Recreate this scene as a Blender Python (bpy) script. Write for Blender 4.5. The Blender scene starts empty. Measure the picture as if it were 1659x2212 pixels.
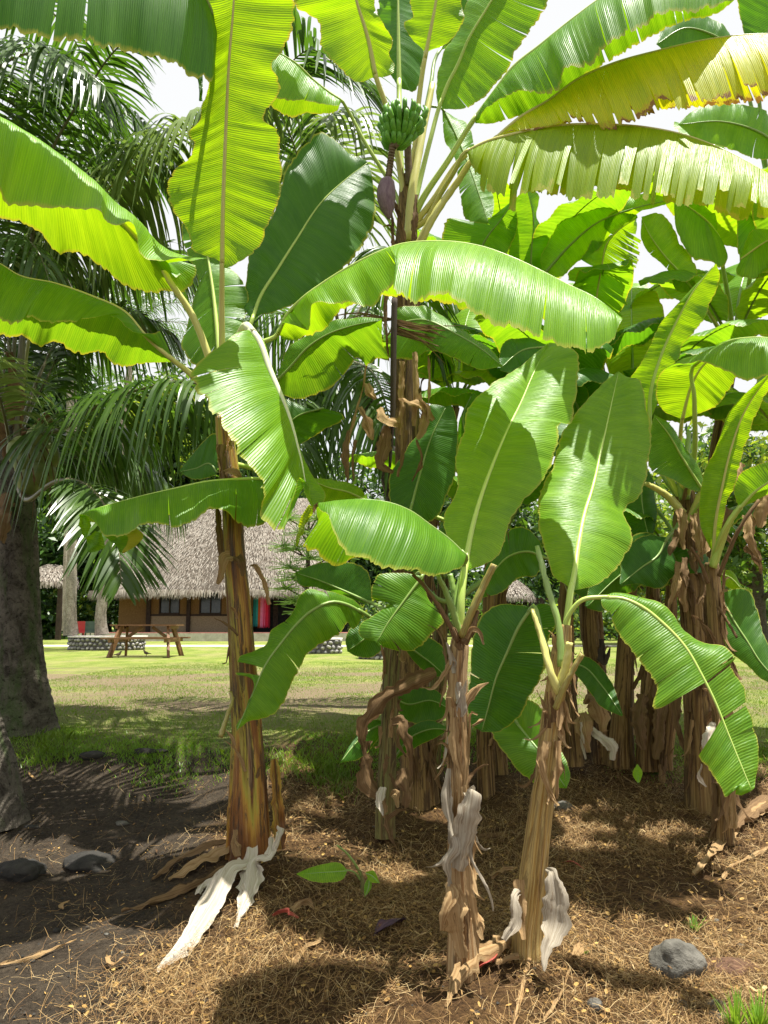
import bpy, math, random
import numpy as np
from mathutils import Vector, noise as mnoise

random.seed(7); rng = np.random.default_rng(7)
sc = bpy.context.scene
COL = sc.collection

# ------------------------------------------------------------------ camera, light, exposure
CAM_Z = 0.75
F = 1728.0                      # focal length in pixels of a 1659 x 2212 picture
PITCH = math.atan((1350 - 1106) / F)
cam_d = bpy.data.cameras.new('camera'); cam = bpy.data.objects.new('camera', cam_d); COL.objects.link(cam)
cam.location = (0, 0, CAM_Z); cam.rotation_euler = (math.pi / 2 + PITCH, 0, 0)
cam_d.sensor_fit = 'VERTICAL'; cam_d.sensor_height = 36.0; cam_d.lens = F * 36.0 / 2212
cam_d.clip_start = 0.05; cam_d.clip_end = 2000
sc.camera = cam

SUN_AZ = math.radians(98)      # from +Y clockwise; negative = left
SUN_EL = math.radians(79)
sun_dir = Vector((math.sin(SUN_AZ) * math.cos(SUN_EL), math.cos(SUN_AZ) * math.cos(SUN_EL), math.sin(SUN_EL)))
sl = bpy.data.lights.new('sun', 'SUN'); sl.energy = 5.0; sl.angle = math.radians(0.5); sl.color = (1, 0.96, 0.88)
so = bpy.data.objects.new('sun', sl); COL.objects.link(so)
so.rotation_euler = (-sun_dir).to_track_quat('-Z', 'Y').to_euler(); so.location = sun_dir * 30

world = bpy.data.worlds.new('World'); sc.world = world; world.use_nodes = True
wn = world.node_tree; wn.nodes.clear()
w_out = wn.nodes.new('ShaderNodeOutputWorld'); w_bg = wn.nodes.new('ShaderNodeBackground')
sky = wn.nodes.new('ShaderNodeTexSky'); sky.sky_type = 'NISHITA'; sky.sun_disc = False
sky.sun_elevation = SUN_EL; sky.sun_rotation = SUN_AZ; sky.air_density = 1.0; sky.dust_density = 3.0
w_tc = wn.nodes.new('ShaderNodeTexCoord'); w_no = wn.nodes.new('ShaderNodeTexNoise')
w_no.inputs['Scale'].default_value = 3.0; w_no.inputs['Detail'].default_value = 5
w_rp = wn.nodes.new('ShaderNodeValToRGB'); w_rp.color_ramp.elements[0].position = 0.16; w_rp.color_ramp.elements[1].position = 0.42
w_mx = wn.nodes.new('ShaderNodeMix'); w_mx.data_type = 'RGBA'
w_mx.inputs['B'].default_value = (4.3, 4.35, 4.4, 1)       # bright cloud
wn.links.new(w_tc.outputs['Generated'], w_no.inputs['Vector']); wn.links.new(w_no.outputs['Fac'], w_rp.inputs['Fac'])
wn.links.new(w_rp.outputs['Color'], w_mx.inputs['Factor']); wn.links.new(sky.outputs['Color'], w_mx.inputs['A'])
wn.links.new(w_mx.outputs['Result'], w_bg.inputs['Color']); wn.links.new(w_bg.outputs['Background'], w_out.inputs['Surface'])
w_bg.inputs['Strength'].default_value = 0.10

sc.view_settings.view_transform = 'Standard'; sc.view_settings.look = 'None'
sc.view_settings.gamma = 1; sc.view_settings.use_curve_mapping = False
sc.view_settings.exposure = 1.18
sc.render.engine = 'CYCLES'
sc.cycles.max_bounces = 8; sc.cycles.transmission_bounces = 6; sc.cycles.diffuse_bounces = 4; sc.cycles.transparent_max_bounces = 4

# ------------------------------------------------------------------ helpers
_c, _s = math.cos(PITCH), math.sin(PITCH)
def W(x, y, Y):
    """a place seen at (x, y), Y metres in front of the camera"""
    a = (x - 829.5) / F; b = (1106 - y) / F
    t = Y / (_c - b * _s)
    return np.array((a * t, Y, CAM_Z + t * (_s + b * _c)))

def sstep(a, b, x):
    t = np.clip((np.asarray(x, float) - a) / (b - a), 0, 1); return t * t * (3 - 2 * t)
_yk = [-50, 0, 2.0, 2.8, 3.2, 4.3, 5.0, 5.7, 6.6, 8.0, 400]
_zk = [-0.9, -0.86, -0.74, -0.66, -0.60, -0.45, -0.28, -0.10, -0.01, 0.0, 0.0]
_ph = rng.uniform(0, 6.28, (10, 2)); _fr = rng.uniform(0.7, 9.0, (10, 2)) * rng.choice([-1, 1], (10, 2))
def ground_z(x, y):
    x = np.asarray(x, float); y = np.asarray(y, float)
    z = np.interp(y, _yk, _zk)
    z = (z + np.interp(y - 0.25, _yk, _zk) + np.interp(y + 0.25, _yk, _zk)) / 3
    near = 1 - sstep(6, 9, y)
    w = 0
    for k in range(10):
        w = w + np.sin(x * _fr[k, 0] + y * _fr[k, 1] + _ph[k, 0]) / (1.0 + 0.8 * abs(_fr[k]).sum())
    z = z + 0.035 * w * near
    # litter heaped round the three front stems; a shallow hollow to the left
    for cx, cy, r, h in ((-0.65, 4.2, 0.5, 0.07), (0.33, 3.15, 0.45, 0.05), (0.62, 3.25, 0.45, 0.05), (1.6, 3.4, .6, .04)):
        z = z + h * np.exp(-((x - cx) ** 2 + (y - cy) ** 2) / (r * r))
    z = z - 0.05 * sstep(-0.6, -1.6, x) * near * (1 - sstep(4.8, 6, y))
    return z
def G(x, y, lift=0.0):
    """the spot of ground seen at (x, y)"""
    d = W(x, y, 1.0) - np.array((0, 0, CAM_Z)); t = 1.0
    a, b = 1.0, 300.0
    f = lambda t: (CAM_Z + d[2] * t) - float(ground_z(d[0] * t, t))
    ts = np.concatenate([np.linspace(1.5, 10, 200), np.linspace(10.2, 120, 300)])
    prev = ts[0]
    for t in ts:
        if f(t) < 0:
            lo, hi = prev, t
            for _ in range(30):
                m = (lo + hi) / 2
                if f(m) < 0: hi = m
                else: lo = m
            t = hi; break
        prev = t
    return np.array((d[0] * t, t, CAM_Z + d[2] * t + lift))

def spline(P, n, ts=None, at=None):
    """smooth curve through P; n samples (or at the parameters `at`), arc length parameter unless ts given"""
    P = np.asarray(P, float)
    if len(P) == 1: return np.repeat(P, n, 0)
    if ts is None:
        d = np.linalg.norm(np.diff(P, axis=0), axis=1) + 1e-6; ts = np.concatenate([[0], np.cumsum(d)]); ts = ts / ts[-1]
    ts = np.asarray(ts, float)
    m = np.zeros_like(P)
    sl_ = (P[1:] - P[:-1]) / (ts[1:] - ts[:-1])[:, None]
    m[0] = sl_[0]; m[-1] = sl_[-1]
    if len(P) > 2:
        h0 = (ts[1:-1] - ts[:-2])[:, None]; h1 = (ts[2:] - ts[1:-1])[:, None]
        m[1:-1] = (sl_[:-1] * h1 + sl_[1:] * h0) / (h0 + h1)
    u = np.linspace(0, 1, n) if at is None else np.asarray(at, float)
    k = np.clip(np.searchsorted(ts, u, side='right') - 1, 0, len(ts) - 2)
    h = (ts[k + 1] - ts[k]); s = ((u - ts[k]) / h)[:, None]; h = h[:, None]
    return ((2*s**3-3*s**2+1)*P[k] + (s**3-2*s**2+s)*h*m[k] + (-2*s**3+3*s**2)*P[k+1] + (s**3-s**2)*h*m[k+1])

class Thing:
    pass
def thing(name, loc, label, cat, group=None):
    o = bpy.data.objects.new(name, None); COL.objects.link(o)
    o.location = tuple(float(v) for v in loc); o.empty_display_size = 0.1
    o['label'] = label; o['category'] = cat
    if group: o['group'] = group
    t = Thing(); t.o = o; t.loc = np.array(o.location); t.name = name
    return t
def tag(o, label=None, cat=None, group=None, kind=None):
    if label: o['label'] = label
    if cat: o['category'] = cat
    if group: o['group'] = group
    if kind: o['kind'] = kind
    return o
def mesh(name, V, Fc, mat, th=None, parent=None, uv=None, smooth=True, origin=None, attr=None):
    """one mesh object; V in world coordinates"""
    V = np.asarray(V, float)
    org = th.loc if th is not None else (np.zeros(3) if origin is None else np.asarray(origin, float))
    V = V - org
    me = bpy.data.meshes.new(name)
    if isinstance(Fc, np.ndarray):
        nf, k = Fc.shape
        me.vertices.add(len(V)); me.vertices.foreach_set('co', V.astype(np.float32).ravel())
        me.loops.add(nf * k); me.loops.foreach_set('vertex_index', Fc.astype(np.int32).ravel())
        me.polygons.add(nf); me.polygons.foreach_set('loop_start', np.arange(0, nf * k, k, dtype=np.int32))
        me.update(calc_edges=True)
    else:
        me.from_pydata(V.tolist(), [], Fc); me.update()
    if uv is not None:
        ul = me.uv_layers.new(name='UVMap'); vi = np.empty(len(me.loops), np.int32); me.loops.foreach_get('vertex_index', vi)
        ul.data.foreach_set('uv', np.asarray(uv, np.float32)[vi].ravel())
    if attr is not None:
        for k_, a in attr.items():
            at = me.attributes.new(k_, 'FLOAT', 'POINT'); at.data.foreach_set('value', np.asarray(a, np.float32))
    if smooth: me.polygons.foreach_set('use_smooth', np.ones(len(me.polygons), bool))
    me.validate()
    if mat: me.materials.append(mat)
    o = bpy.data.objects.new(name, me); COL.objects.link(o)
    if parent is not None: o.parent = parent
    elif th is not None: o.parent = th.o
    else: o.location = org
    return o
def grid_faces(nu, nv, off=0, wrap=False):
    i = np.arange(nu - 1)[:, None]; j = np.arange(nv if wrap else nv - 1)[None, :]
    j2 = (j + 1) % nv
    return np.stack([i*nv+j, i*nv+j2, (i+1)*nv+j2, (i+1)*nv+j], -1).reshape(-1, 4) + off
def frames(P):
    P = np.asarray(P, float); T = np.gradient(P, axis=0); T /= np.linalg.norm(T, axis=1)[:, None] + 1e-9
    N = np.zeros_like(P); a = np.array((0, 0, 1.0)) if abs(T[0][2]) < 0.9 else np.array((1.0, 0, 0))
    n = a - T[0] * a.dot(T[0]); n /= np.linalg.norm(n)
    for i in range(len(P)):
        n = n - T[i] * n.dot(T[i]); n /= np.linalg.norm(n) + 1e-9; N[i] = n
    return T, N, np.cross(T, N)
def tube_geo(P, R, k=10, flat=1.0, cap=True):
    P = np.asarray(P, float); R = np.asarray(R, float) * np.ones(len(P))
    T, N, B = frames(P); a = np.linspace(0, 2*np.pi, k, endpoint=False)
    V = P[:, None] + R[:, None, None] * (np.cos(a)[None, :, None]*N[:, None] + flat*np.sin(a)[None, :, None]*B[:, None])
    V = V.reshape(-1, 3); Fc = grid_faces(len(P), k, wrap=True)
    L = np.concatenate([[0], np.cumsum(np.linalg.norm(np.diff(P, axis=0), axis=1))])
    uv = np.stack([np.repeat(L, k), np.tile(a / 6.2832, len(P))], 1)
    if cap:
        n = len(V); V = np.vstack([V, P[:1], P[-1:]]); m = (len(P)-1)*k
        j = np.arange(k); j2 = (j+1) % k
        Fc = np.vstack([Fc, np.stack([j2, j, np.full(k, n), np.full(k, n)], 1), np.stack([m+j, m+j2, np.full(k, n+1), np.full(k, n+1)], 1)])
        uv = np.vstack([uv, [[0, .5]], [[L[-1], .5]]])
    return V, Fc, uv
def clean_faces(Fc):
    """quads that repeat a corner become triangles"""
    return [list(dict.fromkeys(f)) for f in Fc.tolist()]
def tube(name, P, R, mat, th=None, parent=None, k=10, n=None, flat=1.0, origin=None):
    if n:
        Ps = spline(P, n); Rr = np.asarray(R, float)
        if Rr.ndim: Rr = spline(np.stack([Rr]*3, 1), n, ts=np.linspace(0, 1, len(Rr)))[:, 0]
        P, R = Ps, np.maximum(Rr, 0.0005)
    V, Fc, uv = tube_geo(P, R, k, flat)
    return mesh(name, V, clean_faces(Fc), mat, th, parent, uv, origin=origin)
class Geo:
    """collects pieces into one mesh"""
    def __init__(s): s.V = []; s.F = []; s.U = []; s.n = 0
    def add(s, V, Fc, uv=None):
        V = np.asarray(V, float)
        s.V.append(V); s.F += [[i + s.n for i in f] for f in (Fc.tolist() if isinstance(Fc, np.ndarray) else Fc)]
        s.U.append(np.zeros((len(V), 2)) if uv is None else uv); s.n += len(V)
    def box(s, c, d, rot=0.0, ax=None):
        c = np.asarray(c, float); d = np.asarray(d, float) / 2
        V = np.array([(x, y, z) for x in (-1, 1) for y in (-1, 1) for z in (-1, 1)]) * d
        if ax is not None: V = V @ np.asarray(ax, float)
        elif rot: ca, sa = math.cos(rot), math.sin(rot); V = V @ np.array(((ca, sa, 0), (-sa, ca, 0), (0, 0, 1)))
        s.add(V + c, [[0,1,3,2],[4,6,7,5],[0,4,5,1],[2,3,7,6],[0,2,6,4],[1,5,7,3]])
    def beam(s, a, b, w, h):
        a = np.asarray(a, float); b = np.asarray(b, float); t = b - a; L = np.linalg.norm(t); t /= L
        up = np.array((0, 0, 1.0)) if abs(t[2]) < .95 else np.array((0, 1.0, 0))
        sd = np.cross(t, up); sd /= np.linalg.norm(sd); u2 = np.cross(sd, t)
        s.box((a+b)/2, (L, w, h), ax=np.array((t, sd, u2)))
    def build(s, name, mat, th=None, parent=None, smooth=False, origin=None):
        return mesh(name, np.vstack(s.V), s.F, mat, th, parent, np.vstack(s.U), smooth, origin)

# ------------------------------------------------------------------ materials
class NB:
    def __init__(s, name):
        s.m = bpy.data.materials.new(name); s.m.use_nodes = True; s.t = s.m.node_tree; s.t.nodes.clear()
        s.out = s.t.nodes.new('ShaderNodeOutputMaterial')
    def n(s, typ, **kw):
        nd = s.t.nodes.new('ShaderNode' + typ)
        for k, v in kw.items():
            if hasattr(nd, k): setattr(nd, k, v)
        return nd
    def l(s, a, b): s.t.links.new(a, b)
    def set(s, nd, inp, v):
        if hasattr(v, 'is_output') or isinstance(v, bpy.types.NodeSocket): s.l(v, nd.inputs[inp])
        else: nd.inputs[inp].default_value = v
    def noise(s, vec, scale=5, detail=4, rough=0.6, dist=0):
        nd = s.n('TexNoise'); s.l(vec, nd.inputs['Vector']); nd.inputs['Scale'].default_value = scale
        nd.inputs['Detail'].default_value = detail; nd.inputs['Roughness'].default_value = rough; nd.inputs['Distortion'].default_value = dist
        return nd.outputs['Fac']
    def mapv(s, vec, scale=(1,1,1), loc=(0,0,0)):
        nd = s.n('Mapping'); s.l(vec, nd.inputs['Vector']); nd.inputs['Scale'].default_value = scale; nd.inputs['Location'].default_value = loc
        return nd.outputs['Vector']
    def ramp(s, fac, stops):
        nd = s.n('ValToRGB'); s.l(fac, nd.inputs['Fac']); cr = nd.color_ramp
        while len(cr.elements) < len(stops): cr.elements.new(0.5)
        for e, (p, c) in zip(cr.elements, stops):
            e.position = p; e.color = (*(c if isinstance(c, tuple) else (c, c, c)), 1)
        return nd.outputs['Color']
    def mix(s, fac, a, b, blend='MIX'):
        nd = s.n('Mix', data_type='RGBA', blend_type=blend)
        s.set(nd, 'Factor', fac)
        for k, v in (('A', a), ('B', b)):
            if isinstance(v, tuple): nd.inputs[k].default_value = (*v, 1) if len(v) == 3 else v
            else: s.l(v, nd.inputs[k])
        return nd.outputs['Result']
    def math(s, op, a, b=0.0, c=None):
        nd = s.n('Math', operation=op)
        for i, v in enumerate((a, b, c)):
            if v is None: continue
            if isinstance(v, (int, float)): nd.inputs[i].default_value = v
            else: s.l(v, nd.inputs[i])
        return nd.outputs[0]
    def bump(s, h, strength=0.5, dist=0.01):
        nd = s.n('Bump'); s.l(h, nd.inputs['Height']); nd.inputs['Strength'].default_value = strength; nd.inputs['Distance'].default_value = dist
        return nd.outputs['Normal']
    def principled(s, col, rough=0.6, normal=None, spec=0.5):
        p = s.n('BsdfPrincipled'); s.set(p, 'Base Color', (*col, 1) if isinstance(col, tuple) else col); s.set(p, 'Roughness', rough)
        p.inputs['Specular IOR Level'].default_value = spec
        if normal is not None: s.l(normal, p.inputs['Normal'])
        return p.outputs[0]
    def done(s, sh): s.l(sh, s.out.inputs['Surface']); return s.m
    def uv(s): return s.n('UVMap').outputs['UV']
    def obj(s): return s.n('TexCoord').outputs['Object']
    def pos(s): return s.n('NewGeometry').outputs['Position']
    def rand(s): return s.n('ObjectInfo').outputs['Random']

def leaf_mat(name, top, top2, tr, tr2, edge=(0.42, 0.46, 0.06), edge_w=0.982, brown=(0.25, 0.12, 0.03), mixf=0.45, rough=0.32, blot=0.0, yellow=(0.6, 0.5, 0.03)):
    b = NB(name); uv = b.uv(); sep = b.n('SeparateXYZ'); b.l(uv, sep.inputs[0]); u, v = sep.outputs[0], sep.outputs[1]
    fine = b.noise(b.mapv(uv, (110, 2.0, 1)), 1, 3, 0.6)
    broad = b.noise(b.mapv(uv, (14, 0.6, 1)), 1, 3, 0.6)
    bl = b.noise(b.mapv(uv, (3, 2.0, 1)), 1, 3, 0.5)
    r = b.rand()
    f1 = b.ramp(b.math('ADD', b.math('MULTIPLY', fine, 0.45), b.math('MULTIPLY', broad, 0.55)), [(0.34, 0.0), (0.66, 1.0)])
    f2 = b.math('ADD', b.math('MULTIPLY', bl, 0.8), b.math('MULTIPLY', r, 0.35))
    ct = b.mix(f1, top, top2); cr = b.mix(f1, tr, tr2)
    var = b.ramp(f2, [(0.3, (0.82, 0.86, 0.9)), (0.75, (1.12, 1.08, 0.9))])
    wv = b.n('TexWave', wave_type='BANDS', bands_direction='X'); b.l(b.mapv(uv, (1, .06, 1)), wv.inputs['Vector']); wv.inputs['Scale'].default_value = 33.0; wv.inputs['Distortion'].default_value = 1.6; wv.inputs['Detail'].default_value = 2; wv.inputs['Detail Scale'].default_value = 1.5
    vein = b.ramp(wv.outputs['Fac'], [(0.05, (0.74, 0.80, 0.78)), (0.45, (1.06, 1.05, 1.0))])
    ct = b.mix(0.6, ct, vein, 'MULTIPLY'); cr = b.mix(0.6, cr, vein, 'MULTIPLY')
    ct = b.mix(1.0, ct, var, 'MULTIPLY'); cr = b.mix(1.0, cr, var, 'MULTIPLY')
    # yellowing blade margin, brown rim
    en = b.noise(b.mapv(uv, (9, 3, 1)), 1, 4, 0.65)
    vv = b.math('ADD', v, b.math('MULTIPLY', b.math('SUBTRACT', en, 0.5), 0.10 if blot == 0 else 0.9))
    ef = b.ramp(vv, [(edge_w - 0.04, 0.0), (edge_w + 0.03, 1.0)])
    ob = b.ramp(b.noise(b.mapv(uv, (2.5, .5, 1), (7, 3, 0)), 1, 3, .5), [(0.50, 0.0), (0.60, 1.0)]) if blot == 0 else 1.0
    bf = b.ramp(vv, [(edge_w + 0.035, 0.0), (edge_w + 0.06, 1.0)])
    if blot == 0: bf = b.math('MULTIPLY', bf, ob)
    ct = b.mix(ef, ct, edge); cr = b.mix(ef, cr, yellow)
    ct = b.mix(bf, ct, brown); cr = b.mix(bf, cr, brown)
    if blot > 0:
        bb = b.ramp(b.noise(b.mapv(uv, (40, 3.5, 1), (3, 1, 0)), 1, 5, 0.7), [(0.62, 0.0), (0.70, blot)])
        ct = b.mix(bb, ct, brown); cr = b.mix(bb, cr, brown)
    nrm = b.bump(b.math('ADD', b.math('ADD', fine, b.math('MULTIPLY', wv.outputs['Fac'], 0.35)), b.math('MULTIPLY', broad, 1.6)), 0.45, 0.006)
    rg = b.math('ADD', rough, b.math('MULTIPLY', broad, 0.18))
    p = b.principled(ct, rg, nrm, 0.38)
    t = b.n('BsdfTranslucent'); b.l(cr, t.inputs['Color']); b.l(nrm, t.inputs['Normal'])
    mx = b.n('MixShader'); mx.inputs[0].default_value = mixf; b.l(p, mx.inputs[1]); b.l(t.outputs[0], mx.inputs[2])
    return b.done(mx.outputs[0])

M = {}
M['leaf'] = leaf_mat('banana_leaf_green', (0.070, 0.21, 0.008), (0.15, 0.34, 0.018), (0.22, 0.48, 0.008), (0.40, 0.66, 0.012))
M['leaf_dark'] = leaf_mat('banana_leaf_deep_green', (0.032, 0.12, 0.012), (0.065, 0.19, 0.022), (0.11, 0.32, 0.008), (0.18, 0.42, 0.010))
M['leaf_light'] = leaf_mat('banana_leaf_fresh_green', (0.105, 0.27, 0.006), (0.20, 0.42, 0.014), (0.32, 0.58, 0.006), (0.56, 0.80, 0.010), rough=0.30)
M['leaf_yellow'] = leaf_mat('banana_leaf_yellowing', (0.20, 0.33, 0.004), (0.34, 0.47, 0.008), (0.46, 0.60, 0.006), (0.72, 0.78, 0.012), edge_w=0.97, blot=0.25, brown=(0.28, 0.14, 0.03))
M['leaf_gold'] = leaf_mat('banana_leaf_golden', (0.30, 0.41, 0.004), (0.54, 0.56, 0.010), (0.58, 0.62, 0.008), (0.88, 0.78, 0.015), edge_w=0.93, blot=0.3, edge=(0.55, 0.40, 0.02), brown=(0.30, 0.15, 0.03))

def simple_leaf_mat(name, c1, c2, tr, mixf=0.35, rough=0.45):
    b = NB(name); f = b.noise(b.pos(), 2.2, 3, 0.6)
    col = b.mix(b.ramp(f, [(0.35, 0.0), (0.65, 1.0)]), c1, c2)
    p = b.principled(col, rough, None, 0.5); t = b.n('BsdfTranslucent'); t.inputs['Color'].default_value = (*tr, 1)
    mx = b.n('MixShader'); mx.inputs[0].default_value = mixf; b.l(p, mx.inputs[1]); b.l(t.outputs[0], mx.inputs[2])
    return b.done(mx.outputs[0])
M['frond'] = simple_leaf_mat('coconut_leaflet', (0.028, 0.068, 0.007), (0.065, 0.125, 0.014), (0.12, 0.27, 0.015), 0.28, 0.34)
M['frond_pale'] = simple_leaf_mat('coconut_leaflet_pale', (0.10, 0.17, 0.04), (0.20, 0.27, 0.08), (0.24, 0.36, 0.05), 0.35, 0.3)
M['tree_dark'] = simple_leaf_mat('broadleaf_dark', (0.012, 0.035, 0.010), (0.03, 0.075, 0.015), (0.06, 0.14, 0.02), 0.3)
M['tree_mid'] = simple_leaf_mat('broadleaf_mid', (0.03, 0.08, 0.012), (0.07, 0.15, 0.02), (0.16, 0.30, 0.02), 0.35)
M['tree_light'] = simple_leaf_mat('broadleaf_yellow_green', (0.09, 0.16, 0.02), (0.22, 0.28, 0.03), (0.38, 0.48, 0.03), 0.4)
M['grass'] = simple_leaf_mat('grass_blades', (0.08, 0.17, 0.012), (0.17, 0.25, 0.03), (0.24, 0.38, 0.02), 0.35)

def rib_mat(name, c1, c2, tr=0.2):
    b = NB(name); uv = b.uv(); f = b.noise(b.mapv(uv, (4, 14, 1)), 1, 4, 0.6)
    col = b.mix(b.ramp(f, [(0.35, 0.0), (0.7, 1.0)]), c1, c2)
    return b.done(b.principled(col, 0.38, b.bump(f, 0.3, 0.004), 0.5))
M['rib'] = rib_mat('midrib_pale_green', (0.34, 0.48, 0.08), (0.52, 0.62, 0.17))
M['rib_glare'] = rib_mat('midrib_glare_white', (0.60, 0.64, 0.38), (0.74, 0.76, 0.54))  # paler midrib copy: specular glare put into the base colour
M['rib_dull'] = rib_mat('midrib_green', (0.17, 0.28, 0.06), (0.28, 0.38, 0.10))
M['rib_yellow'] = rib_mat('midrib_yellow', (0.50, 0.47, 0.12), (0.62, 0.60, 0.22))
M['petiole_old'] = rib_mat('old_petiole', (0.38, 0.36, 0.10), (0.20, 0.10, 0.03))

def stem_mat(name, stops, dark=0.5, flaky=0.0, fv=5):
    b = NB(name); uv = b.uv()
    st = b.noise(b.mapv(uv, (0.7, fv, 1)), 1, 5, 0.6, 0.8)
    st2 = b.noise(b.mapv(uv, (2.5, 30, 1)), 1, 4, 0.65, 0.3)
    gl = fv < 3
    col = b.ramp(b.math('ADD', b.math('MULTIPLY', st, 0.84 if gl else 0.7), b.math('MULTIPLY', st2, 0.16 if gl else 0.3)), stops)
    bl = b.noise(b.mapv(uv, (3.0, 6, 1), (4, 2, 0)), 1, 6, 0.72, 1.0)
    col = b.mix(b.ramp(bl, [(0.515, 0.0), (0.57, dark)]), col, (0.045, 0.024, 0.012))
    pale = b.noise(b.mapv(uv, (2.0, 16, 1), (9, 5, 0)), 1, 5, 0.7, 0.6)
    col = b.mix(b.ramp(pale, [(0.56, 0.0), (0.63, 0.3 + flaky)]), col, (0.56, 0.38, 0.19))
    fib = b.noise(b.mapv(uv, (3, 120, 1)), 1, 3, 0.6)
    col = b.mix(b.math('MULTIPLY', b.ramp(fib, [(0.4, 1.0), (0.62, 0.0)]), 0.14 if gl else 0.3), col, (0.10, 0.05, 0.02))
    nrm = b.bump(b.math('ADD', b.math('ADD', fib, b.math('MULTIPLY', st2, 1.2)), b.math('MULTIPLY', bl, 0.8)), 0.6, 0.012)
    return b.done(b.principled(col, 0.36 if fv < 3 else (0.5 if flaky < 0.1 else 0.8), nrm, 0.4))
M['stem_glossy'] = stem_mat('pseudostem_amber_green', [(0.36, (0.08, 0.03, 0.012)), (0.44, (0.26, 0.10, 0.018)), (0.50, (0.48, 0.27, 0.04)), (0.55, (0.40, 0.35, 0.045)), (0.62, (0.15, 0.05, 0.012))], 0.85, fv=2.0)
M['stem_flaky'] = stem_mat('pseudostem_papery_brown', [(0.36, (0.08, 0.034, 0.010)), (0.45, (0.34, 0.18, 0.06)), (0.54, (0.62, 0.45, 0.24)), (0.64, (0.18, 0.075, 0.022))], 0.7, 0.5)
M['stem_straw'] = stem_mat('pseudostem_straw', [(0.36, (0.16, 0.07, 0.015)), (0.45, (0.44, 0.26, 0.06)), (0.53, (0.64, 0.49, 0.19)), (0.64, (0.26, 0.13, 0.03))], 0.45, 0.3)
M['stem_green'] = stem_mat('pseudostem_green_brown', [(0.36, (0.06, 0.03, 0.015)), (0.45, (0.20, 0.15, 0.05)), (0.53, (0.22, 0.25, 0.07)), (0.62, (0.16, 0.09, 0.04))], 0.85, 0.1)
M['stem_dull'] = stem_mat('pseudostem_weathered', [(0.36, (0.025, 0.016, 0.010)), (0.44, (0.16, 0.085, 0.025)), (0.52, (0.36, 0.24, 0.085)), (0.64, (0.10, 0.05, 0.016))], 0.8, 0.15)

def dry_mat(name, c1, c2, c3, tr=0.2, rough=0.8):
    b = NB(name); uv = b.uv()
    f = b.noise(b.mapv(uv, (2.5, 22, 1)), 1, 5, 0.7, 0.5); f2 = b.noise(b.mapv(uv, (5, 70, 1)), 1, 3, 0.6)
    bl = b.noise(b.mapv(uv, (8, 5, 1), (2, 2, 0)), 1, 5, 0.7)
    col = b.mix(b.ramp(f, [(0.36, 0.0), (0.64, 1.0)]), c1, c2); col = b.mix(b.ramp(bl, [(0.60, 0.0), (0.68, 0.75)]), col, c3)
    p = b.principled(col, rough, b.bump(b.math('ADD', f2, f), 0.5, 0.006), 0.25)
    t = b.n('BsdfTranslucent'); b.l(col, t.inputs['Color']); mx = b.n('MixShader'); mx.inputs[0].default_value = tr
    b.l(p, mx.inputs[1]); b.l(t.outputs[0], mx.inputs[2]); return b.done(mx.outputs[0])
M['dry_white'] = dry_mat('dry_leaf_sunlit_white', (0.46, 0.38, 0.27), (0.66, 0.61, 0.52), (0.26, 0.16, 0.08))  # pale dry leaf, its colour kept whiter to carry strong sunlight
M['dry_grey'] = dry_mat('dry_sheath_grey', (0.27, 0.22, 0.155), (0.48, 0.43, 0.34), (0.17, 0.11, 0.06))
M['dry_tan'] = dry_mat('dry_leaf_tan', (0.26, 0.15, 0.06), (0.46, 0.32, 0.16), (0.12, 0.06, 0.02))
M['dry_brown'] = dry_mat('dry_leaf_brown', (0.13, 0.075, 0.035), (0.27, 0.17, 0.08), (0.05, 0.028, 0.015), 0.25)
M['dry_dark'] = dry_mat('dry_leaf_dark', (0.035, 0.025, 0.02), (0.09, 0.065, 0.05), (0.02, 0.012, 0.01), 0.05)
M['bract'] = dry_mat('fallen_bract_red', (0.34, 0.05, 0.04), (0.45, 0.11, 0.07), (0.16, 0.02, 0.03), 0.1, 0.55)
M['bract_dark'] = dry_mat('fallen_bract_purple', (0.05, 0.03, 0.05), (0.11, 0.06, 0.08), (0.32, 0.07, 0.04), 0.05, 0.6)

def plain(name, c1, c2, scale=8, rough=0.7, bs=0.3, bd=0.01, spec=0.3, stretch=(1,1,1)):
    b = NB(name); f = b.noise(b.mapv(b.obj(), stretch), scale, 6, 0.65)
    return b.done(b.principled(b.mix(b.ramp(f, [(0.35, 0.0), (0.65, 1.0)]), c1, c2), rough, b.bump(f, bs, bd), spec))
M['fruit'] = plain('unripe_banana_skin', (0.09, 0.25, 0.03), (0.15, 0.36, 0.04), 30, 0.45)
M['fruit_tip'] = plain('dried_flower_tip', (0.03, 0.02, 0.015), (0.08, 0.05, 0.03), 60, 0.9)
M['bud'] = plain('flower_bud_purple', (0.13, 0.075, 0.10), (0.22, 0.15, 0.17), 18, 0.55, stretch=(6, 6, 1))
M['stalk'] = plain('fruit_stalk', (0.10, 0.07, 0.04), (0.19, 0.14, 0.08), 40, 0.8)
M['palm_bark'] = None
def bark(name, c1, c2, moss, ring=30):
    b = NB(name); uv = b.uv(); w = b.noise(b.mapv(uv, (9, 5, 1)), 1, 6, 0.75, 0.8); c = b.noise(b.mapv(uv, (30, 14, 1)), 1, 5, 0.75)
    col = b.mix(b.ramp(w, [(0.35, 0.0), (0.62, 1.0)]), c1, c2)
    col = b.mix(b.ramp(b.noise(b.mapv(uv, (1.5, 3, 1), (3, 3, 0)), 1, 5, 0.7), [(0.50, 0.0), (0.62, 0.7)]), col, moss)
    col = b.mix(b.ramp(c, [(0.36, 0.9), (0.46, 0.0)]), col, (0.02, 0.016, 0.012))
    return b.done(b.principled(col, 0.9, b.bump(b.math('ADD', b.math('MULTIPLY', w, 1.5), c), 0.9, 0.03), 0.2))
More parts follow.
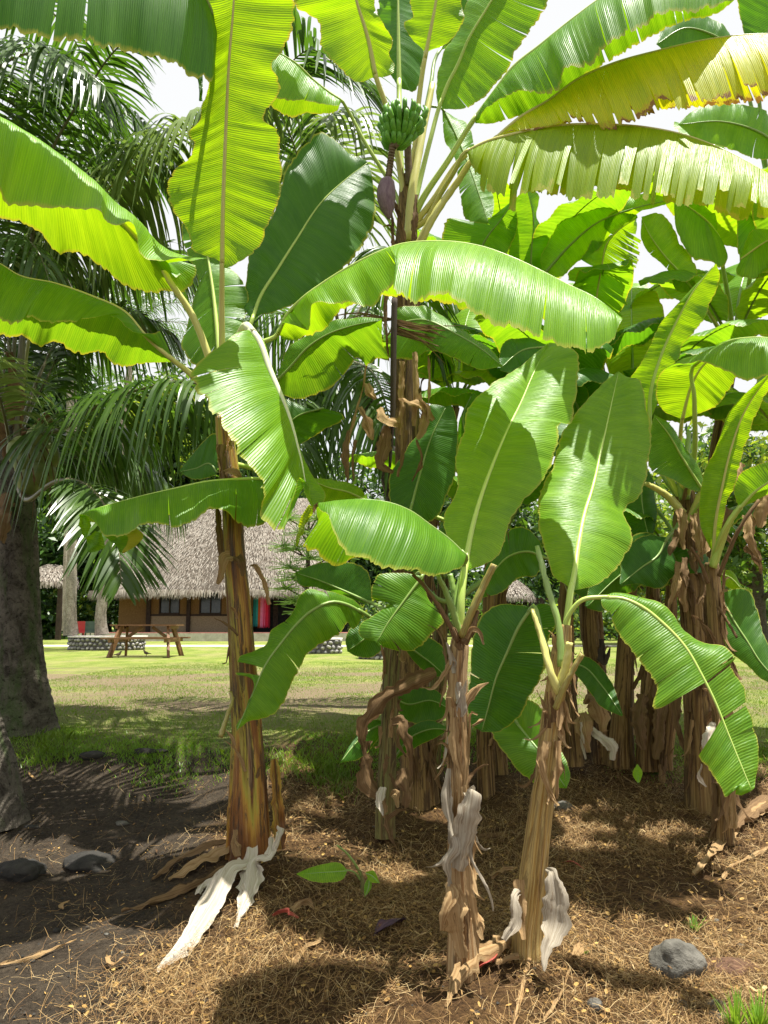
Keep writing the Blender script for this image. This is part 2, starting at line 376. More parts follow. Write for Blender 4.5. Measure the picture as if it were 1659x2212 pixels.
M['palm_bark'] = bark('coconut_bark', (0.045, 0.036, 0.028), (0.19, 0.165, 0.13), (0.075, 0.12, 0.035))
M['palm_bark_pale'] = bark('coconut_bark_pale', (0.24, 0.20, 0.16), (0.42, 0.38, 0.32), (0.16, 0.15, 0.12))
M['tree_bark'] = bark('tree_bark', (0.06, 0.045, 0.035), (0.13, 0.10, 0.075), (0.10, 0.10, 0.07))
M['coconut'] = plain('green_coconut', (0.14, 0.20, 0.05), (0.24, 0.28, 0.08), 8, 0.5)
M['rachis'] = rib_mat('frond_rachis', (0.11, 0.10, 0.05), (0.22, 0.21, 0.10))
M['rachis_yellow'] = rib_mat('frond_rachis_yellow', (0.30, 0.30, 0.08), (0.42, 0.42, 0.12))
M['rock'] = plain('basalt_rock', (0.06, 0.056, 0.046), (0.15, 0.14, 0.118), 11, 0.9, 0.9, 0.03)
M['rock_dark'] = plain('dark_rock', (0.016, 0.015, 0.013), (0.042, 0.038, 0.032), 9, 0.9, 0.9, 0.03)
M['rock_red'] = plain('red_scoria', (0.075, 0.040, 0.026), (0.14, 0.075, 0.045), 16, 0.95, 0.9, 0.03)
b = NB('planter_stone'); f = b.noise(b.obj(), 3, 4, .6); b_r = b.rand(); cc = b.mix(f, (.12, .12, .12), (.24, .23, .22)); cc = b.mix(b_r, cc, (.42, .40, .37))
M['stone'] = b.done(b.principled(cc, .85, b.bump(f, .4, .02), .3))
M['mortar'] = plain('mortar', (0.07, 0.065, 0.06), (0.14, 0.13, 0.12), 14, 0.95)
M['cap'] = plain('planter_coping', (0.42, 0.39, 0.35), (0.56, 0.53, 0.48), 10, 0.9)
M['wood'] = plain('table_wood_orange', (0.12, 0.055, 0.022), (0.22, 0.11, 0.045), 7, 0.55, 0.3, 0.004, 0.4, (1, 6, 6))
M['wood_dark'] = plain('dark_timber', (0.02, 0.012, 0.009), (0.05, 0.032, 0.022), 9, 0.7)
M['weave'] = plain('woven_bamboo', (0.12, 0.065, 0.022), (0.23, 0.145, 0.055), 26, 0.8, 0.6, 0.02)
M['weave_pale'] = plain('woven_bamboo_pale', (0.22, 0.165, 0.10), (0.36, 0.29, 0.19), 26, 0.8, 0.6, 0.02)
M['inside'] = plain('dark_interior', (0.010, 0.012, 0.012), (0.022, 0.024, 0.024), 6, 0.9)
M['glass'] = plain('window_dark_pane', (0.02, 0.03, 0.035), (0.05, 0.06, 0.065), 2, 0.15, 0.02, 0.002, 0.6)
M['veranda'] = plain('red_veranda_floor', (0.24, 0.09, 0.07), (0.33, 0.14, 0.11), 5, 0.6)
M['concrete'] = plain('concrete_edge', (0.34, 0.32, 0.28), (0.48, 0.46, 0.41), 5, 0.9)
M['path'] = plain('sandy_path', (0.40, 0.36, 0.29), (0.55, 0.50, 0.41), 3, 0.95)
M['thatch'] = None
b = NB('thatch'); f = b.noise(b.mapv(b.obj(), (14, 14, 3)), 1, 6, 0.75); g_ = b.noise(b.obj(), 0.8, 4, 0.6)
r_ = b.n('NewGeometry').outputs['Random Per Island']
cc = b.mix(b.ramp(f, [(0.34, 0.0), (0.66, 1.0)]), (0.10, 0.082, 0.066), (0.38, 0.34, 0.29))
cc = b.mix(b.math('MULTIPLY', r_, 0.75), cc, (0.48, 0.44, 0.38)); cc = b.mix(b.ramp(b.math('FRACT', b.math('MULTIPLY', r_, 37.0)), [(0.70, 0.0), (0.78, 0.8)]), cc, (0.13, 0.10, 0.075))
cc = b.mix(b.ramp(g_, [(0.35, 0.35), (0.6, 0.0)]), cc, (0.14, 0.115, 0.09))
M['thatch'] = b.done(b.principled(cc, 0.95, b.bump(f, 0.7, 0.03), 0.1))
M['thatch_dark'] = plain('thatch_underlayer', (0.05, 0.04, 0.03), (0.12, 0.10, 0.08), 9, 0.95, 0.8, 0.04)
# ground: one sheet, the earth, litter and lawn told apart by where they lie
b = NB('ground'); P = b.pos(); sp = b.n('SeparateXYZ'); b.l(P, sp.inputs[0]); px_, py_ = sp.outputs[0], sp.outputs[1]
n1 = b.noise(P, 1.3, 5, 0.65); n2 = b.noise(P, 7, 6, 0.72); n3 = b.noise(P, 55, 5, 0.75); n4 = b.noise(b.mapv(P, (0.28, 0.6, 1), (3.1, 1.7, 0)), 1, 5, 0.6)
n5 = b.noise(P, 24, 4, 0.7)
soil = b.mix(b.ramp(n3, [(0.35, 0.0), (0.68, 1.0)]), (0.022, 0.017, 0.012), (0.068, 0.051, 0.034))
soil = b.mix(b.ramp(n2, [(0.45, 0.0), (0.70, 0.6)]), soil, (0.10, 0.078, 0.053))
lit = b.mix(b.ramp(n3, [(0.35, 0.0), (0.65, 1.0)]), (0.024, 0.013, 0.006), (0.12, 0.066, 0.026))
lit = b.mix(b.ramp(n5, [(0.46, 0.0), (0.66, 0.4)]), lit, (0.20, 0.12, 0.045))
# litter lies right of a wandering line
edge = b.math('ADD', px_, b.math('MULTIPLY', b.math('SUBTRACT', n1, 0.5), 1.0)); edge = b.math('ADD', edge, b.math('MULTIPLY', b.math('SUBTRACT', n2, 0.5), 0.7))
col = b.mix(b.ramp(b.math('ADD', b.math('MULTIPLY', edge, 0.5), 0.5 + 0.42), [(0.40, 0.0), (0.60, 1.0)]), soil, lit)
gr = b.mix(b.ramp(n5, [(0.35, 0.0), (0.65, 1.0)]), (0.13, 0.19, 0.022), (0.23, 0.28, 0.05))
gr = b.mix(b.ramp(b.noise(P, 90, 3, 0.7), [(0.40, 0.0), (0.62, 0.6)]), gr, (0.33, 0.31, 0.11))
bare = b.mix(b.ramp(n3, [(0.35, 0.0), (0.65, 1.0)]), (0.13, 0.095, 0.058), (0.25, 0.195, 0.12))
# worn patches in the lawn, mostly 7 to 13 m away
band = b.ramp(b.math('MULTIPLY', py_, 0.04), [(0.255, 0.0), (0.30, 1.0), (0.50, 1.0), (0.64, 0.0)])
pt = b.ramp(b.math('ADD', n4, b.math('MULTIPLY', b.math('SUBTRACT', n2, 0.5), 0.35)), [(0.40, 0.0), (0.52, 1.0)])
gr = b.mix(b.ramp(b.noise(b.mapv(P, (1.0, .45, 1)), 2.2, 5, 0.7), [(0.40, 0.0), (0.62, 0.7)]), gr, (0.085, 0.15, 0.014))
gr = b.mix(b.ramp(b.noise(b.mapv(P, (1.0, .5, 1), (5, 5, 0)), .9, 5, 0.7), [(0.48, 0.0), (0.62, 0.6)]), gr, (0.27, 0.235, 0.11))
gr = b.mix(b.math('MULTIPLY', b.math('MULTIPLY', pt, band), 0.95), gr, bare)
ge = b.math('ADD', py_, b.math('MULTIPLY', b.math('SUBTRACT', n1, 0.5), 1.3)); ge = b.math('ADD', ge, b.math('MULTIPLY', b.math('SUBTRACT', n2, 0.5), 0.9))
col = b.mix(b.ramp(b.math('MULTIPLY', ge, 0.1), [(0.56, 0.0), (0.63, 1.0)]), col, gr)
b.done(b.principled(col, 0.95, b.bump(b.math('ADD', n3, b.math('MULTIPLY', n2, 1.6)), 0.9, 0.03), 0.15)); M['ground'] = b.m

gx = np.unique(np.round(np.concatenate([np.linspace(-4.5, 4.5, 226), np.linspace(4.5, 20, 50), np.linspace(-20, -4.5, 50), np.array([-600, -300, -120, -60, -35, 35, 60, 120, 300, 600])]), 4))
gy = np.unique(np.round(np.concatenate([np.linspace(-3, 1.8, 25), np.linspace(1.8, 7, 150), np.linspace(7, 14, 70), np.linspace(14, 60, 60), np.array([-60, -20, 90, 150, 300, 700])]), 4))
GX, GY = np.meshgrid(gx, gy, indexing='ij'); GZ = ground_z(GX, GY)
mic = np.array([mnoise.fractal(Vector((x * 5, y * 5, 0)), 1.0, 2.0, 4) if (1.8 < y < 8 and abs(x) < 4.6) else 0 for x, y in zip(GX.ravel(), GY.ravel())]).reshape(GX.shape)
GZ = GZ + 0.012 * mic * (1 - sstep(5.0, 6.5, GY))
o = mesh('ground', np.stack([GX, GY, GZ], -1).reshape(-1, 3), grid_faces(len(gx), len(gy))[:, ::-1].copy(), M['ground'])
tag(o, kind='structure')

# ------------------------------------------------------------------ banana leaf
def _side3(curve, mid3Y, d, nu, knots):
    """edge curve of pixels -> 3D, its distance measured from the midrib's"""
    c = np.asarray([(p[0], p[1], p[2] if len(p) > 2 else 0.0) for p in curve], float)
    cs = spline(c, nu, ts=knots)
    return cs
def pix_path(pts, n=None):
    P = np.array([W(*p) for p in pts]); return P if n is None else spline(P, n)
def leaf(th, mid, L, R, mat='leaf', dL=0.0, dR=0.0, nu=None, nv=8, pet=None, rib='rib', rw=0.011, petw=0.02,
         rip=0.0035, wave=0.012, bulge=0.05, tears=0, gap=0.25, rag=0.0, droop=0.0, gapsL=(), gapsR=(), label=None, tsL=None, tsR=None, name='leaf'):
    """mid: [(x, y, Y)...]; L and R: one curve [(x, y[, dY])...] or a list of curves from the midrib outwards (a folded blade)"""
    mid = np.asarray([(p[0], p[1], p[2]) if len(p) > 2 else (p[0], p[1], np.nan) for p in mid], float)
    # fill missing depths along the length
    dd = np.concatenate([[0], np.cumsum(np.hypot(*np.diff(mid[:, :2], axis=0).T))]); ok = ~np.isnan(mid[:, 2])
    mid[:, 2] = np.interp(dd, dd[ok], mid[ok, 2])
    ly = mid[:, 2].mean()
    length = dd[-1] / F * ly
    if nu is None: nu = int(np.clip(length / 0.0085, 60, 230))
    u = np.linspace(0, 1, nu); mp = spline(mid, nu); M3 = np.array([W(*p) for p in mp])
    ulen = np.concatenate([[0], np.cumsum(np.linalg.norm(np.diff(M3, axis=0), axis=1))])
    ph = rng.uniform(0, 6.28, 8)
    Vs, Fs, UV, off = [], [], [], 0
    for side, curves, dd_, gaps in ((-1, L, dL, gapsL), (1, R, dR, gapsR)):
        if curves is None: continue
        if not isinstance(curves[0][0], (list, tuple)): curves = [curves]
        env = np.clip(np.sin(np.pi * np.clip(u, 0, 1)), 0, 1) ** 0.6
        rows = [M3]
        for ci, cv in enumerate(curves):
            cs = _side3(cv, None, 0, nu, tsL if side < 0 else tsR)
            f = (ci + 1) / len(curves)
            Yc = mp[:, 2] + cs[:, 2] + dd_ * env * f
            rows.append(np.array([W(x, y, Y) for x, y, Y in zip(cs[:, 0], cs[:, 1], Yc)]))
        rows = np.array(rows)                                   # k+1, nu, 3
        vs = np.linspace(0, 1, nv * (1 if len(rows) == 2 else 2) + 1)
        if len(rows) == 2: S = rows[0][:, None] * (1 - vs)[None, :, None] + rows[1][:, None] * vs[None, :, None]
        else:
            seg = np.linalg.norm(np.diff(rows, axis=0), axis=2).mean(1); kn = np.concatenate([[0], np.cumsum(seg)]); kn /= kn[-1]
            S = np.stack([spline(rows[:, i], 0, ts=kn, at=vs) for i in range(nu)])
        width = np.linalg.norm(rows[-1] - rows[0], axis=1) + 1e-6
        N = np.cross(np.gradient(rows[0], axis=0), rows[1] - rows[0]); N /= np.linalg.norm(N, axis=1)[:, None] + 1e-9
        N *= np.where(N[:, 2:3] < 0, -1, 1)
        vv = vs[None, :]; s_ = ulen[:, None]
        wv = np.minimum(1, width / 0.12)[:, None]
        kn_ = np.arange(0, ulen[-1] + .2, .017); c1 = np.interp(ulen, kn_, rng.normal(0, .8, len(kn_))); kn2 = np.arange(0, ulen[-1] + .3, .055); c2_ = np.interp(ulen, kn2, rng.normal(0, 1.0, len(kn2)))
        corr = rip * (c1 + c2_)[:, None] * np.sqrt(np.clip(vv, 0, 1)) * (1 - .35 * vv) * wv
        big = wave * (np.sin(2*np.pi*s_/0.31 + ph[3+side] + vv*1.2) * 0.7 + np.sin(2*np.pi*s_/0.15 + ph[5+side]) * 0.4) * vv**1.6 * wv
        bl = bulge * width[:, None] * np.sin(np.pi * vv) if len(rows) == 2 else 0
        dr = -droop * vv ** 2
        S = S + N[:, None] * (corr + big + bl)[..., None]; S[..., 2] += dr
        # break the blade into strips along its veins where it is torn
        cuts = [0.0]
        nt = tears if isinstance(tears, int) else tears[0 if side < 0 else 1]
        if nt:
            c = np.sort(rng.uniform(0.06, 0.97, nt)); cuts += [x for i, x in enumerate(c) if i == 0 or x - c[i-1] > 0.012]
        cuts.append(1.0); cuts = sorted(set(cuts + [g for gg in gaps for g in gg]))
        for a0, a1 in zip(cuts[:-1], cuts[1:]):
            i0, i1 = int(round(a0 * (nu-1))), int(round(a1 * (nu-1)))
            if i1 - i0 < 1: continue
            um = (u[i0] + u[i1]) / 2
            if any(g0 < um < g1 for g0, g1 in gaps): continue
            blk = S[i0:i1+1].copy()
            if nt:
                s0 = rng.uniform(0.15, 0.75); cen = blk.mean(0, keepdims=True)
                g = rng.uniform(0.2, 1.0) * gap * np.clip((vs - s0) / (1 - s0), 0, 1)
                blk = cen + (blk - cen) * (1 - g)[None, :, None]
                k = rng.normal(0, 1) * gap * 0.10; blk = blk + N[i0:i1+1][:, None] * (k * vs**2)[None, :, None]
                ln = 1 - rag * rng.random() ** 2
                blk = blk[:, :1] + (blk - blk[:, :1]) * ((1 - (1 - ln) * vs))[None, :, None] if rag else blk
            # slightly uneven rim
            jit = np.abs(np.sin(np.arange(len(blk))*.37+ph[0])*.2+np.sin(np.arange(len(blk))*.9+ph[1])*.15+rng.normal(0, .08, len(blk))) + rag*rng.random(len(blk))
            blk[:, -1] += (blk[:, -2] - blk[:, -1]) * jit[:, None]
            n_ = len(blk)
            fc = grid_faces(n_, len(vs), off)
            keep = [not any(g0 < u[i0 + q // (len(vs)-1)] < g1 for g0, g1 in gaps) for q in range(len(fc))]
            fc = fc[np.array(keep)]
            if side > 0: fc = fc[:, ::-1]
            Vs.append(blk.reshape(-1, 3)); Fs.append(fc); off += n_ * len(vs)
            uj = (rng.uniform(0, 3) if nt > 12 else 0) + (1.7 if side > 0 else 0)
            UV.append(np.stack([np.repeat(ulen[i0:i1+1] + uj, len(vs)), np.tile(vs, n_)], 1))
    V = np.vstack(Vs); Fc = np.vstack(Fs)
    lo = mesh(name, V, Fc.copy(), M[mat], th, None, np.vstack(UV), True)
    if label: lo['label'] = label
    # stalk and midrib: one tapered tube, a little under the blade
    Pm = M3[::3] - np.array((0, 0, 0.003)); Rm = np.linspace(rw, 0.0018, len(Pm))
    V1, F1, U1 = tube_geo(Pm, Rm, 8); mesh('midrib', V1, clean_faces(F1), M[rib], th, lo, U1)
    if pet is not None:
        pp = [W(*p) for p in pet] + [M3[0], M3[3]]
        n_ = 22; Pp = spline(pp, n_); Rp = np.linspace(petw, rw, n_)
        V1, F1, U1 = tube_geo(Pp, Rp, 10); mesh('petiole', V1, clean_faces(F1), M[rib], th, lo, U1)
    return lo

def gen_leaf(th, base, az, el, length, width, droop, mat='leaf', rib='rib_dull', pet=0.22, roll=0.0, tears=0, fold=0.35, nu=None, twist=0.0, rip=0.003, wave=0.018, rag=0.0, gap=0.3):
    """a whole leaf growing from a crown: az from +Y clockwise, el above horizontal, bending down by droop"""
    n = 40; u = np.linspace(0, 1, n); P = [np.asarray(base, float)]
    for i in range(1, n):
        e = el - droop * (u[i] ** 1.5); P.append(P[-1] + length/(n-1) * np.array((math.sin(az)*math.cos(e), math.cos(az)*math.cos(e), math.sin(e))))
    P = np.array(P); T = np.gradient(P, axis=0); T /= np.linalg.norm(T, axis=1)[:, None]
    side = np.array((math.cos(az), -math.sin(az), 0.0)); up = np.cross(side, T)
    npt = int(pet * n); k = np.arange(npt, n); t = (k - npt) / (n - 1 - npt)
    wd = width/2 * np.clip(np.sin(np.pi * np.clip(t*0.93+0.03, 0, 1)) ** 0.55, 0, 1) * (1 - 0.25*t) * 1.12; wd[-1] = 0.002
    nu = nu or int(np.clip(length / 0.012, 50, 150)); nv = 5
    uu = np.linspace(0, 1, nu); Mp = spline(P[npt:], nu); Wd = np.interp(uu, t, wd); S = spline(np.repeat(side[None], n-npt, 0), nu); U = spline(up[npt:], nu)
    ul = uu * length; ph = rng.uniform(0, 6.28, 6); Vs, Fs, UVs, off = [], [], [], 0
    vs = np.linspace(0, 1, nv + 1)
    for sd in (-1, 1):
        ang = fold + rng.normal(0, .12) + 0.15*np.sin(ul*3+ph[0]) + twist * sd * uu
        x = Wd[:, None] * vs; wv = np.minimum(1, Wd / .1)[:, None]
        h = -x * np.sin(ang)[:, None] * vs + (wave*np.sin(2*np.pi*ul/0.3+ph[2+sd])[:, None] * vs**1.5 + rip*np.sin(2*np.pi*ul/.045+ph[4])[:, None]) * wv
        lat = x * np.cos(ang * .8)[:, None]
        ca, sa = math.cos(roll), math.sin(roll)
        A = S * ca + U * sa; Bv = U * ca - S * sa
        G_ = Mp[:, None] + sd * A[:, None] * lat[..., None] + Bv[:, None] * h[..., None]
        cuts = [0, nu-1]
        if tears: cuts = sorted(set([0, nu-1] + list(rng.integers(2, nu-2, tears))))
        for a0, a1 in zip(cuts[:-1], cuts[1:]):
            blk = G_[a0:a1+1].copy()
            if tears:
                cen = blk.mean(0, keepdims=True); s0 = rng.uniform(.1, .7); g = gap*rng.random()*np.clip((vs-s0)/(1-s0), 0, 1)
                blk = cen + (blk-cen)*(1-g)[None, :, None]; blk[..., 2] -= (rng.random()*.03*vs**2)[None]
                if rag: blk = blk[:, :1] + (blk - blk[:, :1]) * (1 - rag*rng.random()*vs)[None, :, None]
            fc = grid_faces(len(blk), nv+1, off); Fs.append(fc if sd > 0 else fc[:, ::-1]); Vs.append(blk.reshape(-1, 3)); off += len(blk)*(nv+1)
            UVs.append(np.stack([np.repeat(ul[a0:a1+1] + 2.3*(sd > 0), nv+1), np.tile(vs, len(blk))], 1))
    lo = mesh('leaf', np.vstack(Vs), np.vstack(Fs).copy(), M[mat], th, None, np.vstack(UVs))
    Rr = np.interp(u, [0, pet, 1], [0.020, 0.011, 0.002]) * min(1, length/1.3)
    V1, F1, U1 = tube_geo(P, Rr, 7); mesh('midrib', V1, clean_faces(F1), M[rib], th, lo, U1)
    return lo

# ------------------------------------------------------------------ banana stems and dry sheaths
def stem(th, pts, widths, mat, steps=7, n=90, k=36, rough=1.0, name='pseudostem'):
    """pts (x, y, Y) from the ground up, widths in pixels of the picture"""
    P = np.array([W(*p) for p in pts]); R = np.array([w / 2 / F * p[2] for w, p in zip(widths, pts)])
    first = P[0] - np.array((0, 0, 0.06)); P = np.vstack([first, P]); R = np.concatenate([[R[0] * 1.06], R])
    Ps = spline(P, n); Rs = np.interp(np.linspace(0, 1, n), np.concatenate([[0], np.cumsum(np.linalg.norm(np.diff(P, axis=0), axis=1))]) / np.linalg.norm(np.diff(P, axis=0), axis=1).sum(), R)
    T, N, B = frames(Ps); a = np.linspace(0, 2*np.pi, k, endpoint=False)
    L = np.concatenate([[0], np.cumsum(np.linalg.norm(np.diff(Ps, axis=0), axis=1))])
    prof = np.ones((n, k))
    for q in range(steps):                                   # overlapping sheath edges: a spiral-edged step in the radius
        c = rng.uniform(0, 2*np.pi); wd = rng.uniform(1.0, 2.4); tw = rng.uniform(-0.6, 0.6); top = rng.uniform(0.25, 1.05) * L[-1]
        d = (a[None, :] - c - tw * L[:, None] + 20*np.pi) % (2*np.pi)
        ins = (d < wd) * 1.0
        prof += 0.075 * rough * ins * (L[:, None] < top + 0.03*np.sin(a*5+c)[None, :])
    for q in range(5):
        f1 = rng.integers(1, 5); f2 = rng.uniform(2, 14); prof += 0.010 * rough * np.sin(f1*a[None, :] + f2*L[:, None] + rng.uniform(0, 6))
    prof += 0.008 * rough * np.sin(rng.integers(11, 19)*a)[None, :]
    prof = 1 + (prof - prof.mean(1, keepdims=True)) * 1.0
    V = Ps[:, None] + (Rs[:, None] * prof)[..., None] * (np.cos(a)[None, :, None]*N[:, None] + np.sin(a)[None, :, None]*B[:, None])
    uo = rng.uniform(0, 30); uv = np.stack([np.repeat(L, k) + uo, np.tile(np.abs(a/np.pi - 1), n) + uo * .37], 1)
    V = V.reshape(-1, 3); Fc = grid_faces(n, k, wrap=True)
    o = mesh(name, np.vstack([V, Ps[-1:]]), Fc.tolist() + [[(n-1)*k+j, (n-1)*k+(j+1) % k, n*k] for j in range(k)], M[mat], th, None, np.vstack([uv, [[L[-1], .5]]]))
    th.path = Ps; th.rad = Rs
    return o
def strip(th, pts, w, mat='dry_tan', curl=0.5, crumple=0.010, name='dry_sheath', n=44, label=None, ragged=0.15, wob=1.0, parent=None, m=7, origin=None, lift=False, face=None):
    """a dry ribbon; pts [(x, y, Y)...] or 3D points, w widths in metres along it, curl = how much it cups"""
    P = np.array([W(*p) for p in pts]) if not lift else np.asarray(pts, float)
    Ps = spline(P, n); w = np.interp(np.linspace(0, 1, n), np.linspace(0, 1, len(w)), w)
    T = np.gradient(Ps, axis=0); T /= np.linalg.norm(T, axis=1)[:, None] + 1e-9
    view = Ps - np.array((0, 0, CAM_Z)) if face is None else np.repeat(np.asarray(face, float)[None], n, 0)
    S = np.cross(T, view); S /= np.linalg.norm(S, axis=1)[:, None] + 1e-9; D = np.cross(S, T)
    tw = spline(rng.normal(0, 0.30, (5, 1)) * np.ones(3), n)[:, 0]
    L = np.linspace(0, 1, n); ph = rng.uniform(0, 6, 6); c = np.linspace(-1, 1, m); curl = curl * .62
    so = float(rng.uniform(0, 99)); lenm = np.linalg.norm(np.diff(Ps, axis=0), axis=1).sum()
    nz1 = lambda f, o_: np.array([mnoise.noise(Vector((t*lenm*f, so+o_, 0))) for t in L])
    wl = w * np.clip(1 + wob*(.75*nz1(9, 0) + .5*nz1(30, 5)) + ragged*rng.normal(0, .35, n), .15, 1.7); wr = w * np.clip(1 + wob*(.75*nz1(9, 11) + .5*nz1(30, 17)) + ragged*rng.normal(0, .35, n), .15, 1.7)
    wm = np.maximum(w, .004); V = np.zeros((n, m, 3)); bow = nz1(5, 23)
    for j, cc in enumerate(c):
        ww = np.where(cc < 0, wl, wr) / 2; a = curl * cc
        lat = ww * (np.sin(a)/curl if curl else cc); dep = ww * ((1-np.cos(a))/max(curl, .05)) * np.sign(bow + .35)
        fold = wm * (.13*math.sin(cc*4.2+ph[2]) + .05*math.sin(cc*9+ph[3])) * (1 + bow)
        cr = crumple * 1.7 * np.array([mnoise.noise(Vector((t*lenm*16, cc*1.7+so, 3))) for t in L]) * (.4+abs(cc))
        dep = dep + fold + cr
        V[:, j] = Ps + S * (lat*np.cos(tw) - dep*np.sin(tw))[:, None] + D * (dep*np.cos(tw) + lat*np.sin(tw))[:, None]
    ln = L * np.linalg.norm(np.diff(Ps, axis=0), axis=1).sum()
    uv = np.stack([np.repeat(ln, m) + rng.random()*5, np.tile((c+1)/2 * max(w.max()/.1, .3), n)], 1)
    o = mesh(name, V.reshape(-1, 3), grid_faces(n, m), M[mat], th, parent, uv, origin=(Ps[0] if origin is None else origin))
    if label: o['label'] = label
    return o
def flakes(th, n, mats=('dry_tan', 'dry_brown'), lmin=0.08, lmax=0.3, t0=0.05, t1=0.98, wmax=0.05, out=0.02):
    """short peeling sheath ends that hug the stem and curl away at their tips"""
    Ps, Rs = th.path, th.rad
    for q in range(n):
        t = rng.uniform(t0, t1); i = int(t * (len(Ps)-1)); a = rng.uniform(math.pi*0.95, math.pi*2.05)  # facing the viewer's half
        d = np.array((math.cos(a), math.sin(a), 0)); L = rng.uniform(lmin, lmax); sgn = rng.choice([-1, 1], p=[.55, .45])
        p0 = Ps[i] + d * Rs[i] * 1.02; o_ = rng.uniform(.2, 1) * out; s2 = np.array((-d[1], d[0], 0)) * rng.normal(0, .04)
        pts = [p0, p0 + d*(.004+o_*.25) + np.array((0, 0, sgn*L*.45)) + s2*.4, p0 + d*(.01+o_) + np.array((0, 0, sgn*L*.85)) + s2, p0 + d*(.015+o_*rng.uniform(.6, 2.6)) + np.array((0, 0, sgn*L*rng.uniform(.8, 1.05))) + s2*1.4]
        w = rng.uniform(.4, 1) * wmax
        strip(th, pts, [w, w*.95, w*.6, w*.12], str(rng.choice(mats)), curl=0.9, crumple=0.004, n=16, m=5, lift=True, face=-d, ragged=.3)
def cut_petiole(th, pts, w, mat='petiole_old', name='petiole'):
    P = np.array([W(*p) for p in pts]); R = np.array([ww/2/F*p[2] for ww, p in zip(w, pts)])
    n = 20; Ps = spline(P, n); Rs = np.interp(np.linspace(0, 1, n), np.linspace(0, 1, len(R)), R)
    V, Fc, uv = tube_geo(Ps, Rs, 10, 0.8); V[:-2] += rng.normal(0, .0015, (len(V)-2, 3))
    return mesh(name, V, clean_faces(Fc), M[mat], th, None, uv)

# ------------------------------------------------------------------ coconut fronds
def frond(th, pts, n=70, L=0.75, mat='frond', rach='rachis', droop=0.5, fwd=0.5, w=0.030, t0=0.12, rr=0.022, sides=(-1, 1), up=0.25, prof=None, spread=1.0, taper0=0.55):
    P = spline(np.array([W(*p) for p in pts]), 60)
    T = np.gradient(P, axis=0); T /= np.linalg.norm(T, axis=1)[:, None]
    Z = np.array((0, 0, 1.0)); V1, F1, U1 = tube_geo(P, np.linspace(rr, 0.003, 60), 7, 0.7)
    fo = mesh('frond', V1, clean_faces(F1), M[rach], th, None, U1)
    tt = np.linspace(t0, 0.995, n); V, Fc = [], []; m = 7; off = 0
    s = np.linspace(0, 1, m)
    for sd in sides:
        for t in tt:
            t = min(1, max(0, t + rng.normal(0, .004))); i = t*59; k = min(58, int(i)); f = i-k
            p = P[k]*(1-f)+P[k+1]*f; tg = T[k]
            side = np.cross(tg, Z); side /= np.linalg.norm(side)+1e-9; upv = np.cross(side, tg)
            d = sd*side*spread + tg*(fwd + 0.9*max(0, t-.75)*3) + upv*up*rng.uniform(.4, 1.4) + rng.normal(0, .07, 3); d /= np.linalg.norm(d)
            ll = L * (taper0 + (1-taper0)*math.sin(math.pi*min(1, (t-t0)/(1-t0)*.9+.18))) * rng.uniform(.85, 1.08) * (1 if t < .85 else 1-(t-.85)*3.2)
            dr = droop * rng.uniform(.7, 1.35)
            c = p + d*ll*s[:, None]*(1-.25*dr*s[:, None]) - Z*ll*dr*(s**1.8)[:, None]
            wv = tg - d*d.dot(tg); wv /= np.linalg.norm(wv)+1e-9; wv = wv + upv*rng.normal(0, .3)
            wd = w/2*np.sin(np.pi*np.clip(s*.86+.12, 0, 1))**.7; wd[-1] = .0008
            V.append((c + wv*wd[:, None])); V.append((c - wv*wd[:, None]))
            a = off + np.arange(m-1); Fc.append(np.stack([a, a+1, a+m+1, a+m], 1)); off += 2*m
    o = mesh('leaflets', np.vstack(V), np.vstack(Fc), M[mat], th, fo, None, True); o['kind'] = 'stuff'
    return fo

def ring_trunk(th, pts, widths, mat, rings=30, name='trunk', n=90, k=28, amp=0.02, skirt=0.0):
    P = np.array([W(*p) if len(p) == 3 else p for p in pts]); R = np.array(widths)/2
    Ps = spline(P, n); Rs = np.interp(np.linspace(0, 1, n), np.linspace(0, 1, len(R)), R)
    L = np.concatenate([[0], np.cumsum(np.linalg.norm(np.diff(Ps, axis=0), axis=1))]); a = np.linspace(0, 2*np.pi, k, endpoint=False)
    T, N, B = frames(Ps)
    prof = 1 + amp*np.sin(2*np.pi*L/L[-1]*rings)[:, None] + amp*.8*np.sin(3*a+4*L[:, None]) + amp*.6*np.sin(7*a-6*L[:, None]) + rng.normal(0, amp*.45, (n, k)) + skirt*np.exp(-L/0.25)[:, None]*(.5+.5*np.sin(5*a)[None])
    V = Ps[:, None] + (Rs[:, None]*prof)[..., None]*(np.cos(a)[None, :, None]*N[:, None]+np.sin(a)[None, :, None]*B[:, None])
    uv = np.stack([np.repeat(L, k), np.tile(np.abs(a/np.pi-1), n)], 1)
    th.path = Ps; th.rad = Rs
    return mesh(name, V.reshape(-1, 3), grid_faces(n, k, wrap=True), M[mat], th, None, uv)

